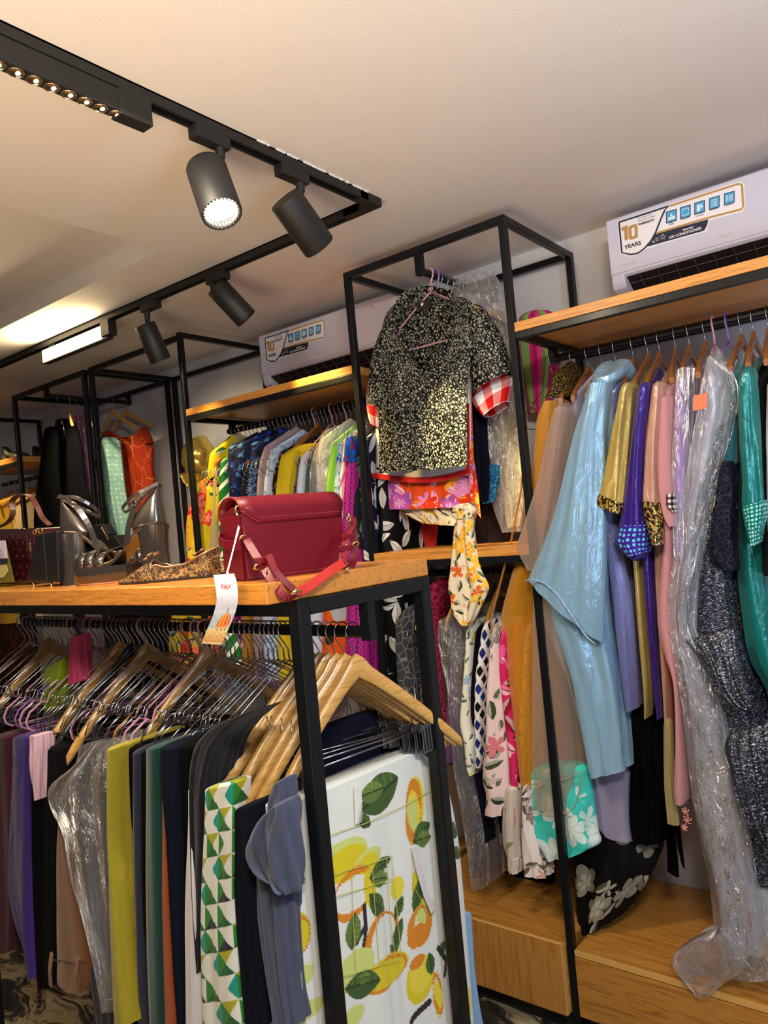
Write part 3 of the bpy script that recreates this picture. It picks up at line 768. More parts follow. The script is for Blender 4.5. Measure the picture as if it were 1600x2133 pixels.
    inn = [(cxo + (x - cxo) * .34, cyo + (y - cyo) * .62) for x, y in ou]
    m = MB(); n_ = len(ou); m.add([Q(x, y, .0010) for x, y in ou] + [Q(x, y, .0010) for x, y in inn], [(i, (i + 1) % n_, (i + 1) % n_ + n_, i + n_) for i in range(n_)]); m.build('lettering', M_tan, st, fix=False)
    tx('YEARS', 158, 824, .0182, M_navy, 1.10, 0, .0004, ext=.0006); tx('WARRANTY', 294, 586, .0104, M_navy, .95, 0, .0004)
    tx('10 year warranty on the unit', 286, 520, .0045, M_navy, .9); tx('on year warranty on the compressor', 286, 545, .0045, M_navy, .9)
    tx('AIR CONDITIONER', 604, 720, .0118, M_stick, 1.02, 0, .0002); tx('inverter', 740, 640, .0098, M_stick, 1.1, .35, .0002)
    for s_, (cx, cy), r in (('star', (540, 698), 30), ('star', (482, 725), 19), ('star', (447, 748), 12)):
        m = MB(); path(m, [(cx + r * (1 if k % 2 == 0 else .45) * math.sin(k * PI / 5), cy - r * (1 if k % 2 == 0 else .45) * math.cos(k * PI / 5) - (0)) for k in range(11)], .0007, .0010); m.build('star', M_stick, st)
    for body, zx, zy in (('ENERGY', 606, 565), ('EFFICIENT', 604, 583), ('AUTO-RESTART', 728, 530), ('HIGH EFFICIENCY', 868, 478), ('COMPRESSOR', 878, 497), ('100% COPPER', 1018, 436), ('GOLDEN FIN', 1178, 390)):
        tx(body, zx, zy, .0040, M_navy, .95)
    text('Royal', 'logo', (x0 + sk(1100, 712)[0], yk, AZ0 + sk(1100, 712)[1]), .014, M_goldp, a, shear=.2, sx=1.25)
    text('Inverter', 'logo', (x0 + sk(120, 1000)[0], yk, AZ0 + sk(120, 1000)[1]), .013, M_goldp, a, shear=.35, sx=1.2)
    return a
air_con(AX0, 'white wall air conditioner at top right, above the satin dresses')
al = air_con(-2.705, 'white wall air conditioner left of the tower, above the printed clothes')
M_pink_print = plain('pink_print', srgb(176, 84, 84), .4)
text('E', 'logo', (-1.975, AY - .004, 2.70), .016, M_pink_print, al, sx=1.0)

# ================================================================== lighting tracks and lamps
tk = thing('lighting_track', 'black L-shaped ceiling track carrying the spotlights', 'lighting track', (-1.43, 1.945, ZC))
def channel(name, p, q):
    p = np.array(p, float); q = np.array(q, float); d = (q - p) / np.linalg.norm(q - p); s = np.array([-d[1], d[0], 0])
    m = MB()
    for k in (-1, 1): m.bar(p + s * k * .0145 + (0, 0, -.014), q + s * k * .0145 + (0, 0, -.014), .007, .028)
    m.bar(p + np.array([0, 0, -.003]), q + np.array([0, 0, -.003]), .036, .006); m.bar(p + np.array([0, 0, -.016]), q + np.array([0, 0, -.016]), .008, .006)
    m.build(name, M_track, tk, bevel=.001)
TX, TY = -1.432, 1.945
channel('track_rail', (TX, -.6, ZC), (TX, TY - .05, ZC)); channel('track_rail', (TX - .05, TY, ZC), (-6.0, TY, ZC))
m = MB(); m.box((TX - .018, TY - .09, ZC - .029), (TX + .018, TY + .018, ZC)); m.box((TX - .12, TY - .018, ZC - .029), (TX - .018, TY + .018, ZC)); m.build('corner_joint', M_track, tk, bevel=.0015)
m = MB()
for k in range(26):   # torn paint along the track's edge
    y = 1.42 + k * .018 + random.uniform(-.004, .004); w = random.uniform(.002, .006)
    if k % 6 != 3: m.box((TX + .0175, y, ZC - .0035), (TX + .0185 + w, y + random.uniform(.010, .02), ZC - .0002))
m.build('paint_flake', plain('torn_paint', (.85, .84, .82), .8), tk)
M_lens = emit('lamp_face', (1.0, .90, .72), 22)
def frame_from(d):
    d = np.array(d, float); d /= np.linalg.norm(d); a = np.cross(d, [0, 0, 1.0]); a /= np.linalg.norm(a); return a, np.cross(d, a), d
def spotlight(label, adp, top, bot, lit, along, R=.05, group='black cylinder track spotlights', power=0, spot=50, col=WARM, aim=None):
    top = np.array(top, float); bot = np.array(bot, float); L = .165
    if aim is not None: a, b, d = frame_from(np.array(aim, float) - top)
    else: a, b, d = frame_from(bot - top); top = (top + bot) / 2 - d * L / 2
    bot = top + d * L; cen = (top + bot) / 2
    s = thing('track_spotlight', label, 'spotlight', (adp[0], adp[1], ZC - .028), group)
    M = lambda p: cen + a * p[0] + b * p[1] + d * p[2]
    al_ = np.array(along, float)
    p = np.array([adp[0], adp[1], ZC - .042]); MB().bar(p - al_ * .055, p + al_ * .055, .034, .034).build('adapter', M_track, s, bevel=.002)
    st = p + al_ * .03 + np.array([0, 0, -.017]); j = top + d * .035 
    m = MB(); m.tube([st, st + (0, 0, -.02), j * .4 + st * .6 + np.array([0, 0, -.012]), j], [.014, .013, .010, .010], 10); m.build('stem', M_track, s, smooth=True, auto=40)
    m = MB(); m.lathe([(R * .94, -L / 2), (R, -L / 2 + .004), (R, L / 2 - .003), (R * .97, L / 2), (R * .90, L / 2 - .002), (R * .86, L / 2 - .022), (R * .80, L / 2 - .03)], M, 32, True, False)
    m.build('housing', M_black, s, smooth=True, auto=35)
    m = MB(); m.lathe([(R * .86, L / 2 - .024), (R * .60, L / 2 - .028), (.004, L / 2 - .03)], M, 28, False, True)
    m.build('lamp_face', M_lens if lit else plain('unlit_lens', (.25, .25, .26), .2, .6), s)
    if lit:
        m = MB()
        for k in range(28):
            t = 2 * PI * k / 28; c = np.array([R * .83 * math.cos(t), R * .83 * math.sin(t), L / 2 - .010]); m.bar(M(c + np.array([0, 0, -.006])), M(c + np.array([0, 0, .007])), .004, .006)
        m.build('lens_ring', plain('lens_ring', (.30, .31, .27), .3, .5), s)
    if power:
        light('spot_beam', 'SPOT', tuple(bot + d * .02), tuple(bot + d), power, col, .03, spot=spot, blend=.6)
    return s
vd = (0, 1, 0); ud = (-1, 0, 0)
spotlight('lit cylinder spotlight shining towards the viewer, nearest of the track spotlights', (TX, 1.27), P(428, 346, X=-1.47), P(464, 451, X=-1.395), True, vd, .0525, power=0)
spotlight('unlit-looking cylinder spotlight next to the track corner, aimed at the wall', (TX, 1.565), P(594, 414, X=-1.45), (0, 0, 0), False, vd, .050, power=120, spot=24, aim=(-1.40, 2.26, 2.03), col=(1.0, .80, .42))
spotlight('cylinder spotlight tilted towards the left air conditioner, on the middle of the long track', (-2.22, TY), P(451, 597, Y=1.93), (0, 0, 0), False, ud, .046, power=60, spot=50, aim=(-2.00, 2.25, 2.27), col=(1.0, .68, .22))
spotlight('cylinder spotlight hanging almost upright beside the lit strip lamp', (-2.66, TY), P(301, 676, Y=1.95), (0, 0, 0), False, ud, .046, power=46, spot=66, aim=(-2.70, 2.18, 2.16), col=(1.0, .68, .22))
# linear lamp with a row of small lenses
ln = thing('linear_spotlight', 'black linear track lamp with a row of small round lenses, upper left', 'ceiling lamp', (TX, .7, ZC - .03))
m = MB(); m.box((TX - .020, .28, 2.728), (TX + .017, 1.035, ZC - .03)); m.build('housing', M_track, ln, bevel=.002)
m = MB(); m.box((TX - .021, 1.0, 2.722), (TX + .019, 1.085, ZC - .026)); m.build('adapter', M_track, ln, bevel=.002)
M_cup = plain('lens_cup', (.34, .25, .14), .12, .9)
for k in range(18):
    y = 1.000 - k * .0375
    c = np.array([TX - .002, y, 2.7275]); MM = lambda p, c=c: c + p
    m = MB(); m.lathe([(.0165, -.0012), (.0172, -.0005), (.0160, .0012), (.008, .0022), (.0003, .0024)], lambda p: c + np.array([p[0], p[1], -.001 - p[2]]), 18, True, True); lo = m.build('lens', M_cup, ln, smooth=True)
    m = MB(); m.lathe([(.0062, 0), (.0002, 0)], lambda p: c + np.array([p[0] + .004, p[1] * .7 + .002, -.0042]), 14, False, True); m.build('lit_chip', M_lens, lo)
light('linear_spot_glow', 'AREA', (TX, .68, 2.715), (TX + .1, .85, 0), 34, (1.0, .84, .62), .03, .7)
# lit strip lamp
sl = thing('strip_lamp', 'lit warm white strip lamp under the track at far left', 'ceiling lamp', (-3.25, TY, 2.70))
m = MB(); m.box((-3.555, TY - .012, 2.703), (-2.985, TY + .022, 2.772)); m.build('housing', M_track, sl, bevel=.002)
m = MB(); m.box((-3.02, TY - .019, 2.715), (-2.955, TY + .024, ZC - .026)); m.build('adapter', M_track, sl, bevel=.002); m = MB(); m.box((-3.50, TY - .010, 2.77), (-3.44, TY + .016, ZC - .026)); m.build('adapter', M_track, sl, bevel=.002)
m = MB(); m.box((-3.545, TY - .018, 2.708), (-3.025, TY - .0125, 2.766)); m.build('diffuser', emit('strip_light', (1.0, .80, .46), 14), sl, bevel=.002)
light('strip_glow', 'AREA', (-3.28, TY - .03, 2.745), (-3.28, TY - .6, 2.80), 9, (1.0, .74, .40), .5, .05)

# ================================================================== centre rack
cr = thing('display_rack', 'black steel centre rack with thick oak top carrying bags and shoes, trousers hanging below', 'display rack', tuple(G(-.75, .24, 0)))
def gbox(name, a, b, mat, par, bevel=.0015):
    MB().box(a, b, lambda p: G(*p)).build(name, mat, par, bevel=bevel)
gbox('table_top', (-1.55, 0, 1.628), (0, .475, TOP), M_oakg, cr, .002)
FW = .030; v0, v1, u0, u1 = .079, .452, -1.53, -.006
for u in (u0, u1):
    for v in (v0, v1): MB().bar(G(u, v, 0), G(u, v, 1.6275), FW, FW, up=GV).build('post', M_steel, cr, bevel=.003)
    for z in (1.612, .12): MB().bar(G(u, v0 + FW / 2, z), G(u, v1 - FW / 2, z), FW).build('end_bar', M_steel, cr, bevel=.003)
for v in (v0, v1):
    for z in (1.612, .12): MB().bar(G(u0 + FW / 2, v, z), G(u1 - FW / 2, v, z), FW).build('long_bar', M_steel, cr, bevel=.003)
RZ, RV = 1.536, .265
m = MB(); m.tube([G(u0, RV, RZ), G(u1 - .008, RV, RZ)], .0125, 12)
for u in (u0, u1): m.bar(G(u, RV, 1.60), G(u, RV, RZ - .016), .024, .022, up=GV)
m.build('hanging_rail', M_steel, cr, smooth=True, auto=40)

# ================================================================== hangers
M_wh = wood('hanger_wood', srgb(204, 160, 92), srgb(188, 140, 74), 1, 1.2, .25, .5)
M_whd = wood('hanger_wood_brown', srgb(146, 92, 46), srgb(124, 74, 36), 1, 1.2, .28, .5)
def hook_pts(x=0, z1=-.085, r=.0175):
    """hook of a hanger, hung over a rail whose centre is at the origin; the plane of the hanger is x = 0"""
    pts = []
    for k in range(11):
        t = math.radians(-25 + k * 20.5); pts.append((x, r * math.cos(t) * 1.0, .002 + r * math.sin(t)))
    pts = [(x, -p[1], p[2]) for p in pts][::-1] if False else pts
    pts += [(x, -r * .92, -.012), (x, -r * .35, -.030), (x, 0, -.045), (x, 0, z1)]
    return pts
def wooden_proto(name, matw, W=.2225, drop=.125, clips=True, th=.012, hh=.036):
    t = thing(name, 'wooden hanger', 'hanger', (0, 0, 0))
    m = MB(); rings = []
    for k in range(29):
        s_ = -1 + 2 * k / 28; a = abs(s_); y = s_ * W
        z = -.082 - drop * (a ** 1.28) + .012 * math.exp(-(a / .12) ** 2) - .004 * math.sin(a * PI)
        h = hh * (1 - .25 * a) * (1 if a < .93 else .78) * (1.25 if a < .1 else 1); w = th * (.9 + .55 * a ** 2) * (1 if a < .93 else .85)
        xo = .018 * (a ** 2)                              # the arms curve forward
        ring = []
        for j in range(10):
            q = 2 * PI * j / 10; cx = math.cos(q); sz = math.sin(q)
            ring.append((xo + w / 2 * np.sign(cx) * abs(cx) ** .6, y, z + h / 2 * np.sign(sz) * abs(sz) ** .6))
        rings.append(ring)
    m.loft(rings, True, True, True); m.build('shoulder_bar', matw, t, smooth=True, auto=50)
    m = MB(); m.tube(hook_pts(), .0017, 6); m.build('hook', M_chrome, t, smooth=True)
    if clips:
        m = MB(); zb = -.245; m.tube([(.004, -.17, zb), (.004, .17, zb)], .0019, 6); m.tube([(.004, -.14, -.15), (.004, -.145, zb)], .0015, 5); m.tube([(.004, .14, -.15), (.004, .145, zb)], .0015, 5)
        m.build('clip_bar', M_chrome, t, smooth=True)
        for y in (-.155, .155):
            m = MB(); m.box((-.006, y - .014, zb - .050), (-.003, y + .014, zb + .012)); m.box((.010, y - .014, zb - .050), (.013, y + .014, zb + .012))
            for q in (-1, 0, 1): m.box((.013, y + q * .008 - .0025, zb - .045), (.0155, y + q * .008 + .0025, zb + .008))
            m.tube([(.003, y - .014, zb), (.003, y + .014, zb)], .006, 8)
            m.build('clip', M_chrome, t, bevel=.0008)
    return t
def wire_proto(name, matw, r=.0015, W=.215, coil=True):
    t = thing(name, 'wire hanger', 'hanger', (0, 0, 0))
    m = MB(); m.tube(hook_pts(0, -.070), r * 1.08, 6); 
    if coil:
        m.tube([(math.cos(k * 1.1) * r * 1.3, math.sin(k * 1.1) * r * 1.3, -.045 - k * .0016) for k in range(22)], r * .7, 5)
    m.build('hook', matw, t, smooth=True)
    pts = [(0, 0, -.068), (0, .05, -.098), (0, .125, -.150), (0, .150, -.166), (0, .160, -.190), (0, .172, -.182), (0, W - .012, -.205), (0, W, -.226), (0, W - .002, -.246), (0, W - .016, -.258), (0, W - .03, -.259)]
    mid = [(0, y, -.259) for y in (.1, 0, -.1)]
    full = pts + mid + [(p[0], -p[1], p[2]) for p in pts[::-1]]
    m = MB(); m.tube(full, r, 6); m.build('shoulder_wire', matw, t, smooth=True)
    if coil:
        for sgn in (1, -1):
            m = MB(); m.tube([(0, sgn * (.155 + .012 * math.cos(k * .55)), -.178 + .012 * math.sin(k * .55)) for k in range(10)], r * .8, 5); m.build('curl', matw, t, smooth=True)
    return t
def put(proto, loc, rz, label, group=None, tilt=0, name=None, first=set()):
    """hang a copy of a hanger (the first time: the hanger itself)"""
    o = proto if proto.name not in first else copy_tree(proto)
    first.add(proto.name); first.add(o.name)
    o.location = [float(c) for c in loc]; o.rotation_euler = (tilt, 0, rz); o['label'] = label
    if group: o['group'] = group
    elif 'group' in o: del o['group']
    ROOT[o.name] = np.array(loc, float)
    return o
M_pinkw = plain('pink_coating', srgb(196, 140, 168), .35); M_violw = plain('violet_coating', srgb(128, 92, 168), .35); M_brownw = plain('tan_coating', srgb(170, 118, 60), .4)
H_wood = wooden_proto('wooden_hanger', M_wh, .240, .212, True, .016, .040)
H_chrome = wire_proto('wire_hanger', M_chrome)
H_pink = wire_proto('wire_hanger', M_pinkw, .0031, .22, False)
H_viol = wire_proto('wire_hanger', M_violw, .0031, .22, False)
H_tan = wire_proto('wire_hanger', M_brownw, .0031, .22, False)
H_thin = wooden_proto('wooden_hanger', M_whd, .200, .10, False, .013, .034)
H_plast = wooden_proto('plastic_hanger', plain('black_plastic', (.012, .012, .013), .3), .235, .2, False, .013, .034)
H_long = wooden_proto('wooden_hanger', M_wh, .205, .11, False, .013, .034)
def gu_of(px, py=1306): return float((P(px, py, v=RV) - GA) @ GU)
gz = math.radians(-1.997)
# wooden clip hangers at the right end: hook pixels along the rail
wl = ['nearest wooden clip hanger on the centre rack, in front of the lemon trousers', 'second wooden clip hanger from the right end of the centre rack, just behind the nearest', 'third wooden clip hanger from the right end of the centre rack',
      'fourth wooden clip hanger from the right end of the centre rack', 'wooden clip hanger fifth from the right end, above the green geometric trousers', 'darker wooden clip hanger sixth from the right end of the centre rack', 'wooden hanger seventh from the right end of the centre rack, beside the velvet trousers']
for i, px in enumerate((735, 712, 694, 678, 660, 642, 628)):
    u = gu_of(px, 1318)
    put(H_wood, G(u, RV, RZ + .0135 - .0195 + .006), gz + math.radians((-12, -17, -19, -25, -16, -21, -15)[i]), wl[i], 'wooden clip hangers on the centre rack', tilt=math.radians(2))
for i, (px, lab) in enumerate(((424, 'wooden hanger whose pale tip hangs above the dark green trousers'), (300, 'wooden hanger in the middle of the centre rack, right of the black plastic one'), (244, 'wooden hanger just left of the middle of the centre rack'), (100, 'wooden hanger near the left end of the centre rack'))):
    u = gu_of(px, 1306)
    put(H_wood, G(u, RV, RZ), gz + math.radians(-14 + 2 * i), lab, 'wooden clip hangers on the centre rack', tilt=math.radians(2))
cnt = 0
put(H_plast, G(gu_of(268), RV, RZ), gz + math.radians(-13), 'black plastic hanger between the wooden ones in the middle of the centre rack', None, tilt=math.radians(2))
pinks = {58: 0, 152: 0, 176: 1, 186: 0, 200: 0, 298: 0, 410: 0, 426: 0}
px = 48.0
specials = sorted(pinks.items())
chrome_px = []
while px < 596:
    chrome_px.append(px); px += 9.0 + 2.6 * (px / 600) + random.uniform(-2.2, 2.2)
rng = random.Random(3)
for px in chrome_px:
    if any(abs(px - q) < 4 for q in pinks): continue
    put(H_chrome, G(gu_of(px), RV, RZ), gz + math.radians(rng.uniform(-19, -9)), 'thin chrome wire trouser hanger, one of the dense row on the centre rack', 'chrome wire hangers on the centre rack', tilt=math.radians(rng.uniform(-1, 4)))
pl = {58: 'pink coated hanger nearest the left end of the centre rack', 152: 'pink coated hanger left of the violet hanger', 176: 'violet coated hanger on the centre rack', 186: 'pink coated hanger right beside the violet hanger',
      200: 'pink coated hanger second to the right of the violet hanger', 298: 'large pink coated hanger hanging alone mid rail, left of the tan one', 410: 'pink coated hanger behind the hanging price tag', 426: 'pink coated hanger just right of the hanging price tag'}
for px, kd in specials:
    put(H_viol if kd else H_pink, G(gu_of(px), RV, RZ), gz + math.radians(rng.uniform(-17, -10)), pl[px], 'coated hangers on the centre rack', tilt=math.radians(3))
put(H_tan, G(gu_of(390), RV, RZ), gz + math.radians(-13), 'tan coated hanger on the centre rack, left of the price tag', 'coated hangers on the centre rack', tilt=math.radians(3))

# ================================================================== trousers and skirts on the centre rack
M_satp = satin('purple_satin', srgb(58, 32, 136), .32, .5, .35, .1)
M_wine = cloth('wine_velvet', srgb(58, 8, 30), .95, .15); M_blk = cloth('black_cloth', srgb(11, 11, 13), .95, .0, 900, 0, None, .08); M_blk2 = cloth('black_crepe', srgb(14, 13, 16), .9, .0, 900, .3, None, .12)
M_tanc = cloth('brown_wool', srgb(128, 82, 42), .9, .2); M_olive = cloth('olive_silk', srgb(164, 150, 30), .6, .2, 700, .8); M_navy_c = cloth('navy_cloth', srgb(17, 20, 36), .9, .0, 900, 0, None, .1)
M_navg = cloth('grey_navy_cloth', srgb(44, 48, 68), .85, .15); M_green = cloth('bottle_green_cloth', srgb(14, 62, 54), .85, .2); M_rust = cloth('rust_cloth', srgb(170, 74, 18), .75, .2, 700, .5)
M_whitec = cloth('white_cloth', srgb(226, 222, 226), .8, .1); M_velv = cloth('black_velvet', srgb(20, 18, 32), .9, .12, 400, 1.0, srgb(9, 8, 14), .15); M_jean = cloth('dark_denim', srgb(17, 22, 34), .9, .0, 1400, 0, None, .1)
M_jeanb = cloth('grey_denim', srgb(84, 92, 118), .75, .2, 1600, .5, srgb(48, 54, 78)); M_blueden = cloth('blue_denim', srgb(62, 84, 130), .8, .1, 1600, .4, srgb(40, 56, 96)); M_pinkc = cloth('pink_cloth', srgb(216, 176, 190), .8)
M_ltblue = cloth('light_blue_cloth', srgb(132, 172, 214), .7); M_sand = cloth('sand_cloth', srgb(176, 160, 138), .8)
M_film = film('clear_film', (.90, .90, .92), .10, 1.0, 1.1); M_film2 = film('clear_film_milky', (.90, .90, .93), .15, .9, .8)
GRP = 'trousers and skirts on the centre rack'
def gar(name, cat, label, rows, mat, off=.03, depth=.30, group=GRP, frame='G', **kw):
    kw.setdefault('rnd', .022); kw.setdefault('ex', .40); kw.setdefault('k', 8); kw.setdefault('M', 44); kw.setdefault('N', 64)
    o = drape(name, rows, mat, None, frame, off, depth, **kw); tag(o, label, cat, group); return o
gar('skirt', 'skirt', 'wine red velvet skirt at the far left end of the centre rack', [(1532, -30, 12), (1700, -30, 14), (1900, -30, 10), (1990, -30, 6)], M_wine, seed=1, fold=.012)
gar('skirt', 'skirt', 'purple satin skirt hanging at the left end of the centre rack', [(1532, 14, 62), (1600, 12, 60), (1720, 8, 62), (1850, 4, 66), (1925, 12, 68), (2000, 40, 70), (2037, 50, 72)], M_satp, seed=2, fold=.016, k=4)
gar('trousers', 'trousers', 'black trousers just right of the purple satin skirt', [(1532, 58, 86), (1800, 62, 88), (2060, 70, 98)], M_blk, seed=3)
gar('sash', 'sash', 'narrow white and pink cloth hanging among black trousers', [(1532, 58, 74), (1560, 62, 75), (1620, 66, 74), (1668, 70, 73)], M_pinkc, off=.0, depth=.05, seed=4)
gar('trousers', 'trousers', 'black crepe trousers behind the left side of the brown trousers', [(1552, 74, 116), (1800, 80, 118), (1950, 84, 112), (2055, 92, 112)], M_blk2, seed=5)
bt = gar('trousers', 'trousers', 'brown wool trousers with buttoned cuff, left of the film bag', [(1650, 122, 146), (1700, 114, 148), (1760, 108, 150), (1850, 102, 166), (1950, 100, 178), (2010, 101, 182), (2052, 103, 180), (2068, 122, 172)], M_tanc, off=.0, seed=6, fold=.004)
for (xa, ya, xb, yb) in ((108, 1985, 106, 2055), (163, 1995, 160, 2062)):
    m = MB(); p, q = P(xa, ya, v=-.006), P(xb, yb, v=-.006); m.strap([p, (p + q) / 2 - GV * .004, q], GU, .014, .004); m.build('cuff_tab', M_tanc, bt, bevel=.001)
m = MB(); m.tube([P(x, y, v=-.001) for x, y in ((102, 2000), (130, 2000), (155, 2006), (181, 1998))], .0012, 5); m.build('cuff_seam', cloth('brown_seam', srgb(84, 52, 26)), bt)
gar('trousers', 'trousers', 'dark plum trousers seen below the film bag', [(1560, 150, 200), (1900, 170, 214), (2140, 188, 224)], cloth('plum_cloth', srgb(38, 24, 34)), off=.05, seed=7)
gar('garment_bag', 'garment bag', 'crinkled clear film bag over dark clothes, between the brown and the olive trousers', [(190, 1545, 222, 1542), (140, 1600, 224, 1570), (86, 1648, 222, 1620), (88, 1690, 219, 1690), (109, 1727, 219, 1750), (131, 1831, 221, 1850), (162, 1922, 226, 1940), (190, 2003, 230, 2030), (213, 2104, 234, 2112)], M_film, off=-.015, depth=.10, seed=8, fold=.010, k=4, M=60, N=64, cap=False)
gar('trousers', 'trousers', 'grey trousers inside the clear film bag', [(1550, 160, 214), (1700, 136, 216), (1900, 160, 222), (2140, 196, 230)], cloth('slate_cloth', srgb(58, 54, 62)), off=.02, depth=.06, seed=9)
gar('trousers', 'trousers', 'long olive yellow silk trousers right of the film bag', [(1556, 217, 232), (1600, 216, 231), (1756, 216, 233), (1865, 219, 242), (1944, 225, 247), (2040, 231, 254), (2140, 236, 264)], M_olive, off=-.01, depth=.2, seed=10, fold=.006)
gar('trousers', 'trousers', 'black trousers right of the olive silk trousers', [(1552, 230, 276), (1700, 232, 276), (1900, 240, 284), (2140, 260, 298)], M_blk, seed=11)
gar('trousers', 'trousers', 'grey navy trousers seen as a thin edge among the black ones', [(1560, 270, 282), (1750, 273, 283), (1950, 279, 288), (2140, 280, 298)], M_navg, off=.02, seed=12)
gar('trousers', 'trousers', 'black trousers left of the bottle green ones', [(1560, 278, 300), (1800, 282, 302), (2140, 292, 308)], M_blk2, off=.035, seed=13)
gar('trousers', 'trousers', 'bottle green trousers on the centre rack', [(1556, 296, 326), (1600, 295, 326), (1756, 294, 330), (1950, 297, 334), (2140, 303, 336)], M_green, off=.0, seed=14, fold=.004)
gar('trousers', 'trousers', 'rust orange trousers showing low between green and navy ones', [(1600, 334, 350), (1756, 334, 352), (1912, 329, 360), (2050, 328, 366), (2140, 328, 372)], M_rust, off=.012, depth=.2, seed=15, fold=.003)
gar('trousers', 'trousers', 'folded navy trousers with layered edges, above the rust ones', [(1552, 324, 362), (1640, 326, 364), (1756, 336, 366), (1900, 348, 370), (2140, 368, 378)], M_navy_c, off=-.004, depth=.3, seed=16, fold=.006, k=9)
gar('trousers', 'trousers', 'black trousers right of the folded navy ones', [(1548, 358, 396), (1700, 360, 396), (1900, 366, 396), (2140, 374, 400)], M_blk, off=.012, seed=17)
gar('trousers', 'trousers', 'white trousers peeking out left of the black velvet ones', [(1640, 390, 398), (1725, 389, 400), (1881, 381, 408), (2000, 380, 412), (2140, 380, 418)], M_whitec, off=.0, depth=.1, seed=18, fold=.003)
gar('trousers', 'trousers', 'black velvet trousers with pale worn seams, left of the green geometric ones', [(440, 1512, 520, 1480), (402, 1552, 470, 1520), (392, 1590, 440, 1560), (390, 1650, 420, 1640), (391, 1760, 419, 1760), (397, 1900, 418, 1890), (408, 2030, 417, 2020)], M_velv, off=.0, depth=.10, seed=19, fold=.004)
gar('top', 'top', 'lime green cloth glimpsed between the hangers at the left of the centre rack', [(88, 1395, 128, 1372), (84, 1430, 122, 1420), (90, 1480, 116, 1475)], cloth('lime_cloth', srgb(150, 176, 24), .6), off=.16, depth=.05, seed=34, group=None)
gar('top', 'top', 'small bright pink cloth glimpsed between the pink hangers of the centre rack', [(146, 1330, 156, 1322), (142, 1400, 160, 1396), (140, 1428, 164, 1420)], cloth('hot_pink_cloth', srgb(206, 70, 110), .6), off=.16, depth=.05, seed=35, group=None)
# green geometric print
def geo(uv):
    s = .046; u = uv[:, 0] / s; v = uv[:, 1] / (s * 1.05); i = np.floor(u); j = np.floor(v); a = u - i; b = v - j
    h = np.abs(np.sin(i * 12.9898 + j * 78.233) * 43758.5453) % 1
    tri = ((a > b).astype(int) + 2 * ((a + b) > 1).astype(int))
    c = np.tile(np.array(srgb(232, 232, 222)), (len(u), 1)); par = ((i + j) % 2 == 0)
    G1, G2, Y_, T, Nv = [np.array(srgb(*k)) for k in ((44, 130, 36), (28, 96, 40), (176, 172, 26), (20, 150, 140), (24, 28, 46))]
    c[par & (tri == 0)] = G1; c[par & (tri == 1)] = G2
    m = par & (tri == 2) & (h > .35); c[m] = Y_
    m = ~par & (tri == 3) & (h > .45); c[m] = T; m = ~par & (tri == 1) & (h < .35); c[m] = Nv
    m = ~par & (tri == 0) & (h < .5); c[m] = G1
    return c
M_geo = painted('green_geometric_print'); 
o = gar('trousers', 'trousers', 'white trousers with green and yellow geometric print on the centre rack', [(420, 1642, 480, 1628), (420, 1700, 478, 1690), (417, 1800, 477, 1790), (413, 1912, 478, 1900), (414, 2030, 486, 2020), (416, 2140, 500, 2140)], M_geo, off=-.0, depth=.06, N=220, M=220, seed=20, fold=.004, k=3); paint(o, geo)
gar('trousers', 'trousers', 'dark denim trousers right of the green geometric ones', [(477, 1690, 530, 1668), (479, 1760, 530, 1750), (484, 1850, 530, 1840), (494, 2000, 538, 2000), (505, 2140, 552, 2140)], M_jean, off=.012, depth=.06, seed=21, fold=.004)
kd = thing('trousers', 'grey denim trousers gathered in a knot, left of the lemon trousers', 'trousers', tuple(G(-.07, .04, .6)), GRP)
drape('leg', [(530, 1790, 592, 1780), (524, 1830, 592, 1830), (528, 1880, 594, 1880), (536, 1960, 597, 1960), (548, 2060, 604, 2060), (560, 2140, 614, 2140)], M_jeanb, kd, 'G', .012, .05, seed=22, fold=.007, k=7, N=70, M=50, ex=.6, rnd=.03)
drape('knot', [(556, 1690, 580, 1668), (534, 1706, 586, 1690), (514, 1730, 588, 1722), (502, 1760, 590, 1760), (503, 1788, 592, 1800), (514, 1812, 592, 1840), (540, 1830, 592, 1862), (570, 1848, 590, 1872)], M_jeanb, kd, 'G', -.008, .06, seed=25, fold=.009, k=5, N=70, M=50, ex=.8, twist=4, cap=2, rnd=.06)
drape('waist', [(562, 1640, 584, 1620), (552, 1680, 586, 1672), (548, 1720, 588, 1720)], M_jeanb, kd, 'G', .010, .05, seed=26, fold=.005)
gar('trousers', 'trousers', 'navy trousers filling the hangers behind the lemon trousers', [(600, 1545, 800, 1470), (600, 1600, 840, 1560), (610, 1750, 860, 1700), (620, 2000, 880, 1980)], M_navy_c, frame='E', off=-.14, depth=.03, seed=23, fold=.006)
gar('trousers', 'trousers', 'blue denim trousers whose waistband shows behind the lemon trousers', [(590, 1668, 838, 1560), (596, 1700, 850, 1600), (600, 1800, 860, 1700), (620, 2000, 880, 1980)], M_blueden, frame='E', off=-.10, depth=.025, seed=24, fold=.004)
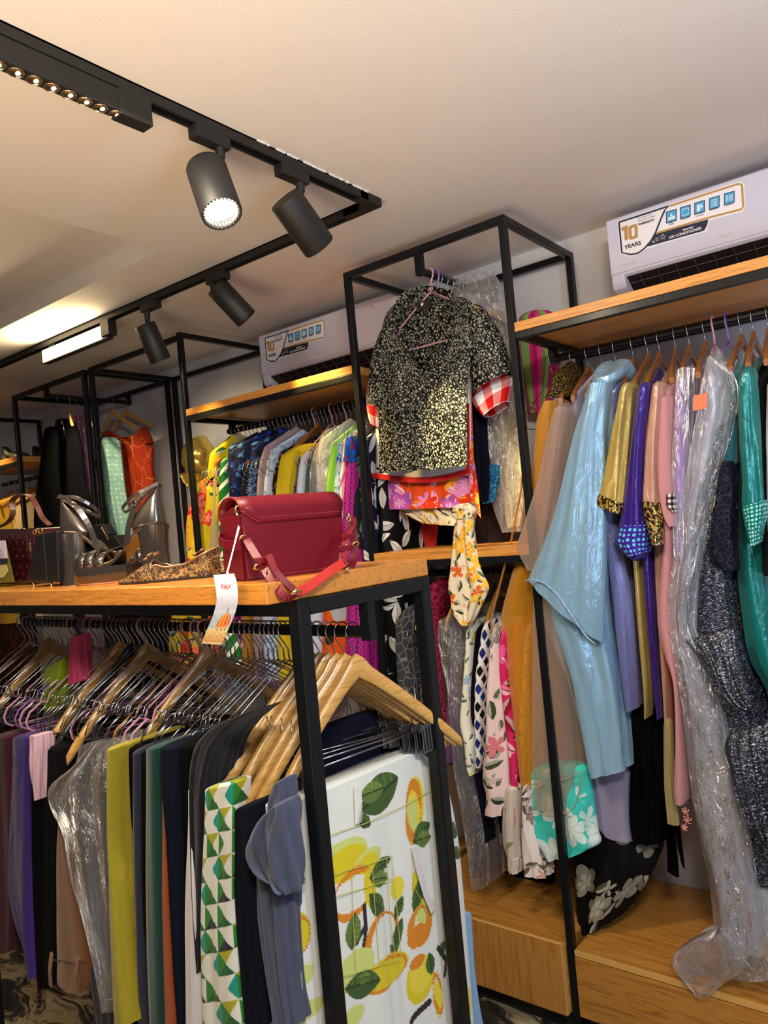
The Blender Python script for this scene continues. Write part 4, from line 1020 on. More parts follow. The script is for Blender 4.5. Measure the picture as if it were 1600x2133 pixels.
# lemon trousers
LU = -.045
def LP(px, py): p = P(px, py, u=LU) - GA; return (p @ GV, p[2])
def lemon_art():
    W_ = np.array(srgb(236, 240, 236))
    mot = []                                              # (kind, pixel outline / params, colour)
    yel, yel2, lime, org, grn, grn2, drk = [np.array(srgb(*k)) for k in ((226, 208, 34), (240, 222, 70), (214, 224, 130), (226, 140, 34), (62, 92, 40), (96, 124, 56), (42, 34, 42))]
    E_ = lambda cx, cy, rx, ry, rot, c: mot.append(('e', cx, cy, rx, ry, rot, c))
    R_ = lambda cx, cy, rx, ry, rot, c, w=.16: mot.append(('r', cx, cy, rx, ry, rot, c, w))
    L_ = lambda x0, y0, x1, y1, w, c=grn: mot.append(('l', x0, y0, x1, y1, w, c))
    S_ = lambda pts, w, c=drk: mot.append(('s', pts, w, c))
    E_(715, 1790, 46, 40, 0, lime); E_(722, 1798, 38, 36, 0, yel); E_(766, 1790, 28, 24, 0, lime); E_(764, 1798, 22, 20, 0, yel)
    E_(865, 1680, 22, 70, -8, yel2); E_(857, 1710, 15, 55, -5, lime); R_(862, 1690, 18, 62, -6, org, .2)
    L_(750, 1690, 830, 1618, 26); L_(748, 1660, 800, 1640, 14, grn2); L_(744, 1702, 772, 1718, 9)
    R_(735, 1860, 36, 44, 10, org); S_([(756, 1886), (760, 1930), (754, 2000)], 3.5); S_([(759, 1925), (742, 1965)], 3)
    E_(768, 1850, 12, 44, 4, yel); L_(766, 1830, 816, 1786, 11); L_(770, 1832, 812, 1828, 11, grn2); L_(766, 1862, 802, 1906, 13)
    L_(738, 1900, 732, 1980, 14, grn2); R_(800, 1960, 34, 60, 25, org, .14); L_(842, 1866, 826, 1918, 9); L_(842, 1912, 818, 2000, 11)
    E_(830, 1850, 14, 26, 0, yel2); E_(740, 2020, 36, 40, 0, lime); E_(805, 2025, 52, 34, -10, yel); R_(806, 2028, 46, 30, -10, org, .10)
    L_(718, 2060, 790, 2040, 17); L_(745, 2040, 770, 2032, 8, grn2); E_(735, 2120, 22, 22, 0, lime)
    L_(860, 1756, 896, 1714, 15); L_(866, 1752, 898, 1742, 12, grn2); E_(875, 1860, 16, 60, 10, yel); L_(862, 1900, 882, 1822, 13); E_(888, 1900, 22, 26, 0, lime)
    E_(872, 1950, 22, 26, 0, org); R_(876, 1930, 20, 44, -15, org, .3); E_(878, 2040, 30, 54, 0, yel); E_(880, 2030, 26, 40, 0, yel2); E_(872, 2005, 17, 15, 0, org); S_([(896, 2088), (868, 2118), (862, 2128)], 5)
    L_(900, 2030, 894, 1985, 10); L_(915, 1990, 928, 1960, 9); S_([(912, 1975), (930, 2000), (926, 2030)], 4); E_(912, 2080, 10, 44, 6, yel2); R_(912, 2070, 9, 46, 6, org, .2)
    E_(945, 1830, 14, 34, 0, yel2); L_(930, 1720, 960, 1740, 12); L_(940, 1770, 968, 1784, 9); E_(978, 2090, 10, 40, 0, yel2)
    # strip at the left
    L_(588, 1800, 622, 1790, 15, grn2); R_(612, 1760, 12, 34, 10, org, .3); S_([(628, 1800), (622, 1840), (610, 1856)], 3.5); E_(606, 1840, 22, 26, 0, lime)
    L_(590, 1862, 606, 1920, 12); E_(617, 1950, 25, 42, 0, yel); R_(620, 1955, 22, 38, 0, org, .08); L_(606, 1985, 626, 2044, 10); E_(640, 2030, 12, 20, 0, lime); E_(628, 2120, 40, 20, 0, lime)
    P0 = np.array(LP(760, 1900)); sx = np.linalg.norm(np.array(LP(770, 1900)) - P0) / 10; sy = np.linalg.norm(np.array(LP(760, 1910)) - P0) / 10
    out = []
    for mm in mot:
        if mm[0] in 'er':
            out.append((mm[0], LP(mm[1], mm[2]), mm[3] * sx, mm[4] * sy, math.radians(mm[5])) + tuple(mm[6:]))
        elif mm[0] == 'l': out.append(('l', LP(mm[1], mm[2]), LP(mm[3], mm[4]), mm[5] * sx, mm[6]))
        else: out.append(('s', [LP(*p) for p in mm[1]], mm[2] * sx, mm[3]))
    return W_, out
def lemon_fn(co):
    base, mot = lemon_art(); a, b = co[:, 0], co[:, 1]
    jit = .0011 * np.sin(a * 620 + 3 * np.sin(b * 400)) + .0010 * np.sin(b * 910 + a * 460); c = np.tile(base, (len(a), 1))
    for mm in mot:
        if mm[0] in 'er':
            (cx, cy), rx, ry, rot = mm[1:5]; x, y = a - cx, b - cy; ca, sa = math.cos(rot), math.sin(rot)
            q = np.sqrt(((x * ca + y * sa) / rx) ** 2 + ((-x * sa + y * ca) / ry) ** 2) + jit / rx
            if mm[0] == 'e': s_ = q < 1
            else: s_ = (np.abs(q - 1) < mm[6] * (.75 + .5 * np.sin(np.arctan2(y, x) * 2 + rx * 900)))
            c[s_] = mm[5]
        elif mm[0] == 'l':
            p, q_, w, col = np.array(mm[1]), np.array(mm[2]), mm[3], mm[4]; d = q_ - p; L = np.linalg.norm(d); d /= L
            t = ((a - p[0]) * d[0] + (b - p[1]) * d[1]) / L; r = np.abs(-(a - p[0]) * d[1] + (b - p[1]) * d[0]) + jit * .3
            s_ = (t > 0) & (t < 1) & (r < w * np.sin(PI * np.clip(t, 0, 1)) ** .8); c[s_] = col
            side = (-(a - p[0]) * d[1] + (b - p[1]) * d[0]) > 0
            c[s_ & side & (np.sin(t * 40) > -.2)] = col * 1.5; c[s_ & (r < w * .08)] = np.array(srgb(40, 56, 28))
        else:
            for p, q_ in zip(mm[1][:-1], mm[1][1:]):
                p, q_ = np.array(p), np.array(q_); d = q_ - p; L = np.linalg.norm(d); d /= L
                t = np.clip(((a - p[0]) * d[0] + (b - p[1]) * d[1]) / L, 0, 1); r = np.hypot(a - p[0] - t * L * d[0], b - p[1] - t * L * d[1]); c[r < mm[2] + jit * .3] = mm[3]
    return c
def paint_co(o, plane='E'):
    me = o.data; n = len(me.vertices); co = np.empty(n * 3, np.float32); me.vertices.foreach_get('co', co); co = co.reshape(-1, 3) + ROOT[o.name]
    d = co - GA; q = np.stack([d @ GV, co[:, 2]], 1)
    ca = me.color_attributes.new('print', 'FLOAT_COLOR', 'POINT'); c = np.ones((n, 4), np.float32); c[:, :3] = lemon_fn(q); ca.data.foreach_set('color', c.ravel())
M_lem = painted('lemon_print', .7)
lt = thing('trousers', 'white trousers printed with lemons and leaves, at the near end of the centre rack', 'trousers', tuple(G(LU - .02, .27, .55)), GRP)
b = drape('leg_panel', [(583, 1686, 880, 1562), (585, 1730, 932, 1610), (588, 1800, 962, 1730), (594, 1900, 974, 1850), (602, 2000, 984, 1980), (612, 2100, 994, 2100), (618, 2150, 998, 2150)], M_lem, lt, 'E', LU, .055, N=440, M=330, fold=.005, k=4, seed=31, ex=.45, rnd=0); paint_co(b)
m = MB(); fp = lambda x, y, d=.0085: P(x, y, u=LU + d)
m.strap([fp(x, y) for x, y in ((746, 1636), (746, 1660), (748, 1715))], GV, .020, .003); m.build('belt_loop', M_lem, lt, bevel=.001); 
for o_ in lt.children:
    if o_.name.startswith('belt_loop'): paint_co(o_)
M_st = cloth('yellow_thread', srgb(196, 192, 90))
m = MB(); W2 = .0009
for pts in (((686, 1740), (760, 1716), (840, 1680), (905, 1640)), ((694, 1822), (770, 1800), (816, 1784)), ((816, 1784), (824, 1860), (836, 1996)), ((836, 1996), (780, 2016), (716, 2034)), ((733, 1822), (737, 1930), (742, 2024)), ((776, 1806), (782, 1900), (790, 2006)), ((806, 1790), (812, 1900), (824, 2000)), ((694, 1870), (760, 1850), (820, 1830)),
            ((858, 1766), (864, 1850), (890, 1900)), ((862, 1770), (882, 1840), (902, 1896))):
    m.tube([fp(x, y, .006) for x, y in pts], W2, 4)
m.build('stitching', M_st, lt)
m = MB(); m.strap([fp(x, y, .007) for x, y in ((862, 1762), (872, 1810), (886, 1860), (902, 1898))], GV, .016, .003); m.build('pocket_flap', M_whitec, lt, bevel=.001)
gar('dress', 'dress', 'light blue cloth showing at the foot of the lemon trousers', [(972, 1900, 984, 1900), (975, 2000, 992, 2010), (980, 2080, 1002, 2090), (985, 2150, 1012, 2150)], M_ltblue, frame='E', off=-.10, depth=.04, seed=33, fold=.003, group=None)

# ================================================================== things on top of the centre rack
M_red = plain('red_leather', srgb(98, 10, 28), .40, 0, .22, .03, (420, .06)); M_redi = plain('red_leather_edge', srgb(60, 14, 18), .5); M_redl = plain('red_leather_lining', srgb(176, 40, 34), .5)
M_thr = plain('pale_thread', srgb(150, 60, 56), .7)
E1 = np.array([.304, .953, 0]); E1 /= np.linalg.norm(E1); E2 = np.array([-E1[1], E1[0], 0]); B0 = P(513, 1211, Z=TOP)
BWd, BD, BH = .226, .100, .130
def Bq(a, b, z): return B0 + E1 * a + E2 * b + np.array([0, 0, z])
hb = thing('handbag', 'red leather handbag with flap and folded shoulder strap, at the corner of the oak top', 'handbag', tuple(Bq(.1, .045, 0)))
m = MB(); prof = [(0, 0.002), (BD, .002), (BD, BH - .012), (BD * .86, BH + .006), (BD * .5, BH + .016), (BD * .14, BH + .006), (0, BH - .012)]
m.prism(prof, lambda p: Bq(p[2], p[0], p[1]), .004, BWd - .004); m.build('body', M_red, hb, bevel=.002)
m = MB(); m.prism([(-.0025, 0), (.001, 0), (.001, BH), (-.0025, BH)], lambda p: Bq(p[2], p[0], p[1]), 0, BWd); m.build('back_panel', M_red, hb, bevel=.0012)
for a in (-.001, BWd):
    m = MB(); m.prism([(.004, .001), (BD * .5, .006), (BD - .002, .001), (BD - .004, BH - .004), (BD * .5, BH - .002), (.004, BH - .004)], lambda p: Bq(p[2], p[0], p[1]), a - .002, a + .002); m.build('side_gusset', M_red, hb, bevel=.001)
rows = []
for k in range(34):                       # the flap: up the back, over the top, down the far side
    s_ = k / 33
    if s_ < .16: q = (-.0045, .110 + s_ / .16 * .022)
    elif s_ < .72:
        t = (s_ - .16) / .56 * PI; q = (BD / 2 - (BD / 2 + .005) * math.cos(t), BH + .004 + .030 * math.sin(t))
    else: q = (BD + .005, BH + .004 - (s_ - .72) / .28 * .085)
    cut = max(0, (.17 - s_) / .17); c2 = max(0, (s_ - .74) / .26)
    rows.append((q, -.002 + .034 * cut + .03 * c2, BWd + .002 - .006 * cut - .03 * c2))
m = MB(); m.loft([[Bq(a0 + (a1 - a0) * j / 8, q[0], q[1]) for j in range(9)] for q, a0, a1 in rows], False)
fl = m.build('flap', M_red, hb, smooth=True); sd = fl.modifiers.new('solid', 'SOLIDIFY'); sd.thickness = .0034; sd.offset = 0
m = MB()
for da in (.004,): m.tube([Bq(a0 + da, q[0] - .0022 if k < 6 else q[0], q[1] + (.0022 if 6 <= k < 24 else 0)) for k, (q, a0, a1) in enumerate(rows[:24])], .0006, 4)
q, a0, a1 = rows[0]; m.tube([Bq(a0 + .004, -.0068, q[1] + .010), Bq(a1 - .004, -.0068, q[1] + .010)], .0005, 4); m.tube([Bq(.004, -.003, .006), Bq(BWd - .004, -.003, .006)], .0005, 4); m.tube([Bq(.004, -.003, .006), Bq(.004, -.003, .11)], .0005, 4)
m.build('stitching', M_thr, fl)
# side loop, clasps, strap
m = MB(); m.strap([Bq(-.004, BD - .005, .095), Bq(-.012, BD * .86, .082), Bq(-.016, BD * .5, .074), Bq(-.010, .012, .070), Bq(-.003, .004, .070)], (0, 0, 1), .018, .0028); m.build('side_loop', M_red, hb, bevel=.0008)
def gp3(x, y, u): return P(x, y, u=u)
for side, (cx, cy, uu) in enumerate(((499, 1064, -.135), (726, 1080, -.06))):
    c = gp3(cx, cy, uu); m = MB(); s_ = 1 if side == 0 else .6
    m.tube([c + E1 * .008 * s_ * math.cos(t) + np.array([0, 0, .010 * s_ * math.sin(t)]) for t in np.linspace(0, 2 * PI, 14)[:-1]], .0032 * s_, 8, closed=True)
    m.lathe([(.0001, -.004), (.006 * s_, -.003), (.007 * s_, 0), (.006 * s_, .003), (.0001, .004)], lambda p, c=c: c + E1 * p[0] + E2 * p[1] + np.array([0, 0, p[2] + .012 * s_]), 12)
    d = np.array([.004, -.004, -.030]); m.tube([c + (0, 0, -.008), c + d * .6 + (0, 0, -.006), c + d + (0, 0, -.004)], [.0045 * s_, .0034 * s_, .005 * s_], 8)
    m.build('clasp', M_gold, hb, smooth=True, auto=40)
S1 = [(508, 1112, -.128), (516, 1128, -.112), (530, 1152, -.085), (546, 1178, -.055), (560, 1200, -.028), (576, 1222, -.004), (590, 1240, .014), (602, 1246, .018), (614, 1244, .018), (620, 1236, .016)]
S2 = [(622, 1233, .016), (640, 1224, .014), (668, 1204, .012), (694, 1186, .010), (716, 1172, .008)]
S3 = [(714, 1172, .008), (716, 1150, -.002), (720, 1130, -.015), (728, 1108, -.035), (736, 1092, -.05), (733, 1078, -.06)]
S4 = [(560, 1156, -.035), (575, 1190, -.012), (596, 1214, .004), (612, 1228, .013)]
def strap(name, S, w, mat, nrm=None, t=.0034, par=hb):
    pts = spline([gp3(*p) for p in S], 26); m = MB(); m.strap(pts, nrm if nrm is not None else (GV * .8 + np.array([.35, 0, .35])), w, t); o = m.build(name, mat, par, bevel=.0008)
    mm = MB()
    return o
strap('shoulder_strap', S1, .016, M_red); strap('shoulder_strap', S4, .013, M_red); strap('shoulder_strap', S2, .018, M_redl, (GV * .25 + np.array([0, 0, 1.0]) - GU * .5)); strap('shoulder_strap', S3, .016, M_red)
strap('strap_end', [(735, 1100, -.055), (739, 1130, -.05), (738, 1160, -.045), (730, 1182, -.04)], .017, M_red)
for (x, y, u) in ((543, 1168, -.055), (724, 1118, -.022), (718, 1142, -.005)):
    c = gp3(x, y, u); m = MB(); m.strap([c + (0, 0, .006), c + (0, 0, -.006)], GV * .8 + np.array([.3, 0, .1]), .026, .012); m.build('strap_keeper', M_red, hb, bevel=.002)
for (x, y, u, r) in ((618, 1236, .022, .011), (537, 1180, -.058, .008), (507, 1120, -.124, .008), (740, 1134, -.045, .009), (724, 1187, .006, .006)):
    c = gp3(x, y, u); m = MB(); m.tube([c + GV * r * math.cos(t) + (np.array([0, 0, 1]) * .55 + GU * .5) * r * math.sin(t) for t in np.linspace(0, 2 * PI, 17)[:-1]], .0022, 8, closed=True); m.build('buckle_ring', M_gold, hb, smooth=True)
for (x, y, u) in ((554, 1190, -.034), (722, 1136, -.008)):
    c = gp3(x, y, u); m = MB(); m.lathe([(.0034, 0), (.0030, .0015), (.0001, .002)], lambda p, c=c: c + GV * p[0] + np.array([0, 0, p[1]]) + GU * p[2], 10); m.build('rivet', M_gold, hb, smooth=True)
# price tag
pt_ = thing('price_tag', 'paper price tag with orange dome picture, hanging from the red handbag', 'price tag', tuple(P(455, 1270, v=-.03)))
m = MB(); a, b = gp3(500, 1083, -.138), P(473, 1192, v=-.022); m.tube([a, a * .5 + b * .5 + (0, 0, -.002), b, P(472, 1204, v=-.024)], .0011, 6); m.tube([a + GV * .004, a * .5 + b * .5 + GV * .002, b + GU * .002], .0010, 6); m.tube([b + GU * .0015, b - (0, 0, .004)], .0024, 8); m.build('string', plain('white_string', (.82, .80, .74), .8), pt_, smooth=True)
M_tag = NT('tag_print'); _a = M_tag.new('ShaderNodeAttribute', attribute_name='print'); M_tag.set(color=_a.outputs['Color'], rough=.45, spec=.4); M_tag = M_tag.mat
card = panel('card', [(444.4, 1197.5, 487.5, 1194.7), (448, 1216, 493, 1212.5), (451, 1240, 495.5, 1236), (451, 1254, 495, 1254), (444, 1282, 489.5, 1278), (432, 1310, 476, 1310), (420, 1340, 461, 1343)], M_tag, pt_, 'G', offs=[-.022, -.026, -.030, -.030, -.026, -.018, -.008], N=90, M=260, bulge=.0005, fold=0, thick=.0005)
def dome(uv):
    a = uv[:, 0] / uv[:, 0].max(); b = -uv[:, 1] / (-uv[:, 1]).max() * .84 + .02; rs = np.random.RandomState(2)
    n = np.sin(a * 23 + 4 * np.sin(b * 31)) * np.sin(b * 47 + 3 * np.sin(a * 19))
    c = np.tile(np.array(srgb(196, 200, 222)), (len(a), 1)); m_ = b > .36; c[m_] = np.array(srgb(204, 214, 232)); m_ = (b > .40) & (b < .60) & (n > .15) & (a < .4); c[m_] = np.array(srgb(160, 196, 232)); m_ = (b > .42) & (b < .5) & (n > .2) & (a > .8); c[m_] = np.array(srgb(160, 196, 232))
    m_ = b > .62; c[m_] = np.array(srgb(246, 226, 176)); m_ = (b > .66) & (n > .1); c[m_] = np.array(srgb(236, 182, 96)); m_ = (b > .72) & (n < -.45); c[m_] = np.array(srgb(232, 136, 60)); m_ = (b > .80) & (n > .55); c[m_] = np.array(srgb(250, 222, 90)); m_ = b > .84; c[m_] = np.array(srgb(248, 236, 214))
    cx = .64; r = np.clip((b - .395) / .175, 0, 1); hw = .29 * np.sqrt(np.clip(1 - (1 - r) ** 2.2, 0, 1)); d = a - cx
    ins = (b > .395) & (b < .57) & (np.abs(d) < hw); c[ins] = np.array(srgb(236, 128, 40)); c[ins & (d > 0)] = np.array(srgb(226, 104, 52))
    for k in (-.55, .05, .62): c[ins & (np.abs(d - hw * k) < .016)] = np.array(srgb(250, 214, 160))
    m_ = (b > .57) & (b < .60) & (np.abs(d) < .27); c[m_] = np.array(srgb(232, 150, 90)); m_ = (b > .60) & (b < .68) & (np.abs(d) < .27); c[m_] = np.array(srgb(244, 216, 160))
    for k in (-.15, .04, .2): c[(np.abs(d - k) < .022) & (b > .615) & (b < .645)] = np.array(srgb(90, 74, 62))
    m_ = (np.abs(d) < .035) & (b > .345) & (b < .395); c[m_] = np.array(srgb(150, 150, 150)); m_ = (np.abs(d) < .009) & (b > .30) & (b < .35); c[m_] = np.array(srgb(90, 90, 96))
    m_ = (b > .80) & (b < .815) & (np.sin(a * 80) > .2); c[m_] = np.array(srgb(180, 110, 50)); return c
paint(card, dome)
tp = P(460, 1226, v=-.0312); text('ITALY', 'lettering', tp, .0098, plain('tag_red', srgb(190, 60, 60), .5), pt_, rotz=gang, sx=1.12, bold=.0002, ext=.0002)

# ------------------------------------------------------------------ shoes
M_silver = plain('pewter_leather', (.115, .10, .09), .17, .8, .5, .4); M_insole = plain('tan_insole', srgb(206, 150, 96), .5); M_sole = plain('peach_sole', srgb(206, 140, 104), .5)
M_lin = plain('brown_lining', srgb(132, 92, 74), .55)
def platform_shoe(label, heel, toe, L=.232):
    heel = np.array(heel, float); d = np.array(toe, float) - heel; d[2] = 0; d /= np.linalg.norm(d); w = np.array([-d[1], d[0], 0])
    Q = lambda l, s_, z: heel + d * l + w * s_ + np.array([0, 0, z])
    t = thing('platform_sandal', label, 'shoe', tuple(Q(.1, 0, 0)), 'pewter platform sandals')
    def hwid(l):
        x = l / L
        return float(np.interp(x, [0, .08, .2, .42, .6, .74, .88, .96, 1], [.022, .032, .034, .034, .042, .047, .040, .026, .008]))
    def foot(l): return float(np.interp(l / L, [0, .14, .26, .38, .50, .60, 1], [.144, .140, .118, .082, .056, .050, .050]))
    # footbed
    rings = []
    for k in range(30):
        l = L * k / 29; h = hwid(l); z = foot(l); th = .006
        rings.append([Q(l, -h, z - th), Q(l, h, z - th), Q(l, h * .96, z), Q(l, -h * .96, z)])
    m = MB(); m.loft(rings, True, True, True); m.build('insole', M_insole, t, bevel=.001)
    rings = []
    for k in range(30):
        l = L * k / 29; h = hwid(l) + .002; z = foot(l) - .0015
        rings.append([Q(l, -h, z - .009), Q(l, h, z - .009), Q(l, h, z), Q(l, -h, z)])
    m = MB(); m.loft(rings, True, True, True); m.build('footbed_edge', M_silver, t, bevel=.0015)
    # platform
    ol = [(l, hwid(l) + .0035) for l in np.linspace(L * .34, L, 24)]; poly = [(l, h) for l, h in ol] + [(l, -h) for l, h in ol[::-1]]
    m = MB(); rings = []
    for z, sh in ((.004, .93), (.009, .985), (.038, 1.0), (.044, .99)):
        rings.append([Q(L * .34 + (l - L * .34) * (1 if z > .005 else .97), s_ * sh, z) for l, s_ in poly])
    m.loft(rings, True, True, True); m.build('platform', M_silver, t, smooth=True, auto=40)
    m = MB(); m.loft([[Q(L * .34 + (l - L * .34) * .96, s_ * .9, z) for l, s_ in poly] for z in (0, .0045)], True, True, True); m.build('sole', M_sole, t)
    # block heel
    m = MB(); rings = []
    for z, f_ in ((0, 1.12), (.03, 1.0), (.07, .94), (.105, 1.0), (.136, 1.14)):
        r = []
        for k in range(20):
            a = 2 * PI * k / 20; ca, sa = math.cos(a), math.sin(a)
            r.append(Q(.022 + .031 * f_ * np.sign(ca) * abs(ca) ** .5, .032 * f_ * np.sign(sa) * abs(sa) ** .5, z))
        rings.append(r)
    m.loft(rings, True, True, True); m.build('heel', M_silver, t, smooth=True, auto=45)
    # heel counter, pointed up at the back
    rings = []
    for k in range(19):
        a = -1 + 2 * k / 18; ang = a * 2.2; bl = .036 - .046 * math.cos(ang); sw = .0345 * math.sin(ang * .82)
        top = .146 + .100 * (1 - abs(a)) ** .85
        rings.append([Q(bl + .010 * q * (1 - abs(a)), sw * (1 - .30 * q ** 2), .134 + (top - .134) * q) for q in np.linspace(0, 1, 8)])
    m = MB(); m.loft(rings, False); o = m.build('heel_counter', M_silver, t, smooth=True); sd = o.modifiers.new('solid', 'SOLIDIFY'); sd.thickness = .0026
    # straps: from the counter peak down to the sides, an ankle loop, toe bands
    for sg in (1, -1):
        m = MB(); pts = spline([Q(-.004, .004 * sg, .240), Q(.034, .028 * sg, .208), Q(.064, .037 * sg, .150), Q(.078, .036 * sg, .092)], 14); m.strap(pts, d, .015, .002); m.build('side_strap', M_silver, t, bevel=.0006)
    m = MB(); pts = spline([Q(-.006, -.010, .238), Q(.04, -.044, .228), Q(.084, -.036, .196), Q(.094, 0, .176), Q(.078, .036, .188), Q(.034, .040, .216), Q(-.006, .010, .238)], 26); m.strap(pts, np.array([0, 0, 1]) + d * .5, .009, .002); m.build('ankle_strap', M_silver, t, bevel=.0006)
    c = Q(.050, .036, .194); m = MB(); m.tube([c + d * .007 * math.cos(a) + np.array([0, 0, .007 * math.sin(a)]) for a in np.linspace(0, 2 * PI, 13)[:-1]], .0014, 6, closed=True); m.build('buckle', M_chrome, t, smooth=True)
    for (l0, l1, hh) in ((.58, .68, .026), (.69, .79, .032), (.80, .89, .028)):
        rings = []
        for l in (L * l0, L * (l0 + l1) / 2, L * l1):
            h = hwid(l) + .003; rings.append([Q(l, h * math.cos(a), .042 + (hh + .012) * math.sin(a) ** .8) for a in np.linspace(0, PI, 15)])
        m = MB(); m.loft(rings, False); o = m.build('toe_band', M_silver, t, smooth=True); sd = o.modifiers.new('solid', 'SOLIDIFY'); sd.thickness = .002
    rings = []
    for l in np.linspace(L * .90, L * .985, 6):
        h = hwid(l) + .002; rings.append([Q(l, h * math.cos(a), .042 + .034 * (1 - (l / L - .9) * 3) * math.sin(a) ** .8) for a in np.linspace(0, PI, 15)])
    m = MB(); m.loft(rings, False); m.build('toe_band', M_silver, t, smooth=True)
    m = MB(); m.tube(spline([Q(L * .66, -.046, .048), Q(L * .68, 0, .086), Q(L * .72, .046, .048)], 12), .002, 6); m.tube(spline([Q(L * .86, -.040, .048), Q(L * .70, 0, .090), Q(L * .44, .040, .076)], 12), .002, 6); m.build('piping', M_silver, t, smooth=True)
    return t
platform_shoe('left pewter platform sandal, heel towards the viewer beside the black bag', G(-.945, .125, TOP + .001), G(-.945 + .10, .125 + .21, TOP), .225)
platform_shoe('right pewter platform sandal, platform toe towards the viewer, heel behind the lace flats', G(-.640, .225, TOP + .001), G(-.850, .105, TOP), .246)

M_lace = NT('gold_lace'); _c = M_lace.warp(M_lace.coord('Object'), 60, .012); _v = M_lace.voro(_c, 105, 'DISTANCE_TO_EDGE'); _n = M_lace.noise(_c, 26, 3, .5, 2.0)
_f = M_lace.math('MAXIMUM', M_lace.math('LESS_THAN', _v, .03), M_lace.math('LESS_THAN', M_lace.math('ABSOLUTE', M_lace.math('SUBTRACT', _n, .5)), .030))
M_lace.set(color=M_lace.mix(_f, srgb(58, 40, 26), srgb(160, 124, 72)), rough=.45, metal=.25); M_lace.bump(_f, .5, .0015); M_lace = M_lace.mat
M_brz = plain('bronze_piping', srgb(150, 122, 96), .25, .7); M_dk = plain('dark_sole', (.02, .018, .018), .5)
def lace_flat(label, toe, heel, L=.245):
    toe = np.array(toe, float); d = np.array(heel, float) - toe; d[2] = 0; d /= np.linalg.norm(d); w = np.array([-d[1], d[0], 0])
    Q = lambda l, s_, z: toe + d * l + w * s_ + np.array([0, 0, z])
    t = thing('pointed_flat', label, 'shoe', tuple(Q(.12, 0, 0)), 'gold lace pointed flats')
    hw = lambda l: float(np.interp(l / L, [0, .06, .18, .32, .5, .7, .88, 1], [.002, .011, .026, .038, .034, .028, .029, .006]))
    ht = lambda l: float(np.interp(l / L, [0, .1, .24, .34, .5, .7, .85, 1], [.007, .018, .037, .047, .031, .035, .052, .068]))
    ol = [(l, hw(l)) for l in np.linspace(0, L, 30)]; poly = [(l, h) for l, h in ol] + [(l, -h) for l, h in ol[::-1]][1:-1]
    m = MB(); m.prism(poly, lambda p: Q(p[0], p[1], p[2]), 0, .006); m.build('sole', M_dk, t, bevel=.001)
    rings = []
    for l in np.linspace(.001, L * .36, 16): rings.append([Q(l, hw(l) * math.cos(a) * 1.02, .005 + (ht(l) - .005) * math.sin(a) ** .75) for a in np.linspace(0, PI, 21)])
    m = MB(); m.loft(rings, False)
    for sg in (1, -1):
        rs = []
        for l in np.linspace(L * .34, L * .995, 16):
            h = ht(l) * (1 if l > L * .4 else .96); rs.append([Q(l, sg * hw(l) * (1.02 - .16 * q), .005 + (h - .005) * q) for q in np.linspace(0, 1, 6)])
        m.loft(rs, False)
    m.build('upper', M_lace, t, smooth=True)
    m = MB(); e = [Q(l, hw(l) * .86, ht(l)) for l in np.linspace(L * .42, L * .99, 12)]; e2 = [Q(l, -hw(l) * .86, ht(l)) for l in np.linspace(L * .42, L * .99, 12)]
    front = [Q(L * .36 + .004 * abs(math.cos(a)), hw(L * .36) * .9 * math.cos(a), .005 + ht(L * .36) * (.55 + .45 * math.sin(a))) for a in np.linspace(PI, 0, 9)]
    m.tube(spline(e2[::-1] + front + e, 60), .0028, 8); m.tube([Q(L * .99, -.006, .067), Q(L * 1.0, 0, .068), Q(L * .99, .006, .067)], .0026, 8); m.build('piping', M_brz, t, smooth=True)
    m = MB()
    c = Q(L * .34, .0, .058)
    for sg in (1, -1):
        m.tube(spline([c, c + w * sg * .016 + d * .012 + np.array([0, 0, .010]), c + w * sg * .030 + d * .004 + np.array([0, 0, .004]), c + w * sg * .014 - d * .004, c], 18), .003, 6, flat=((0, 0, 1), .6)); m.tube([c, c + w * sg * .010 - d * .016 - np.array([0, 0, .006])], .0028, 6)
    m.build('bow', M_brz, t, smooth=True)
    rs = [[Q(l, hw(l) * .8 * s_, .008) for s_ in np.linspace(-1, 1, 5)] for l in np.linspace(L * .3, L * .97, 10)]
    m = MB(); m.loft(rs, False); m.build('insole', M_insole, t, smooth=True)
lace_flat('gold lace pointed flat nearest the viewer, toe left of the red handbag', G(-.600, .070, TOP + .001), G(-.395, .225, TOP))
lace_flat('gold lace pointed flat half hidden behind the nearest one', G(-.575, .185, TOP + .001), G(-.42, .385, TOP))

# ------------------------------------------------------------------ bags and the black sandal at the left
M_blkl = plain('black_leather', (.006, .006, .008), .45, 0, .3, .05, (300, .08)); M_burg = plain('burgundy_patent', srgb(52, 10, 20), .18, 0, .6, .6)
bb = thing('handbag', 'small black leather bag standing on metal feet, left of the pewter sandals', 'handbag', tuple(G(-1.03, .13, TOP)))
bv = .095
pl = [P(x, y, v=bv) for x, y in ((54, 1211), (121, 1213), (117, 1106), (84, 1112), (74, 1119))]
m = MB(); n = len(pl); back = [p + GV * .10 + (0, 0, -.0) for p in pl]; m.add(pl + back, [tuple(range(n)), tuple(range(2 * n - 1, n - 1, -1))] + [(i, i + n, (i + 1) % n + n, (i + 1) % n) for i in range(n)]); m.build('body', M_blkl, bb, bevel=.003)
for (x, dv) in ((70, 0), (107, 0), (70, .08), (107, .08)):
    c = P(x, 1213, v=bv + .006) + GV * dv; m = MB(); m.lathe([(.0045, 0), (.005, .003), (.0035, c[2] - TOP + .001)], lambda p, c=c: np.array([c[0] + p[0], c[1] + p[1], TOP + p[2]]), 10); m.build('foot', M_gold, bb, smooth=True)
m = MB()
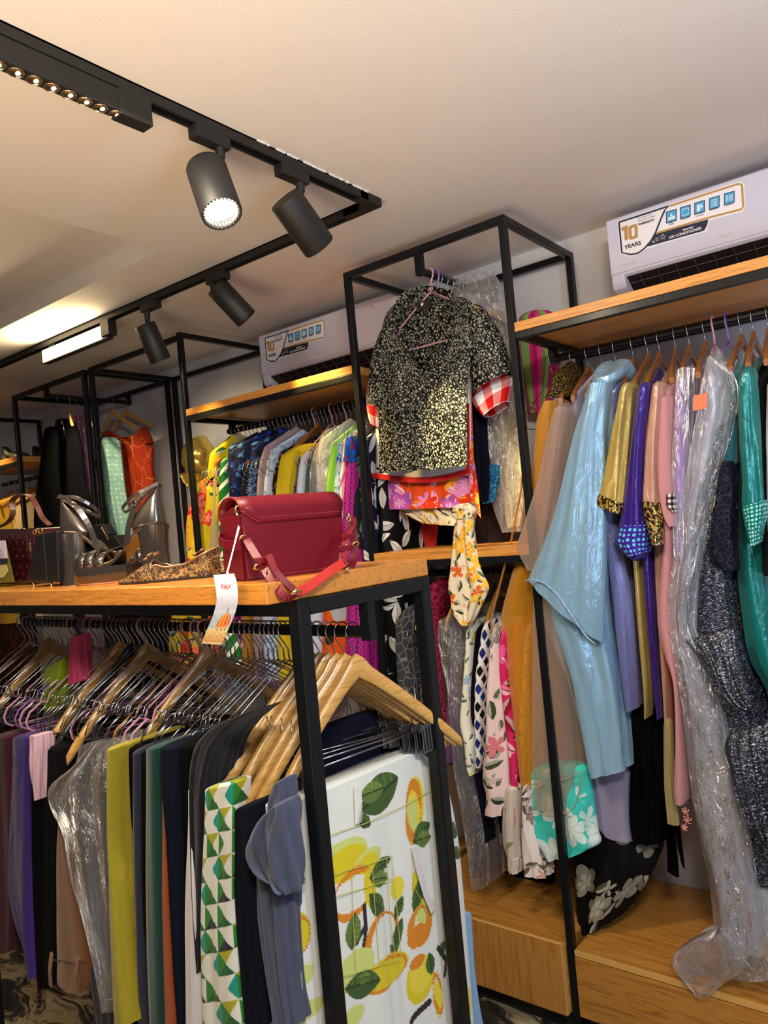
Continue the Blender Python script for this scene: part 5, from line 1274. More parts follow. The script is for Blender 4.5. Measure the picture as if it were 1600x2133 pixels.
for k, (x, y, r) in enumerate(((72, 1108, .010), (82, 1106, .011))):
    c = P(x, y, v=bv - .004); m.tube([c + GU * r * math.cos(a) + np.array([0, 0, .62 * r * math.sin(a)]) + GV * .003 * k for a in np.linspace(0, 2 * PI, 15)[:-1]], .0014, 6, closed=True)
m.build('ring_clasp', M_gold, bb, smooth=True)
c1, c2 = P(84, 1112, v=bv), P(84, 1213, v=bv - .001); m = MB(); m.tube([P(90, 1112, v=bv - .001), P(99, 1213, v=bv - .001)], .0012, 5); m.build('side_seam', M_dk, bb)
gb = thing('handbag', 'burgundy studded patent bag with brown strap, at the left edge of the oak top', 'handbag', tuple(G(-1.42, .25, TOP)))
gv0 = .19
def gq(x, y, d=0): return P(x, y, v=gv0) - GV * d
pl = [gq(x, y) for x, y in ((-60, 1222), (70, 1214), (74, 1101), (-60, 1106))]
m = MB(); back = [p + GV * .09 for p in pl]; m.add(pl + back, [(0, 1, 2, 3), (7, 6, 5, 4)] + [(i, i + 4, (i + 1) % 4 + 4, (i + 1) % 4) for i in range(4)]); m.build('body', M_burg, gb, bevel=.006)
m = MB(); m.add([gq(-60, 1170, .003), gq(70, 1165, .003), gq(74, 1100, .003), gq(-60, 1105, .003)], [(0, 1, 2, 3)]); o = m.build('flap', M_burg, gb); sd = o.modifiers.new('solid', 'SOLIDIFY'); sd.thickness = .004
m = MB()
for j, y in enumerate((1118, 1130, 1145, 1158, 1180, 1195, 1208)):
    for k in range(9):
        c = gq(-52 + k * 14 + (j % 2) * 7, y, .006); m.lathe([(.0042, 0), (.0032, .002), (.0001, .003)], lambda p, c=c: c + GU * p[0] + np.array([0, 0, p[1]]) - GV * p[2], 8, False, True)
m.build('stud', M_burg, gb, smooth=True)
m = MB()
for k in range(8): c = gq(-10 + k * 9, 1101.5, .004); m.lathe([(.003, 0), (.0024, .002), (.0001, .003)], lambda p, c=c: c + GU * p[0] + np.array([0, 0, p[2]]) - GV * p[1], 8, False, True)
m.build('top_stud', M_gold, gb, smooth=True)
m = MB(); pts = spline([P(x, y, v=.22) for x, y in ((-30, 1104), (0, 1097), (22, 1082), (27, 1062), (24, 1046), (32, 1035), (48, 1030), (64, 1035), (76, 1052), (88, 1078), (104, 1094))], 40); m.strap(pts, GV + GU * .4, .016, .0035); m.build('shoulder_strap', plain('brown_strap', srgb(86, 42, 34), .4, 0, .5, .2), gb, bevel=.0008)
m = MB(); c = gq(68, 1140, .008); m.box(c - np.array([.004, .002, .012]), c + np.array([.004, .002, .012])); m.build('lock', M_gold, gb, bevel=.001)
tc = thing('price_tag', 'printed card tag leaning on the burgundy bag at the left edge', 'price tag', tuple(P(4, 1214, v=.155)))
def ty(pts, mat, name, d):
    m = MB(); q = [P(x, y, v=.155 - d) for x, y in pts]; m.add(q, [tuple(range(len(q)))]); o = m.build(name, mat, tc, fix=False); sd = o.modifiers.new('solid', 'SOLIDIFY'); sd.thickness = .0008
ty([(-34, 1218), (30, 1212), (11, 1126), (-34, 1126)], plain('card_photo', srgb(110, 104, 30), .4), 'card', 0); ty([(-34, 1163), (15.5, 1163), (11, 1126), (-34, 1126)], plain('card_white', srgb(206, 204, 222), .4), 'card_panel', .001); ty([(-34, 1176), (15.5, 1174), (15.5, 1163), (-34, 1163)], plain('card_navy', srgb(38, 44, 70), .4), 'card_band', .001)
ty([(-20, 1180), (14, 1176), (17, 1190), (8, 1203), (-20, 1206)], plain('card_fruit', srgb(186, 186, 120), .4), 'card_picture', .0012)
m = MB()
for k, w in enumerate((3, 6, 8, 8)): m.tube([P(-8, 1144 + k * 5, v=.1532), P(w, 1144 + k * 5, v=.1532)], .0004, 4)
m.build('card_text_lines', plain('card_ink', srgb(70, 70, 90), .6), tc)
bs = thing('strappy_sandal', 'black strappy sandal lying behind the pewter sandals', 'shoe', tuple(G(-.98, .37, TOP)))
bq = lambda x, y, v=.36: P(x, y, v=v)
def slab(pts, v0, v1, mat, name, par, bevel=.002):
    a = [bq(x, y, v0) for x, y in pts]; b = [p + GV * (v1 - v0) for p in a]; n = len(a)
    MB().add(a + b, [tuple(range(n)), tuple(range(2 * n - 1, n - 1, -1))] + [(i, i + n, (i + 1) % n + n, (i + 1) % n) for i in range(n)]).build(name, mat, par, bevel=bevel)
slab([(150, 1196), (252, 1196), (250, 1172), (205, 1150), (160, 1120), (152, 1150)], .34, .40, M_blkl, 'body', bs); slab([(196, 1094), (214, 1093), (225, 1112), (224, 1126), (196, 1120)], .34, .37, M_blkl, 'ankle_strap', bs); slab([(214, 1124), (236, 1115), (250, 1135), (228, 1150)], .33, .37, M_blkl, 'heel', bs)
m = MB(); m.tube(spline([bq(x, y, .33) for x, y in ((249, 1140), (262, 1134), (274, 1136), (280, 1142))], 10), .002, 6); m.build('thin_strap', M_blkl, bs, smooth=True)
m = MB()
for k in range(5): c = bq(212 + k * 3.2, 1100 + k * 5.5, .325); m.tube([c + GU * .003 * math.cos(a) + np.array([0, 0, .004 * math.sin(a)]) for a in np.linspace(0, 2 * PI, 9)[:-1]], .001, 5, closed=True)
m.build('chain', M_gold, bs, smooth=True)

# ================================================================== right rack: satin and organza dresses
RG = 'satin and organza dresses on the right rack'
def frm_top(rows):
    r = rows[0]; return (r[0] if len(r) == 3 else r[1]) < 1200
def wg(name, cat, label, rows, mat, off=2.30, depth=.36, group=RG, **kw):
    kw.setdefault('fold', .0085); kw.setdefault('N', 56); kw.setdefault('k', 6)
    if depth >= .24 and kw.get('cap', True) and frm_top(rows): kw.setdefault('sh', .065)
    return tag(drape(name, rows, mat, kw.pop('parent', None), 'W', off, depth, **kw), label, cat, group)
def dress(name, cat, label, group=RG, at=None):
    return thing(name, label, cat, at, group)
RY = 2.505
def rail_x(px): return float(P(px, 750 - .22 * (px - 1145), Y=RY)[0])
for px, lab, kind in ((1189, 'brown wooden hanger at the left end of the right rack, beside the orange organza', 'w'), (1222, 'brown wooden hanger of the lilac top on the right rack', 'w'), (1251, 'brown wooden hanger just left of the blue satin collar', 'w'),
                      (1316, 'brown wooden hanger of the gold satin blouse', 'w'), (1347, 'brown wooden hanger of the violet satin top', 'w'), (1371, 'brown wooden hanger of the peach satin top', 'w'), (1404, 'brown wooden hanger of the mauve pink blouse', 'w'),
                      (1433, 'brown wooden hanger of the orchid blouse in film', 'w'), (1466, 'brown wooden hanger left of the silver dress in film', 'w'), (1541, 'brown wooden hanger of the teal satin dress', 'w'), (1566, 'brown wooden hanger of the black gold-trimmed top', 'w'),
                      (1597, 'brown wooden hanger of the white top at the right edge', 'w'), (1148, 'wire hanger of the orange organza dress', 'c'), (1279, 'wire hanger of the light blue satin dress', 'c'), (1485, 'pink coated hanger on the right rack, left of its violet neighbour', 'p'), (1514, 'violet coated hanger on the right rack', 'v')):
    pr = dict(w=H_thin, c=H_chrome, p=H_pink, v=H_viol)[kind]
    put(pr, (rail_x(px), RY, 2.283 + (.002 if kind != 'w' else 0)), math.radians(rng.uniform(-5, 5)), lab, 'hangers on the right rack')
# 1 orange organza
M_org = sheer('orange_organza', srgb(232, 160, 26), .42, .35); M_orgs = sheer('beige_organza', srgb(216, 190, 174), .24, .3); M_lil = sheer('lilac_organza', srgb(176, 168, 206), .55)
d = dress('dress', 'dress', 'orange organza dress with black beaded neck, beside the tower on the right rack', at=tuple(P(1080, 1640, Y=2.3)))
wg('skirt_part', None, None, [(1122, 838, 1154, 832), (1102, 872, 1160, 860), (1094, 930, 1160, 920), (1088, 1012, 1150, 1012), (1066, 1125, 1136, 1125), (1042, 1210, 1126, 1220), (1022, 1292, 1122, 1300), (1034, 1352, 1120, 1360), (1050, 1470, 1120, 1480), (1070, 1610, 1120, 1620), (1075, 1640, 1115, 1650)], M_org, 2.285, .30, None, parent=d, seed=41, fold=.008, M=60, N=60, cap=False)
wg('yoke', None, None, [(1144, 784, 1160, 780), (1130, 818, 1176, 812), (1118, 832, 1182, 828)], print_cells('bead_net', srgb(18, 16, 16), srgb(120, 90, 30), 90, .06), 2.32, .30, None, parent=d, seed=42, fold=.002)
m = MB(); m.strap([P(x, y, Y=2.278) for x, y in ((1094, 930), (1086, 1020), (1064, 1130), (1022, 1292), (1034, 1352))], (0, 1, 0), .012, .002); m.build('placket', M_org, d)
# 2 beige organza
d = dress('dress', 'dress', 'sheer beige organza dress right of the orange one', at=tuple(P(1140, 1690, Y=2.26)))
wg('body', None, None, [(1156, 842, 1172, 838), (1142, 872, 1178, 862), (1118, 1000, 1176, 990), (1104, 1130, 1170, 1130), (1094, 1250, 1180, 1250), (1092, 1400, 1196, 1400), (1090, 1560, 1206, 1560), (1091, 1640, 1208, 1640), (1092, 1692, 1196, 1690)], M_orgs, 2.262, .26, None, parent=d, seed=43, fold=.007, M=56, N=56, cap=False)
wg('sleeve', None, None, [(1148, 850, 1172, 846), (1130, 920, 1164, 920), (1112, 1010, 1152, 1010), (1086, 1090, 1140, 1100), (1070, 1142, 1132, 1150), (1092, 1186, 1124, 1196)], M_orgs, 2.235, .10, None, parent=d, seed=44, fold=.006, cap=False)
m = MB(); m.tube(spline([P(x, y, Y=2.262) for x, y in ((1092, 1692), (1140, 1696), (1186, 1690), (1204, 1660), (1208, 1610), (1180, 1622), (1120, 1640), (1092, 1690))], 40), .0025, 6); m.build('hem', M_orgs, d, smooth=True)
# 3 lilac
wg('top', 'top', 'pale lilac organza top with silver edge, left of the light blue satin dress', [(1196, 812, 1216, 802), (1176, 850, 1216, 840), (1166, 930, 1204, 930), (1160, 1100, 1200, 1100), (1200, 1400, 1260, 1400), (1212, 1640, 1306, 1600), (1206, 1700, 1312, 1690), (1246, 1745, 1314, 1762)], M_lil, 2.34, .30, seed=45, fold=.010, M=50)
# 4 light blue satin dress with bell sleeve
M_lb = satin('light_blue_satin', srgb(150, 192, 222), .22, .8, .35, .12)
d = dress('dress', 'dress', 'light blue satin dress with wide bell sleeve, on the right rack', at=tuple(P(1250, 1620, Y=2.25)))
wg('body', None, None, [(1216, 806, 1274, 790), (1196, 900, 1272, 900), (1160, 1060, 1262, 1060), (1122, 1200, 1256, 1200), (1106, 1245, 1258, 1245), (1116, 1290, 1264, 1300), (1140, 1350, 1272, 1360), (1166, 1420, 1282, 1430), (1184, 1500, 1290, 1500), (1204, 1600, 1297, 1594), (1210, 1626, 1299, 1610)], M_lb, 2.262, .26, None, parent=d, seed=46, fold=.017, k=7, M=60, N=60)
wg('bell_sleeve', None, None, [(1218, 800, 1258, 794), (1204, 850, 1252, 846), (1187, 900, 1248, 900), (1166, 980, 1248, 990), (1146, 1060, 1248, 1080), (1120, 1140, 1246, 1180), (1101, 1186, 1244, 1260), (1091, 1210, 1241, 1342)], M_lb, 2.205, .12, None, parent=d, seed=47, fold=.008, k=5, M=60, N=90, cap=False)
wg('collar', None, None, [(1224, 786, 1284, 779), (1217, 805, 1286, 795), (1213, 826, 1252, 822)], M_lb, 2.24, .26, None, parent=d, seed=48, fold=.003)
m = MB(); S_ = spline([P(x, y, Y=2.198) for x, y in ((1091, 1211), (1110, 1207), (1132, 1214), (1160, 1238), (1190, 1280), (1222, 1326), (1241, 1342))], 24); m.tube(S_, .0022, 6); m.build('sleeve_hem', M_lb, d, smooth=True)
# 5 periwinkle
M_peri = satin('periwinkle_satin', srgb(112, 118, 176), .38, .5, .3, .1)
wg('dress', 'dress', 'periwinkle blue satin dress right behind the light blue one', [(1262, 800, 1292, 792), (1256, 860, 1284, 860), (1252, 960, 1282, 960), (1250, 1100, 1280, 1100), (1262, 1250, 1304, 1250), (1280, 1400, 1316, 1400), (1292, 1486, 1322, 1480)], M_peri, 2.29, .3, seed=49, fold=.014, M=44)
# 6 gold satin
M_gs = satin('gold_satin', srgb(196, 166, 84), .30, .7, .35, .2); M_trim = NT('sequin_gold'); _c = M_trim.coord('UV'); _v = M_trim.voro(_c, 130); M_trim.set(color=M_trim.ramp(_v.outputs['Distance'], [(0, srgb(240, 214, 130)), (.4, srgb(190, 150, 70)), (.6, srgb(40, 28, 16))]), rough=.25, metal=.6); M_trim = M_trim.mat
def lined(name_, base, top_, label, sleeve, body, mat, trim, y0, sd, boff=2.31, soff=2.225, extra=()):
    at = P(sleeve[-1][0], sleeve[-1][1] + 200, Y=2.3); d_ = dress(name_, 'top', label, at=tuple(at))
    if body: wg('body', None, None, body, mat, boff, .30, None, parent=d_, seed=sd, fold=.010, M=44)
    wg('sleeve', None, None, sleeve, mat, soff, .10, None, parent=d_, seed=sd + 1, fold=.0075, k=5, M=44, N=70, cap=True)
    if trim:
        b = [(r_[0] - 3, r_[1] + 2, r_[2] + 3, r_[3] + 2) for r_ in trim[1:]]; wg('cuff_trim', None, None, b, trim[0], soff - .009, .118, None, parent=d_, seed=sd + 2, fold=.003, M=10, N=60, cap=False)
    return d_
lined('blouse', 0, 0, 'gold satin blouse with braided sleeve edge', [(1288, 800, 1314, 790), (1280, 836, 1312, 826), (1270, 884, 1306, 884), (1254, 970, 1298, 980), (1238, 1030, 1292, 1052), (1232, 1046, 1290, 1072)],
      [(1296, 800, 1320, 795), (1290, 900, 1320, 900), (1296, 1060, 1330, 1060), (1310, 1170, 1334, 1165), (1318, 1300, 1344, 1300), (1332, 1440, 1350, 1440), (1338, 1500, 1346, 1498)], M_gs, (M_trim, (1240, 1024, 1292, 1048), (1232, 1046, 1290, 1074)), 0, 51)
M_vio = satin('violet_satin', srgb(58, 26, 140), .26, .7, .3, .15); M_sqb = print_dots('sequin_blue', srgb(60, 34, 140), srgb(96, 190, 220), 62, .32, .2)
lined('top', 0, 0, 'violet satin top with turquoise sequins on the sleeve edge', [(1328, 797, 1350, 791), (1320, 830, 1348, 826), (1308, 930, 1340, 930), (1296, 1030, 1338, 1030), (1286, 1100, 1340, 1100), (1280, 1132, 1338, 1128), (1304, 1160, 1334, 1150), (1319, 1170, 1330, 1164)],
      [(1330, 800, 1356, 795), (1326, 1000, 1352, 1000), (1332, 1200, 1360, 1200), (1350, 1400, 1368, 1400), (1362, 1500, 1374, 1500)], M_vio, (M_sqb, (1288, 1092, 1340, 1092), (1280, 1131, 1338, 1128), (1304, 1160, 1335, 1150)), 0, 54, soff=2.22)
M_pch = satin('peach_satin', srgb(206, 154, 128), .34, .6, .3, .1)
lined('top', 0, 0, 'peach satin top with gold braided sleeve edge, right of the violet one', [(1354, 796, 1376, 789), (1350, 830, 1374, 826), (1338, 930, 1366, 930), (1332, 1000, 1366, 1000), (1330, 1046, 1368, 1050), (1342, 1080, 1370, 1090), (1356, 1126, 1372, 1124), (1362, 1138, 1372, 1136)],
      [(1358, 800, 1384, 795), (1352, 1000, 1378, 1000), (1352, 1150, 1384, 1150), (1360, 1300, 1390, 1300), (1376, 1480, 1392, 1480), (1384, 1700, 1400, 1710)], M_pch, (M_trim, (1330, 1040, 1368, 1046), (1338, 1080, 1372, 1090), (1358, 1136, 1373, 1132)), 0, 57, soff=2.222)
M_mau = cloth('mauve_pink_crepe', srgb(192, 130, 134), .6, .25, 700, .5)
d = dress('dress', 'dress', 'mauve pink dress with black and white edging, right of the peach top', at=tuple(P(1400, 1660, Y=2.3)))
wg('body', None, None, [(1376, 806, 1398, 800), (1372, 900, 1398, 900), (1370, 1040, 1400, 1040), (1372, 1130, 1402, 1125), (1360, 1240, 1402, 1240), (1358, 1306, 1404, 1306), (1374, 1370, 1408, 1370), (1394, 1430, 1412, 1430), (1396, 1560, 1420, 1560), (1392, 1650, 1426, 1655), (1396, 1676, 1424, 1680)], M_mau, 2.255, .30, None, parent=d, seed=60, fold=.006, M=56)
wg('sleeve', None, None, [(1366, 830, 1394, 824), (1362, 930, 1396, 930), (1368, 1030, 1400, 1030), (1378, 1076, 1402, 1078), (1390, 1098, 1402, 1096)], M_mau, 2.24, .08, None, parent=d, seed=61, fold=.004, k=3, cap=False)
wg('cuff_trim', None, None, [(1382, 1030, 1404, 1028), (1384, 1056, 1404, 1056), (1398, 1066, 1405, 1066)], print_check('braid_bw', srgb(30, 22, 26), srgb(90, 70, 70), srgb(220, 200, 200), 60), 2.237, .08, None, parent=d, seed=62, fold=.002, cap=False)
wg('sash', 'sash', 'thin olive beige strips hanging under the peach top', [(1380, 1500, 1398, 1500), (1382, 1640, 1404, 1640), (1388, 1716, 1412, 1722)], cloth('olive_beige', srgb(150, 136, 92), .6), 2.30, .03, seed=63, fold=.003)
M_orc = cloth('orchid_cloth', srgb(166, 96, 206), .55, .3, 700, .5)
wg('blouse', 'blouse', 'orchid purple buttoned blouse under clear film', [(1398, 796, 1424, 790), (1396, 850, 1426, 850), (1396, 950, 1424, 950), (1398, 1060, 1424, 1060), (1404, 1160, 1428, 1160)], M_orc, 2.275, .30, seed=64, fold=.006)
tag(drape('garment_bag', [(1398, 776, 1430, 760), (1392, 850, 1434, 850), (1390, 1000, 1432, 1000), (1396, 1160, 1430, 1160)], M_film2, None, 'W', 2.255, .30, seed=65, fold=.010, cap=False, M=50, N=50), 'clear film over the orchid purple blouse', 'garment bag', 'clear film covers on the right rack')
# silver dress in film
M_slv = satin('silver_white_satin', srgb(190, 190, 204), .35, .6, .4, .15)
wg('dress', 'dress', 'pale silver dress inside the long clear film bag', [(1462, 766, 1486, 756), (1448, 850, 1510, 840), (1436, 960, 1488, 955), (1420, 1080, 1456, 1080), (1410, 1200, 1450, 1200), (1404, 1320, 1446, 1320), (1424, 1480, 1500, 1480), (1440, 1660, 1545, 1660), (1470, 1850, 1580, 1850), (1490, 1990, 1610, 2000)], M_slv, 2.275, .24, seed=66, fold=.02, k=7, M=60, N=60)
tag(drape('garment_bag', [(1466, 742, 1482, 740), (1446, 800, 1522, 780), (1436, 850, 1530, 846), (1424, 940, 1500, 955), (1404, 1050, 1476, 1060), (1394, 1160, 1456, 1162), (1385, 1275, 1436, 1300), (1396, 1380, 1470, 1380), (1409, 1462, 1498, 1466), (1418, 1580, 1532, 1580), (1428, 1680, 1556, 1680), (1448, 1780, 1570, 1780), (1464, 1850, 1584, 1860), (1474, 1940, 1600, 1950), (1482, 2000, 1612, 2020), (1490, 2046, 1616, 2046)], M_film2, None, 'W', 2.235, .30, seed=67, fold=.013, k=5, cap=False, M=110, N=90), 'long clear crinkled film bag over the silver dress, reaching down to the bench', 'garment bag', 'clear film covers on the right rack')
o = tag(drape('film_tail', [(1474, 1958, 1500, 1950), (1430, 1976, 1530, 1990), (1398, 2008, 1540, 2020), (1394, 2026, 1532, 2040), (1410, 2050, 1500, 2060), (1440, 2076, 1476, 2082)], film('film_pinkish', (.90, .86, .84), .13, 1.0, 1.2), None, 'W', 2.20, .12, seed=68, fold=.010, k=5, cap=True, M=40, N=50), 'loose bunched end of clear film resting on the edge of the bench', 'film')
o.name = 'plastic_film'
m = MB(); q = [P(x, y, Y=2.231) for x, y in ((1446, 824), (1474, 818), (1472, 850), (1444, 856))]; m.add(q, [(0, 1, 2, 3)]); o = m.build('price_tag', plain('orange_label', srgb(214, 110, 70), .5), None, fix=False); tag(o, 'small orange label inside the film over the silver dress', 'label'); sd = o.modifiers.new('solid', 'SOLIDIFY'); sd.thickness = .001
# dark glitter dress with ruffle
t = NT('dark_glitter'); _c = t.coord('UV'); _v = t.voro(_c, 420); _s = t.new('ShaderNodeSeparateColor'); t.l(_v.outputs['Color'], _s.inputs[0]); _w = t.coord('UV', (60, 230, 1), (0, 0, .5)); _n = t.noise(_w, 1, 2)
t.set(color=t.mix(t.math('MULTIPLY', t.math('GREATER_THAN', _s.outputs[0], .74), t.math('GREATER_THAN', _n, .5)), srgb(40, 42, 54), srgb(176, 180, 198)), rough=.35, metal=.45); t.bump(t.math('ADD', _n, _s.outputs[1]), .6, .004); M_gli = t.mat
d = dress('dress', 'dress', 'dark glittering ribbed dress with slanted ruffle, right of the film bag', at=tuple(P(1540, 1900, Y=2.3)))
wg('body', None, None, [(1478, 880, 1508, 870), (1474, 975, 1502, 975), (1452, 1125, 1512, 1125), (1440, 1240, 1524, 1240), (1436, 1330, 1536, 1310), (1470, 1420, 1560, 1400), (1500, 1550, 1600, 1550), (1530, 1700, 1640, 1700), (1556, 1850, 1660, 1850)], M_gli, 2.29, .26, None, parent=d, seed=70, fold=.010, k=8, M=70, N=80)
M_blkp = plain('black_piping', (.01, .01, .012), .5)
pn = panel('ruffle', [(1430, 1334, 1530, 1304), (1454, 1360, 1534, 1340), (1474, 1392, 1540, 1380), (1488, 1430, 1550, 1420), (1520, 1466, 1562, 1460), (1558, 1482, 1566, 1470)], M_gli, d, 'W', 2.27, bulge=.012, fold=.014, k=4, seed=71, thick=.002, offs=[2.27, 2.25, 2.235, 2.225, 2.22, 2.22])
pn = panel('ruffle', [(1520, 1530, 1610, 1500), (1514, 1556, 1620, 1560), (1522, 1590, 1630, 1640), (1540, 1670, 1640, 1720), (1570, 1730, 1650, 1790)], M_gli, d, 'W', 2.265, bulge=.012, fold=.014, k=4, seed=72, thick=.002, offs=[2.26, 2.245, 2.235, 2.225, 2.22])
m = MB(); m.tube(spline([P(x, y, Y=2.222) for x, y in ((1430, 1335), (1452, 1362), (1474, 1396), (1490, 1420), (1484, 1436), (1524, 1466), (1560, 1483), (1564, 1470))], 30), .0028, 6); m.tube(spline([P(x, y, Y=2.222) for x, y in ((1520, 1530), (1513, 1556), (1524, 1600), (1545, 1680), (1590, 1760))], 24), .0036, 6); m.build('ruffle_edge', M_blkp, d, smooth=True)
M_nlace = print_cells('navy_lace', srgb(14, 16, 28), srgb(40, 44, 62), 60, .05)
wg('top', 'top', 'navy lace top between the glitter dress and the teal satin dress', [(1498, 960, 1520, 960), (1488, 1010, 1528, 1000), (1480, 1100, 1522, 1100), (1476, 1160, 1530, 1170), (1500, 1190, 1528, 1190)], M_nlace, 2.25, .2, seed=73, fold=.014, rnd=.02)
wg('blouse', 'blouse', 'blue teal blouse left of the brighter teal satin dress', [(1520, 770, 1544, 764), (1508, 860, 1540, 860), (1500, 960, 1536, 960), (1502, 1060, 1536, 1060)], cloth('blue_teal', srgb(18, 98, 122), .5, .3, 700, .4), 2.30, .28, seed=74)
M_teal = satin('teal_satin', srgb(4, 124, 118), .26, .7, .35, .15)
lined('dress', 0, 0, 'bright teal satin dress with silver sequin sleeve edge, near the right edge', [(1540, 764, 1566, 758), (1532, 815, 1572, 806), (1536, 900, 1576, 890), (1542, 1000, 1584, 990), (1544, 1062, 1589, 1062), (1554, 1110, 1588, 1100), (1564, 1140, 1574, 1136)],
      [(1544, 780, 1576, 770), (1530, 960, 1580, 960), (1524, 1100, 1590, 1100), (1526, 1200, 1596, 1200), (1536, 1290, 1610, 1290), (1552, 1380, 1630, 1380), (1590, 1450, 1650, 1440), (1604, 1560, 1664, 1560)], M_teal, (print_dots('sequin_teal', srgb(10, 116, 110), srgb(170, 214, 204), 90, .34, .25), (1542, 1056, 1589, 1040), (1548, 1086, 1588, 1076), (1562, 1140, 1576, 1130)), 0, 75)
wg('top', 'top', 'black top with gold neck trim, between the teal dress and the white top', [(1566, 784, 1590, 776), (1572, 900, 1600, 900), (1582, 1060, 1608, 1060), (1580, 1200, 1620, 1200)], M_blk2, 2.27, .3, seed=78)
wg('top', 'top', 'white top at the right edge of the picture', [(1590, 800, 1624, 790), (1588, 900, 1640, 900), (1590, 1000, 1640, 1000), (1592, 1110, 1640, 1110)], cloth('pale_white', srgb(206, 212, 228), .6, .2), 2.23, .3, seed=79)
wg('dress', 'dress', 'mint white skirt low at the right edge, beside the film bag', [(1570, 1640, 1640, 1640), (1580, 1800, 1650, 1800), (1590, 1960, 1660, 1980)], cloth('mint_white', srgb(176, 208, 206), .6), 2.30, .2, seed=80, fold=.010)
# black velvet strips, black floral skirt, lavender hem, pink lace behind the dresses
M_bkv = cloth('black_velvet_deep', srgb(7, 7, 9), .98, .0, 900, 0, None, .04)
wg('trousers', 'trousers', 'black velvet trousers hanging behind the gold blouse', [(1298, 1480, 1374, 1470), (1302, 1560, 1378, 1560), (1306, 1700, 1380, 1700), (1316, 1756, 1372, 1765)], M_bkv, 2.36, .12, seed=81, fold=.012, k=8)
d = dress('sash', 'sash', 'two black ribbon strips hanging lowest in front of the wall, right of the velvet trousers', at=tuple(P(1405, 1830, Y=2.45)))
for a in ([(1384, 1700, 1404, 1700), (1388, 1780, 1408, 1780), (1390, 1816, 1412, 1830)], [(1404, 1700, 1412, 1700), (1410, 1760, 1418, 1760), (1417, 1790, 1424, 1812)]):
    wg('ribbon', None, None, a, M_bkv, 2.45, .02, None, parent=d, seed=82, fold=.002)
M_bfl = print_floral('black_floral', srgb(9, 10, 12), [srgb(140, 136, 118), srgb(110, 108, 94), srgb(156, 152, 136)], [srgb(78, 80, 70), srgb(110, 110, 98)], 8.5, .50, .35, 1, size=.62)
wg('skirt', 'skirt', 'black skirt with grey roses, behind the foot of the tower post', [(1176, 1700, 1330, 1690), (1180, 1780, 1350, 1760), (1182, 1860, 1352, 1810), (1184, 1920, 1300, 1900), (1188, 1960, 1288, 1918)], M_bfl, 2.36, .22, seed=84, fold=.018, k=5, M=40, N=60)
m = MB()
for (x, y, r) in ((1428, 1690, .012), (1432, 1708, .014), (1426, 1724, .010)):
    c = P(x, y, Y=2.225)
    for a in range(6): m.tube([c, c + np.array([math.cos(a), 0, math.sin(a)]) * r * .6 + (0, -.002, 0), c + np.array([math.cos(a + .5), 0, math.sin(a + .5)]) * r], .0016, 5)
o = m.build('lace_trim', plain('pink_lace', srgb(222, 140, 136), .7), None, smooth=True); tag(o, 'pink lace flowers showing below the mauve dress', 'lace')

# ================================================================== garments on the tower, facing the viewer
TG = 'clothes on the tower'
def tz(y, z=2.655): return (xm, y, z)
M_leo = print_cells('leopard_print', srgb(150, 150, 132), srgb(8, 8, 9), 92, .17, .012, (1, 1, 1), .5)
M_leoi = M_leo
bl = thing('blouse', 'black blouse with pale leopard spots, front of the tower', 'blouse', tuple(P(880, 985, Y=2.28)), TG)
panel('back', [(842, 612, 938, 612), (818, 640, 960, 628), (800, 690, 975, 670), (792, 760, 975, 740), (790, 850, 974, 830), (792, 930, 974, 915), (792, 980, 974, 965)], M_leo, bl, 'W', 2.318, bulge=-.012, fold=.003, seed=90)
panel('front_left', [(836, 618, 842, 614), (826, 630, 832, 640), (806, 652, 827, 664), (795, 690, 826, 694), (791, 740, 851, 735), (789, 790, 882, 782), (789, 850, 890, 846), (789, 920, 893, 915), (790, 986, 898, 978)], M_leo, bl, 'W', 2.285, offs=[2.31, 2.30, 2.29, 2.28, 2.27, 2.265, 2.262, 2.262, 2.262], bulge=.012, fold=.006, k=2, seed=91, M=50, N=40)
panel('front_right', [(938, 614, 946, 617), (936, 632, 972, 622), (940, 660, 988, 640), (943, 700, 990, 690), (925, 740, 984, 745), (884, 778, 974, 806), (886, 846, 973, 856), (889, 915, 973, 915), (894, 980, 973, 969)], M_leo, bl, 'W', 2.285, offs=[2.31, 2.30, 2.29, 2.28, 2.268, 2.262, 2.259, 2.259, 2.259], bulge=.014, fold=.006, k=2, seed=92, M=50, N=40)
drape('sleeve', [(800, 664, 826, 650), (780, 700, 812, 700), (764, 750, 802, 756), (759, 790, 797, 800), (764, 836, 784, 850)], M_leo, bl, 'W', 2.265, .09, seed=93, fold=.005, k=4, cap=True)
drape('sleeve', [(958, 668, 990, 630), (966, 730, 1022, 684), (972, 780, 1042, 738), (976, 818, 1054, 774)], M_leo, bl, 'W', 2.268, .09, seed=94, fold=.005, k=4, cap=True)
S_ = spline([P(x, y, Y=yy) for x, y, yy in ((884, 780, 2.255), (852, 734, 2.262), (826, 690, 2.275), (825, 655, 2.285), (838, 622, 2.30), (870, 606, 2.315), (910, 605, 2.315), (940, 622, 2.30), (943, 690, 2.272), (926, 738, 2.262), (884, 780, 2.254))], 60)
m = MB(); m.strap(S_, (0, -.6, .8), .030, .004); m.build('collar', M_leo, bl, smooth=False)
m = MB()
for y in (805, 848, 890, 932):
    c = P(889 + (y - 805) * .02, y, Y=2.243); m.lathe([(.0055, 0), (.005, .002), (.0001, .0025)], lambda p, c=c: c + np.array([p[0], -p[2], p[1]]), 12)
m.build('button', M_black, bl, smooth=True)
m = MB(); m.add([P(x, y, Y=2.305) for x, y in ((866, 630), (896, 622), (898, 640), (869, 647))], [(0, 1, 2, 3)]); nl = m.build('neck_label', M_black, bl, fix=False)
m = MB()
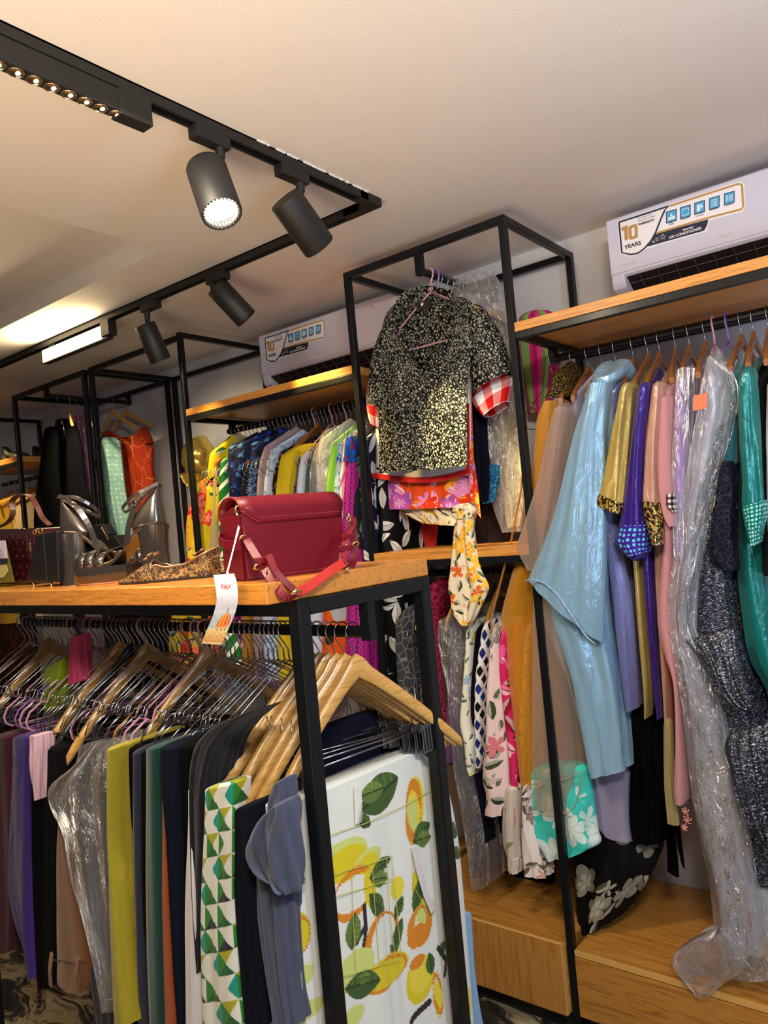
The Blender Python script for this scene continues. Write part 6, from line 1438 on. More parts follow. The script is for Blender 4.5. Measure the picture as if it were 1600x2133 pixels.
for (x0_, y0_, x1_, y1_) in ((878, 631, 878, 637), (881, 630, 881, 636), (878, 634, 881, 633), (872, 642, 888, 638)): m.tube([P(x0_, y0_, Y=2.303), P(x1_, y1_, Y=2.303)], .0006, 5)
m.build('label_mark', M_gold, nl)
put(H_pink, (xm + .004, 2.311, 2.655), PI / 2, 'pink coated hanger of the leopard spotted blouse', 'hangers on the tower', tilt=0)
put(H_viol, (xm + .004, 2.350, 2.657), PI / 2 + .05, 'violet coated hanger just behind the leopard blouse', 'hangers on the tower')
for k, y in enumerate((2.38, 2.42, 2.46, 2.50, 2.53)):
    put(H_chrome, (xm, y, 2.655), PI / 2 + rng.uniform(-.08, .08), 'wire hanger on the tower rail, one of the row behind the blouse', 'wire hangers on the tower')
put(H_long, (xm, 2.36, 2.655), PI / 2, 'pale wooden hanger on the tower rail behind the blouse', 'hangers on the tower')
M_gin = print_check('red_gingham', srgb(236, 230, 234), srgb(222, 130, 130), srgb(206, 20, 24), 13)
M_redc = cloth('red_cloth', srgb(206, 22, 26), .7); M_wht = cloth('white_soft', srgb(232, 228, 232), .7)
gt = thing('top', 'white top with red gingham sleeves behind the leopard blouse', 'top', tuple(P(880, 1000, Y=2.33)), TG)
drape('body', [(800, 680, 985, 640), (780, 840, 976, 830), (776, 920, 976, 915), (775, 986, 974, 976), (776, 1000, 972, 990)], M_wht, gt, 'W', 2.335, .03, seed=95, fold=.004)
drape('sleeve', [(975, 800, 1040, 770), (976, 835, 1052, 782), (984, 852, 1053, 800), (1000, 868, 1046, 836)], M_gin, gt, 'W', 2.32, .08, seed=96, fold=.003, cap=False)
drape('sleeve', [(758, 800, 790, 806), (757, 840, 786, 850), (762, 868, 786, 882), (766, 880, 786, 892)], M_gin, gt, 'W', 2.33, .07, seed=97, fold=.003, cap=False)
m = MB(); m.strap(spline([P(x, y, Y=2.331) for x, y in ((776, 990), (820, 996), (880, 1000), (930, 994), (974, 982))], 14), (0, 0, 1), .020, .003); m.strap([P(x, y, Y=2.331) for x, y in ((974, 840), (975, 900), (975, 980))], (1, 0, 0), .012, .003); m.build('red_border', M_redc, gt)
M_ofl = print_floral('orange_floral', srgb(220, 74, 30), [srgb(236, 140, 30), srgb(160, 78, 168), srgb(214, 132, 190), srgb(240, 160, 50), srgb(206, 54, 24)], [srgb(160, 80, 170), srgb(226, 150, 190), srgb(240, 130, 30)], 12, .95, .9, 2, size=.8, k=7, heart=srgb(250, 200, 110))
ot = thing('top', 'orange and purple floral top under the gingham top', 'top', tuple(P(880, 1060, Y=2.36)), TG)
drape('body', [(800, 700, 978, 660), (796, 900, 982, 890), (797, 1000, 985, 985), (797, 1062, 984, 1056)], M_ofl, ot, 'W', 2.362, .03, seed=98, fold=.008, k=6, N=80)
panel('tie', [(970, 940, 984, 936), (982, 1000, 994, 1000), (990, 1060, 1002, 1080)], M_ofl, ot, 'W', 2.35, bulge=.002, fold=.003); panel('tie', [(974, 960, 982, 960), (980, 1030, 988, 1030), (986, 1076, 992, 1080)], M_ofl, ot, 'W', 2.345, bulge=.002)
M_yfl = print_floral('yellow_floral', srgb(220, 206, 176), [srgb(226, 164, 22), srgb(236, 184, 44), srgb(210, 96, 36)], [srgb(56, 66, 32), srgb(80, 90, 44), srgb(60, 50, 36)], 17, .75, .7, 3, size=.62)
ys = thing('blouse', 'cream blouse with yellow flowers and a long knotted sash hanging past the shelf', 'blouse', tuple(P(965, 1290, Y=2.30)), TG)
drape('body', [(810, 760, 975, 720), (820, 1000, 972, 990), (824, 1056, 970, 1056), (850, 1076, 966, 1082), (876, 1090, 950, 1096)], M_yfl, ys, 'W', 2.39, .025, seed=99, fold=.010, k=6)
drape('sash', [(950, 1056, 972, 1050), (946, 1076, 982, 1072), (940, 1110, 984, 1106), (938, 1150, 990, 1150), (935, 1190, 998, 1190), (930, 1224, 1012, 1222), (936, 1252, 1008, 1240), (938, 1272, 996, 1266), (950, 1290, 986, 1288), (962, 1304, 974, 1304)], M_yfl, ys, 'W', 2.236, .035, seed=100, fold=.010, k=4, M=56, N=48)
drape('knot', [(944, 1052, 976, 1046), (938, 1066, 984, 1060), (946, 1082, 980, 1078)], M_yfl, ys, 'W', 2.23, .05, seed=101, fold=.008)
wg('top', 'top', 'plain navy top behind the right sleeve of the leopard blouse', [(940, 640, 1000, 628), (960, 700, 1032, 690), (980, 752, 1056, 756), (982, 860, 1010, 860), (984, 1000, 1014, 1000), (986, 1044, 1010, 1044)], M_navy_c, 2.42, .03, TG, seed=102)
M_crm = cloth('cream_cloth', srgb(230, 216, 160), .7, .1, 700, .8); 
wg('blouse', 'blouse', 'cream blouse under clear film at the right side of the tower', [(1000, 640, 1050, 640), (1015, 760, 1066, 760), (1024, 900, 1082, 890), (1032, 1000, 1086, 990), (1046, 1062, 1086, 1052), (1054, 1100, 1078, 1096)], M_crm, 2.50, .03, TG, seed=103, fold=.006)
tag(drape('garment_bag', [(926, 596, 1014, 560), (950, 640, 1040, 610), (966, 720, 1062, 700), (990, 850, 1076, 840), (1005, 940, 1084, 930), (1014, 1040, 1088, 1040), (1040, 1110, 1080, 1108)], M_film2, None, 'W', 2.465, .08, seed=104, fold=.010, cap=False, M=60, N=60), 'clear film cover over the cream blouse on the tower', 'garment bag', TG)
wg('top', 'top', 'blue patterned top hanging low on the tower, right of the orange ties', [(994, 970, 1036, 966), (998, 1010, 1034, 1006), (1004, 1050, 1026, 1046)], print_cells('blue_pattern', srgb(24, 92, 140), srgb(70, 150, 190), 60, .05), 2.44, .03, TG, seed=105)
wg('skirt', 'skirt', 'dark brown skirt at the back of the tower above the shelf', [(980, 1030, 1070, 1020), (985, 1100, 1066, 1100), (990, 1140, 1060, 1138)], cloth('dark_brown', srgb(38, 20, 16), .8), 2.56, .04, TG, seed=106)
wg('skirt', 'skirt', 'small red skirt showing above the shelf of the tower', [(862, 1060, 912, 1060), (860, 1110, 906, 1110), (858, 1140, 900, 1140)], cloth('red_skirt', srgb(176, 24, 20), .7), 2.56, .03, TG, seed=107)
wg('skirt', 'skirt', 'black skirt behind the red one, above the shelf of the tower', [(900, 1050, 990, 1050), (900, 1140, 990, 1140)], M_blk, 2.60, .03, TG, seed=108)
wg('dress', 'dress', 'magenta and green striped dress between the tower and the right rack', [(1076, 650, 1150, 640), (1078, 730, 1160, 730), (1090, 800, 1150, 800), (1100, 860, 1140, 860)], print_stripes('magenta_stripes', [srgb(190, 30, 100), srgb(206, 60, 130), srgb(120, 150, 80), srgb(140, 176, 96), srgb(200, 40, 120)], 12), 2.72, .04, None, seed=109, fold=.008)

# ================================================================== lower rail of the tower
LG = 'clothes on the lower rail of the tower'
lr = lambda px: float(P(px, 1215, Y=2.52)[0])
for i, (px, lab) in enumerate(((905, 'pale wooden hanger on the lower tower rail, next to the centre rack'), (962, 'pale wooden hanger on the lower tower rail behind the yellow sash'), (1040, 'pale wooden hanger on the lower tower rail behind the orange organza'))):
    put(H_long, (max(-1.79, min(-1.17, lr(px))), 2.52, 1.535), .1, lab, 'hangers on the lower tower rail')
for k in range(9):
    put(H_chrome, (-1.78 + k * .066, 2.52, 1.535), rng.uniform(-.1, .1), 'wire hanger on the lower rail of the tower', 'wire hangers on the lower tower rail')
wg('top', 'top', 'crimson patterned top on the lower tower rail beside the centre rack', [(884, 1218, 918, 1200), (878, 1260, 912, 1250), (876, 1320, 905, 1320), (890, 1600, 930, 1600)], print_cells('crimson_pattern', srgb(110, 14, 40), srgb(170, 50, 90), 50, .05), 2.33, .3, LG, seed=110)
wg('dress', 'dress', 'dark grey dress inside the film on the lower tower rail', [(908, 1300, 950, 1286), (906, 1400, 956, 1400), (930, 1560, 980, 1560), (948, 1700, 1000, 1700), (962, 1830, 1008, 1830)], cloth('dark_grey', srgb(48, 44, 50), .8), 2.36, .3, LG, seed=111, fold=.010)
wg('top', 'top', 'purple top on the lower tower rail, left part of the row', [(936, 1300, 962, 1296), (924, 1440, 956, 1440), (920, 1510, 954, 1510), (924, 1590, 946, 1590)], cloth('purple_cloth', srgb(92, 54, 108), .8), 2.33, .3, LG, seed=112)
tag(drape('garment_bag', [(894, 1300, 960, 1270), (892, 1340, 962, 1330), (904, 1390, 960, 1390), (918, 1440, 960, 1450), (928, 1580, 976, 1590), (946, 1700, 992, 1700), (960, 1800, 1004, 1800), (966, 1858, 1004, 1856)], M_film, None, 'W', 2.29, .32, seed=113, fold=.012, cap=False, M=70, N=60), 'long clear film bag on the lower tower rail, left of the cream floral blouse', 'garment bag', LG)
M_lf = print_floral('cream_floral', srgb(222, 220, 204), [srgb(206, 176, 40), srgb(150, 180, 206), srgb(214, 200, 90)], [srgb(70, 84, 60), srgb(110, 120, 80)], 22, .7, .6, 4)
wg('blouse', 'blouse', 'cream blouse with small yellow and blue flowers on the lower tower rail', [(964, 1300, 984, 1290), (958, 1380, 978, 1380), (952, 1470, 974, 1470), (952, 1510, 976, 1515), (962, 1550, 984, 1550), (968, 1600, 984, 1600), (974, 1618, 984, 1616)], M_lf, 2.29, .28, LG, seed=114)
wg('trousers', 'trousers', 'navy trousers between the cream floral and the houndstooth blouses', [(978, 1300, 994, 1296), (974, 1420, 988, 1420), (972, 1560, 990, 1560), (984, 1760, 1012, 1760)], M_navy_c, 2.32, .3, LG, seed=115)
t = NT('bold_houndstooth'); _c = t.coord('UV', (26, 15, 1)); _s = t.new('ShaderNodeSeparateXYZ'); t.l(_c, _s.inputs[0]); _a = t.math('FRACT', t.math('ADD', _s.outputs[0], _s.outputs[1])); _b = t.math('FRACT', t.math('SUBTRACT', t.math('MULTIPLY', _s.outputs[1], 1.0), _s.outputs[0]))
_k = t.new('ShaderNodeSeparateColor'); t.l(t.voro(t.coord('UV'), 12).outputs['Color'], _k.inputs[0]); _f = t.math('MULTIPLY', t.math('GREATER_THAN', _a, .42), t.math('GREATER_THAN', _b, .3))
M_hou = _fin(t, t.mix(_f, srgb(224, 222, 220), t.ramp(_k.outputs[0], [(0, srgb(24, 38, 110)), (.4, srgb(14, 14, 18)), (.65, srgb(30, 50, 140)), (.8, srgb(176, 158, 30)), (.9, srgb(130, 24, 24))], 'CONSTANT').outputs[0]), .6)
wg('blouse', 'blouse', 'blue, black and white houndstooth blouse on the lower tower rail', [(998, 1296, 1020, 1288), (990, 1350, 1016, 1350), (982, 1420, 1008, 1420), (980, 1516, 1004, 1510), (984, 1600, 1002, 1600)], M_hou, 2.295, .28, LG, seed=116)
M_pkf = print_floral('blush_floral', srgb(226, 198, 196), [srgb(140, 130, 120), srgb(206, 120, 130), srgb(170, 158, 146)], [srgb(62, 74, 50), srgb(96, 104, 78), srgb(50, 60, 44)], 10, .45, .8, 5, size=.55)
wg('blouse', 'blouse', 'blush pink blouse with green leaves and a ruffled cuff', [(1018, 1300, 1036, 1294), (1008, 1390, 1040, 1390), (1000, 1450, 1046, 1450), (996, 1560, 1052, 1560), (994, 1630, 1054, 1628), (1004, 1660, 1050, 1660), (1002, 1700, 1044, 1704)], M_pkf, 2.265, .24, LG, seed=117, fold=.010)
M_hpk = print_floral('hot_pink_floral', srgb(200, 36, 92), [srgb(226, 84, 146), srgb(150, 16, 56), srgb(236, 206, 196)], [srgb(150, 14, 50), srgb(230, 110, 160)], 9, .8, .7, 6, size=.7)
wg('dress', 'dress', 'hot pink floral dress beside the blush pink blouse', [(1036, 1310, 1056, 1304), (1030, 1390, 1056, 1390), (1040, 1500, 1068, 1500), (1054, 1600, 1076, 1600), (1062, 1700, 1076, 1700), (1066, 1726, 1074, 1726)], M_hpk, 2.28, .24, LG, seed=118)
wg('blouse', 'blouse', 'salmon orange blouse seen through the organza sleeves', [(1062, 1296, 1084, 1290), (1058, 1380, 1082, 1380), (1060, 1480, 1084, 1480)], cloth('salmon', srgb(226, 120, 84), .6), 2.33, .28, LG, seed=119)
wg('blouse', 'blouse', 'ivory blouse seen through the organza, right of the salmon one', [(1086, 1300, 1110, 1296), (1080, 1400, 1106, 1400), (1072, 1560, 1100, 1560), (1078, 1680, 1100, 1680)], print_cells('ivory_print', srgb(214, 196, 150), srgb(160, 130, 90), 22, .05), 2.335, .28, LG, seed=120)
M_pgr = print_floral('grey_pink_print', srgb(200, 186, 176), [srgb(190, 44, 80), srgb(150, 130, 120)], [srgb(140, 146, 84), srgb(120, 124, 84)], 13, .6, .7, 7, stretch=.6)
pc = thing('dress', 'grey and pink printed sleeve with gathered elastic cuff, low on the lower tower rail', 'dress', tuple(P(1060, 1822, Y=2.27)), LG)
drape('sleeve', [(1046, 1640, 1076, 1636), (1042, 1700, 1076, 1700), (1044, 1760, 1076, 1760), (1048, 1786, 1078, 1790)], M_pgr, pc, 'W', 2.27, .12, seed=121, fold=.008, k=7); drape('cuff', [(1048, 1786, 1078, 1790), (1054, 1814, 1079, 1816), (1060, 1822, 1078, 1822)], M_pgr, pc, 'W', 2.268, .11, seed=122, fold=.006, k=14, N=80)
M_wbr = print_floral('white_brown_floral', srgb(226, 214, 210), [srgb(150, 122, 108), srgb(206, 150, 140), srgb(120, 98, 88)], [srgb(80, 66, 58), srgb(110, 94, 84)], 14, .5, .7, 8)
wg('dress', 'dress', 'white dress with brown flowers, lowest on the lower tower rail', [(1080, 1640, 1100, 1640), (1082, 1720, 1104, 1720), (1083, 1780, 1118, 1780), (1084, 1824, 1130, 1836)], M_wbr, 2.262, .12, LG, seed=123)
M_trq = print_floral('turquoise_floral', srgb(60, 192, 182), [srgb(200, 222, 220), srgb(186, 214, 214)], [srgb(150, 210, 206)], 8.5, .75, .12, 9, size=.62, k=6, heart=srgb(140, 200, 196))
wg('skirt', 'skirt', 'turquoise skirt with white flowers behind the tower post', [(1092, 1600, 1215, 1590), (1094, 1690, 1232, 1680), (1098, 1740, 1240, 1740), (1120, 1776, 1240, 1768), (1138, 1796, 1186, 1788)], M_trq, 2.285, .08, LG, seed=124, fold=.014, k=4, M=40, N=60)
wg('skirt', 'skirt', 'dark navy skirt at the back of the tower, below the white floral dress', [(1010, 1700, 1150, 1690), (1030, 1800, 1150, 1780), (1080, 1880, 1150, 1860)], M_navy_c, 2.60, .04, LG, seed=125)

# ================================================================== left rack: printed clothes
PG = 'printed clothes on the left rack'
LY = 2.505
def lx(px): return float(P(px, 893 - .178 * (px - 490), Y=LY)[0])
px = 486; k = 0
while px < 742:
    kd = rng.random(); pr = H_pink if kd < .24 else H_chrome
    lab = 'pink coated hanger among the wire ones on the left rack' if kd < .24 else 'wire hanger in the dense row on the left rack'
    put(pr, (lx(px), LY, 2.286 + .002), rng.uniform(-.12, .12), lab, 'pink hangers on the left rack' if kd < .24 else 'wire hangers on the left rack'); px += rng.uniform(7.5, 10.5)
for px, lab in ((500, 'wooden hanger of the mustard garment on the left rack'), (615, 'wooden hanger behind the yellow jacket'), (660, 'wooden hanger in the middle of the film covered clothes')):
    put(H_thin, (lx(px), LY, 2.286), .05, lab, 'wooden hangers on the left rack')
def pg(cat, label, rows, mat, off=2.31, depth=.34, **kw):
    return wg(cat, cat, label, rows, mat, off, depth, PG, M=kw.pop('M', 30), **kw)
def slant(x0, y0, x1, y1, *low): return [(x0, y0, x1, y1)] + list(low)
M_trop = print_floral('tropical_print', srgb(206, 168, 36), [srgb(206, 44, 30), srgb(226, 196, 56), srgb(226, 116, 84)], [srgb(16, 104, 76), srgb(36, 76, 38), srgb(20, 130, 96)], 8, .8, .95, 10, size=.8)
pg('dress', 'tropical red, green and yellow dress at the far left of the left rack', [(400, 1010, 440, 980), (384, 1050, 430, 1030), (374, 1090, 420, 1090), (374, 1200, 424, 1200), (380, 1420, 428, 1420)], M_trop, 2.33, .3, seed=130, fold=.012)
pg('dress', 'yellow and black dress beside the tropical one', [(430, 940, 452, 926), (424, 1000, 446, 1000), (414, 1070, 446, 1070), (402, 1110, 440, 1110), (400, 1160, 436, 1160)], print_floral('yellow_black', srgb(190, 172, 28), [srgb(206, 60, 40), srgb(226, 200, 60)], [srgb(20, 20, 16), srgb(40, 90, 50)], 9, .4, .5, 11), 2.305, .25, seed=131)
pg('dress', 'beige film covered dress left of the green striped one', [(440, 930, 456, 924), (438, 1000, 452, 1000), (432, 1110, 450, 1110), (428, 1240, 450, 1240)], cloth('beige_cloth', srgb(170, 156, 120), .7), 2.32, .3, seed=132)
pg('dress', 'green and white striped dress on the left rack', [(454, 956, 468, 950), (450, 1020, 468, 1020), (450, 1130, 470, 1130), (456, 1300, 476, 1300), (460, 1420, 500, 1420)], print_stripes('green_stripes', [srgb(24, 104, 44), srgb(30, 112, 50), srgb(232, 234, 226)], 16, .9), 2.30, .3, seed=133)
M_bpr = print_blobs('blue_print', srgb(20, 26, 60), [srgb(30, 60, 160), srgb(12, 14, 20), srgb(60, 110, 170), srgb(28, 40, 110)], 30, .04, .9, .6)
pg('blouse', 'dark blue patterned blouse, frontmost at the left end of the left rack', [(462, 932, 512, 916), (458, 960, 512, 950), (462, 1010, 500, 1010), (466, 1060, 490, 1060)], M_bpr, 2.285, .34, seed=134)
pg('blouse', 'second dark blue patterned blouse behind the first one', [(500, 924, 550, 912), (500, 980, 540, 970), (498, 1060, 528, 1060)], M_bpr, 2.33, .32, seed=135)
pg('dress', 'mustard brown dress on a wooden hanger, left rack', [(482, 980, 520, 946), (474, 1010, 500, 1000), (472, 1060, 490, 1060), (498, 1290, 516, 1290), (500, 1420, 518, 1420)], cloth('mustard', srgb(164, 110, 22), .7), 2.30, .2, seed=136)
pg('blouse', 'black blouse with small white dots right of the mustard dress', [(500, 970, 528, 956), (494, 1010, 520, 1000), (490, 1070, 520, 1070)], print_dots('black_dots', srgb(14, 16, 24), srgb(150, 160, 170), 70, .18), 2.30, .3, seed=137)
pg('blouse', 'navy and blue checked blouse under film, left rack', [(512, 966, 538, 950), (510, 1010, 530, 1004), (508, 1070, 530, 1070)], print_cells('navy_blue', srgb(30, 50, 96), srgb(110, 130, 160), 40, .05), 2.305, .3, seed=138)
pg('blouse', 'mauve grey blouse under film on the left rack', [(540, 930, 580, 910), (530, 970, 560, 960), (526, 1030, 552, 1030), (520, 1290, 544, 1290), (522, 1420, 548, 1420)], cloth('mauve_grey', srgb(150, 128, 140), .6, .2, 700, .5), 2.31, .3, seed=139)
pg('blouse', 'pale blue flowered blouse left of the black floral one', [(552, 938, 592, 914), (545, 980, 572, 970), (542, 1040, 566, 1040), (540, 1290, 566, 1290), (544, 1420, 572, 1420)], print_floral('pale_blue_floral', srgb(170, 186, 214), [srgb(110, 140, 190), srgb(206, 214, 230)], [srgb(96, 124, 170)], 22, .6, .6, 13), 2.305, .3, seed=140)
pg('blouse', 'black blouse with red and green flowers left of the yellow jacket', [(572, 944, 606, 926), (564, 990, 586, 980), (560, 1050, 580, 1050)], print_floral('dark_floral', srgb(12, 16, 14), [srgb(150, 30, 40), srgb(120, 40, 60)], [srgb(40, 90, 60), srgb(30, 60, 40)], 26, .6, .8, 12), 2.312, .3, seed=141)
M_yel = cloth('yellow_twill', srgb(204, 176, 14), .6, .1, 1000)
yj = thing('jacket', 'bright yellow jacket in the middle of the left rack', 'jacket', tuple(P(600, 1400, Y=2.3)), PG)
drape('body', [(582, 942, 640, 914), (574, 956, 636, 936), (572, 1000, 610, 1000), (568, 1080, 604, 1080), (568, 1290, 598, 1290), (572, 1420, 600, 1420)], M_yel, yj, 'W', 2.30, .32, seed=142, fold=.004); drape('sleeve', [(584, 944, 612, 934), (576, 960, 606, 954), (570, 1000, 598, 1000), (565, 1060, 592, 1060)], M_yel, yj, 'W', 2.265, .08, seed=143, fold=.003)
m = MB(); m.tube(spline([P(x, y, Y=2.262) for x, y in ((582, 950), (606, 938), (630, 924))], 8), .0012, 5); m.build('seam', cloth('yellow_seam', srgb(120, 100, 6), .7), yj)
pg('blouse', 'grey and brown patterned blouse right of the yellow jacket', [(608, 958, 632, 940), (602, 1000, 618, 990), (600, 1060, 616, 1060)], print_cells('grey_brown', srgb(120, 112, 104), srgb(50, 44, 44), 36, .06), 2.31, .3, seed=144)
pg('shirt', 'pale blue white shirt right of the grey patterned blouse', [(616, 950, 650, 930), (611, 990, 632, 984), (608, 1060, 628, 1060), (636, 1290, 662, 1290), (640, 1420, 664, 1420)], cloth('pale_shirt', srgb(196, 206, 222), .6), 2.295, .3, seed=145)
pg('dress', 'dark green dress under film beside the pale shirt', [(640, 940, 668, 920), (630, 980, 652, 976), (626, 1060, 650, 1060)], cloth('dark_green', srgb(60, 84, 74), .6), 2.31, .3, seed=146)
pg('dress', 'off white dress under crinkled film, left rack', [(650, 926, 690, 890), (648, 960, 676, 950), (652, 1040, 674, 1040), (656, 1100, 676, 1100)], cloth('off_white', srgb(206, 200, 192), .6, .1, 700, .6), 2.30, .3, seed=147)
tag(drape('garment_bag', [(650, 910, 720, 876), (636, 950, 704, 936), (630, 1000, 690, 1000), (628, 1080, 690, 1080)], M_film2, None, 'W', 2.27, .34, seed=148, fold=.010, cap=False, M=50, N=50), 'clear film over the off white dress on the left rack', 'garment bag', PG)
pg('dress', 'lime green dress under film on the left rack', [(680, 926, 706, 906), (678, 960, 700, 956), (674, 1030, 694, 1030), (676, 1090, 692, 1090)], cloth('lime', srgb(136, 206, 50), .55), 2.285, .26, seed=149)
pg('dress', 'blue sprigged film covered dress right of the lime one', [(694, 930, 716, 910), (692, 980, 710, 980), (694, 1090, 712, 1090)], print_blobs('blue_sprig', srgb(170, 196, 200), [srgb(40, 80, 190), srgb(90, 140, 200)], 34, .04, .5, .5), 2.30, .26, seed=150)
pg('dress', 'cream and lilac striped dress left of the magenta one', [(706, 926, 724, 908), (704, 980, 716, 980), (704, 1060, 716, 1060)], print_stripes('cream_lilac', [srgb(224, 206, 200), srgb(190, 110, 170), srgb(226, 214, 196)], 26, .4), 2.305, .26, seed=151)
M_mag = print_veins('magenta_leaf', srgb(176, 40, 140), srgb(60, 8, 52), 17, .10, .55)
md = thing('dress', 'magenta dress with dark leaf veins and a jewelled shoulder, beside the tower post', 'dress', tuple(P(730, 1420, Y=2.3)), PG)
drape('body', [(714, 930, 736, 914), (710, 1000, 736, 1000), (706, 1090, 732, 1090), (712, 1200, 744, 1200), (708, 1300, 752, 1300), (704, 1420, 756, 1420)], M_mag, md, 'W', 2.275, .22, seed=152, fold=.006)
drape('shoulder', [(716, 912, 732, 906), (711, 930, 734, 926), (710, 962, 730, 962)], print_blobs('jewel_panel', srgb(24, 60, 150), [srgb(10, 110, 90), srgb(120, 20, 50), srgb(20, 90, 190)], 40, .03, .9, .3), md, 'W', 2.265, .1, seed=153, fold=.003)
pg('dress', 'black and green dress right of the magenta one', [(732, 924, 752, 910), (730, 1000, 748, 1000), (732, 1140, 756, 1140)], print_blobs('black_green', srgb(20, 24, 26), [srgb(90, 110, 90), srgb(50, 66, 60)], 14, .05, .6, .6), 2.30, .26, seed=154)
M_bwl = print_floral('black_white_leaf', srgb(8, 8, 10), [srgb(200, 200, 196)], [srgb(196, 196, 192), srgb(176, 176, 174)], 7.5, 0, 1.0, 15, heart=srgb(20, 20, 20))
pg('dress', 'white and blue leaf dress against the tower post', [(744, 920, 766, 908), (744, 1000, 764, 1000), (748, 1140, 770, 1140), (756, 1300, 790, 1300)], print_floral('white_blue_leaf', srgb(16, 22, 54), [srgb(80, 100, 170)], [srgb(196, 204, 222), srgb(150, 166, 206)], 8, .2, 1.0, 16), 2.29, .24, seed=155)
pg('trousers', 'black trousers with large white leaves beside the tower post', [(770, 960, 800, 950), (772, 1100, 812, 1100), (778, 1240, 826, 1240), (784, 1420, 836, 1420), (790, 1600, 846, 1600)], M_bwl, 2.34, .34, seed=156, fold=.010, k=4)
pg('dress', 'purple and white checked dress seen below the oak top, left of the price tag', [(448, 1270, 500, 1270), (450, 1340, 502, 1340), (452, 1420, 505, 1420)], print_check('purple_check', srgb(220, 206, 220), srgb(130, 60, 130), srgb(84, 20, 86), 14, .6), 2.33, .2, seed=157)
pg('dress', 'orange dress with grey leaf print seen below the oak top, right of the post', [(664, 1240, 716, 1240), (660, 1320, 714, 1320), (656, 1420, 716, 1420)], print_blobs('orange_grey', srgb(216, 84, 20), [srgb(170, 170, 176), srgb(40, 34, 40), srgb(226, 100, 30)], 7, .05, .45, .6), 2.31, .16, seed=158)
pg('dress', 'grey black dress with gathered silver waist right of the white leaf trousers', [(812, 1300, 850, 1250), (816, 1340, 846, 1340), (820, 1420, 850, 1420), (826, 1600, 862, 1600)], print_cells('grey_black', srgb(54, 54, 56), srgb(110, 110, 104), 26, .04), 2.30, .2, seed=159)
pg('dress', 'yellow and red flowered dress seen below the oak top, left of the purple check', [(344, 1270, 424, 1270), (344, 1340, 430, 1340), (346, 1420, 432, 1420)], M_trop, 2.36, .1, seed=160)
pg('dress', 'pale grey dress seen below the oak top at the left', [(70, 1270, 160, 1270), (74, 1360, 164, 1360), (80, 1500, 170, 1500)], cloth('pale_grey', srgb(120, 116, 118), .8), 2.36, .2, seed=161)
pg('dress', 'brown dress seen below the oak top at the left edge', [(-20, 1270, 20, 1270), (-20, 1420, 26, 1420), (-20, 1600, 30, 1600)], print_cells('brown_pattern', srgb(70, 38, 24), srgb(30, 16, 12), 20, .05), 2.36, .2, seed=162)
pg('dress', 'black dress seen below the oak top, behind the hangers', [(200, 1280, 344, 1280), (200, 1500, 350, 1500)], M_blk, 2.40, .2, seed=163)
# ================================================================== far tower and far rack
xa = -4.145
FG = 'clothes on the far tower'
wg('jacket', 'jacket', 'black jacket frontmost on the far tower', [(92, 890, 106, 886), (84, 908, 114, 906), (78, 955, 116, 955), (70, 1010, 118, 1010), (66, 1050, 120, 1050), (66, 1110, 122, 1110)], M_blk, 2.30, .05, FG, seed=170)
wg('jacket', 'jacket', 'black jacket with beaded cluster, behind the frontmost on the far tower', [(112, 872, 134, 870), (108, 890, 148, 884), (104, 940, 160, 930), (96, 1000, 168, 1000), (88, 1046, 180, 1046), (100, 1110, 190, 1110)], M_blk2, 2.38, .05, FG, seed=171)
M_plc = print_cells('pink_lace_cloth', srgb(150, 92, 124), srgb(190, 130, 160), 50, .08, .02)
wg('dress', 'dress', 'dusty pink lace dress on the far tower', [(146, 864, 172, 860), (152, 900, 176, 900), (160, 950, 180, 950), (168, 1000, 186, 1000), (172, 1028, 190, 1028)], M_plc, 2.50, .06, FG, seed=172)
wg('dress', 'dress', 'mint green dress with white dots on the far tower', [(204, 910, 240, 910), (206, 960, 246, 960), (212, 1020, 252, 1020), (220, 1080, 262, 1080), (226, 1140, 272, 1140)], print_dots('mint_dots', srgb(146, 196, 180), srgb(220, 234, 226), 34, .22), 2.60, .05, FG, seed=173)
M_rlf = print_cells('orange_leaf_outline', srgb(160, 48, 20), srgb(206, 110, 50), 12, .018, .05, (1, .6, 1))
rd = thing('dress', 'rust orange dress with pale leaf outlines, on wooden hanger on the far tower', 'dress', tuple(P(285, 1150, Y=2.67)), FG)
drape('body', [(262, 912, 296, 896), (236, 916, 304, 916), (234, 940, 310, 936), (240, 975, 309, 970), (248, 1010, 314, 1010), (256, 1050, 320, 1050), (262, 1100, 326, 1100), (268, 1150, 328, 1150)], M_rlf, rd, 'W', 2.67, .06, seed=174, fold=.008); drape('strap', [(282, 896, 296, 888), (286, 912, 308, 908), (300, 926, 311, 922)], M_rlf, rd, 'W', 2.66, .04, seed=175, fold=.002); drape('strap', [(208, 902, 224, 896), (214, 908, 240, 906), (236, 914, 262, 912)], M_rlf, rd, 'W', 2.66, .03, seed=176, fold=.002)
put(H_long, (xa, 2.68, 2.675), PI / 2 - .05, 'pale wooden hanger of the rust orange dress', 'hangers on the far tower'); put(H_long, (xa + .05, 2.74, 2.675), PI / 2 + .1, 'pale wooden hanger behind the rust orange dress', 'hangers on the far tower')
put(H_long, (xa, 2.40, 2.675), PI / 2 - .6, 'wooden hanger of the black jacket with beaded cluster', 'hangers on the far tower'); put(H_long, (xa, 2.50, 2.675), PI / 2 - .5, 'wooden hanger of the dusty pink lace dress', 'hangers on the far tower')
put(H_chrome, (xa, 2.32, 2.675), PI / 2 - .4, 'wire hanger of the frontmost black jacket on the far tower', 'hangers on the far tower'); put(H_chrome, (xa, 2.44, 2.675), PI / 2 - .4, 'empty wire hanger between the two wooden ones on the far tower', 'hangers on the far tower')
QG = 'clothes on the farthest rack'
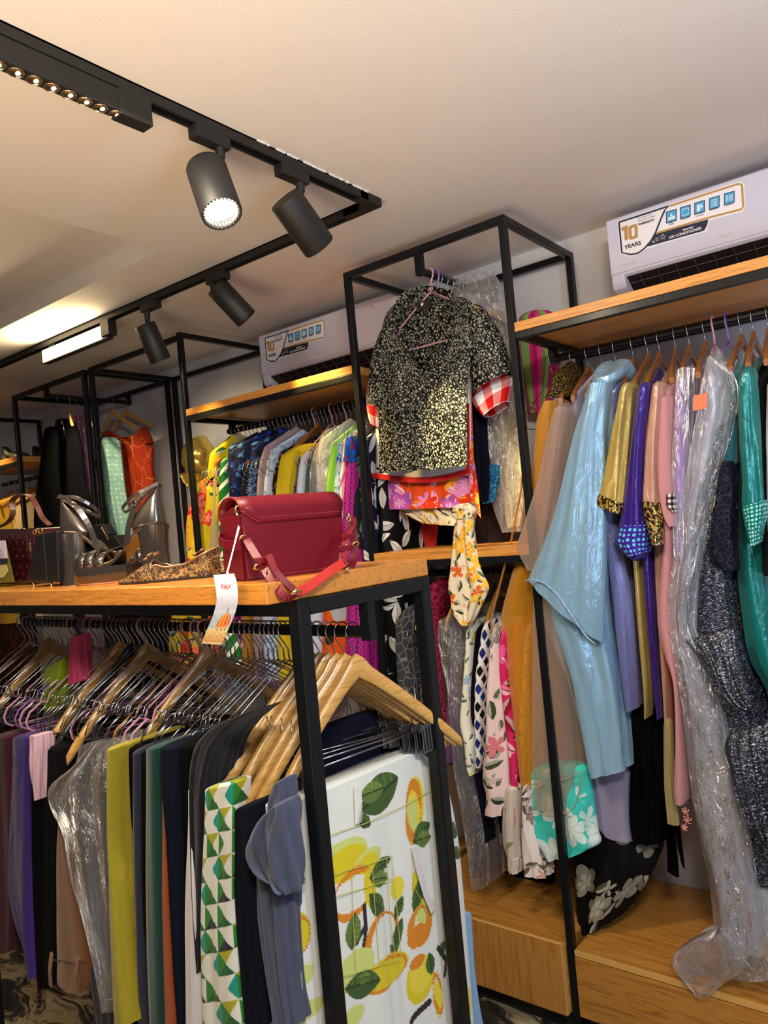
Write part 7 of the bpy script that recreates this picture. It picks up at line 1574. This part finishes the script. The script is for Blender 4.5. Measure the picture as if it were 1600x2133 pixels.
wg('dress', 'dress', 'cream and peach dress on the farthest rack at the left edge', [(20, 1044, 62, 1030), (14, 1070, 62, 1066), (14, 1110, 64, 1110), (20, 1300, 70, 1300)], print_floral('cream_peach', srgb(214, 186, 144), [srgb(206, 140, 96), srgb(230, 214, 170)], [srgb(180, 150, 90)], 8, .5, .3, 14), 2.34, .3, QG, seed=180)
wg('dress', 'dress', 'yellow dress on the farthest rack, cut by the left edge', [(-20, 1046, 16, 1036), (-24, 1080, 14, 1080), (-24, 1300, 20, 1300)], cloth('warm_yellow', srgb(206, 160, 40), .7), 2.33, .3, QG, seed=181)
for k in range(7):
    put(H_thin, (-5.16 + k * .085, 2.505, 2.27), rng.uniform(-.1, .1), 'dark reddish hanger in the row on the farthest rack', 'hangers on the farthest rack')
def pump(label, x, y, mat, z=2.376, ang=0.3, L=.24):
    d = np.array([math.cos(ang), math.sin(ang), 0]); w = np.array([-d[1], d[0], 0]); O = np.array([x, y, z]); Q = lambda l, s_, zz: O + d * l + w * s_ + np.array([0, 0, zz])
    t = thing('pump', label, 'shoe', tuple(O), 'dark shoes on the farthest shelf'); hw = lambda l: float(np.interp(l / L, [0, .1, .3, .6, .85, 1], [.018, .028, .027, .036, .032, .004]))
    ht = lambda l: float(np.interp(l / L, [0, .1, .3, .6, .85, 1], [.105, .100, .062, .050, .036, .012])); fz = lambda l: float(np.interp(l / L, [0, .2, .5, .7, 1], [.045, .040, .012, .003, .003]))
    m = MB(); m.loft([[Q(l, hw(l) * math.cos(a), fz(l) + (ht(l) - fz(l)) * math.sin(a) ** .7) for a in np.linspace(0, PI, 13)] for l in np.linspace(0, L, 18)], False); m.build('upper', mat, t, smooth=True)
    m = MB(); m.loft([[Q(l, hw(l) * s_, fz(l)) for s_ in (-1, 1)] + [Q(l, hw(l) * s_, fz(l) + .004) for s_ in (1, -1)] for l in np.linspace(0, L, 14)], True, True, True); m.build('sole', M_dk, t)
    m = MB(); m.box((0, -.02, 0), (.04, .02, .045), lambda p: Q(p[0], p[1], p[2])); m.build('heel', M_dk, t, bevel=.002)
pump('dark shoe on the farthest shelf, left one of the pair', -4.86, 2.33, M_blkl, ang=.2); pump('dark shoe on the farthest shelf, right one of the pair', -4.80, 2.50, M_blkl, ang=.15)
# gold cap on the wall
M_gcap = NT('gold_foil'); _c = M_gcap.coord('Object'); M_gcap.set(color=(.82, .62, .14), rough=.24, metal=.8); M_gcap.bump(M_gcap.noise(_c, 12, 2, .5, 1.0), .5, .02); M_gcap = M_gcap.mat
cx, cz = P(405, 962, Y=2.76)[0], P(405, 962, Y=2.76)[2]
gc = thing('cap', 'shiny gold cap hanging on the wall behind the open frame', 'cap', (cx, 2.82, cz - .12))
m = MB(); rings = []
for k in range(12):
    a = k / 11 * PI / 2; rings.append([(cx + (.105 + .006 * math.sin(6 * t)) * math.cos(a) ** .8 * math.cos(t), 2.822 - .125 * math.sin(a), cz + .02 + (.130 + .006 * math.sin(6 * t)) * math.cos(a) ** .8 * math.sin(t)) for t in np.linspace(0, 2 * PI, 49)[:-1]])
m.loft(rings, True, False, True); m.build('crown', M_gcap, gc, smooth=True)
m = MB(); m.loft([[(cx + .01 + (.098 + .03 * r_) * math.sin(t), 2.805 - .075 * r_, cz + .01 - (.115 + .055 * r_) * math.cos(t)) for t in np.linspace(-1.15, 1.15, 20)] for r_ in np.linspace(0, 1, 6)], False); o = m.build('brim', M_gcap, gc, smooth=True); sd = o.modifiers.new('solid', 'SOLIDIFY'); sd.thickness = .004
# prototypes that were never hung are not part of the place
for pr in (H_wood, H_chrome, H_pink, H_viol, H_tan, H_thin, H_long):
    if pr['label'] in ('wooden hanger', 'wire hanger'):
        for ch in list(pr.children): bpy.data.objects.remove(ch)
        bpy.data.objects.remove(pr)
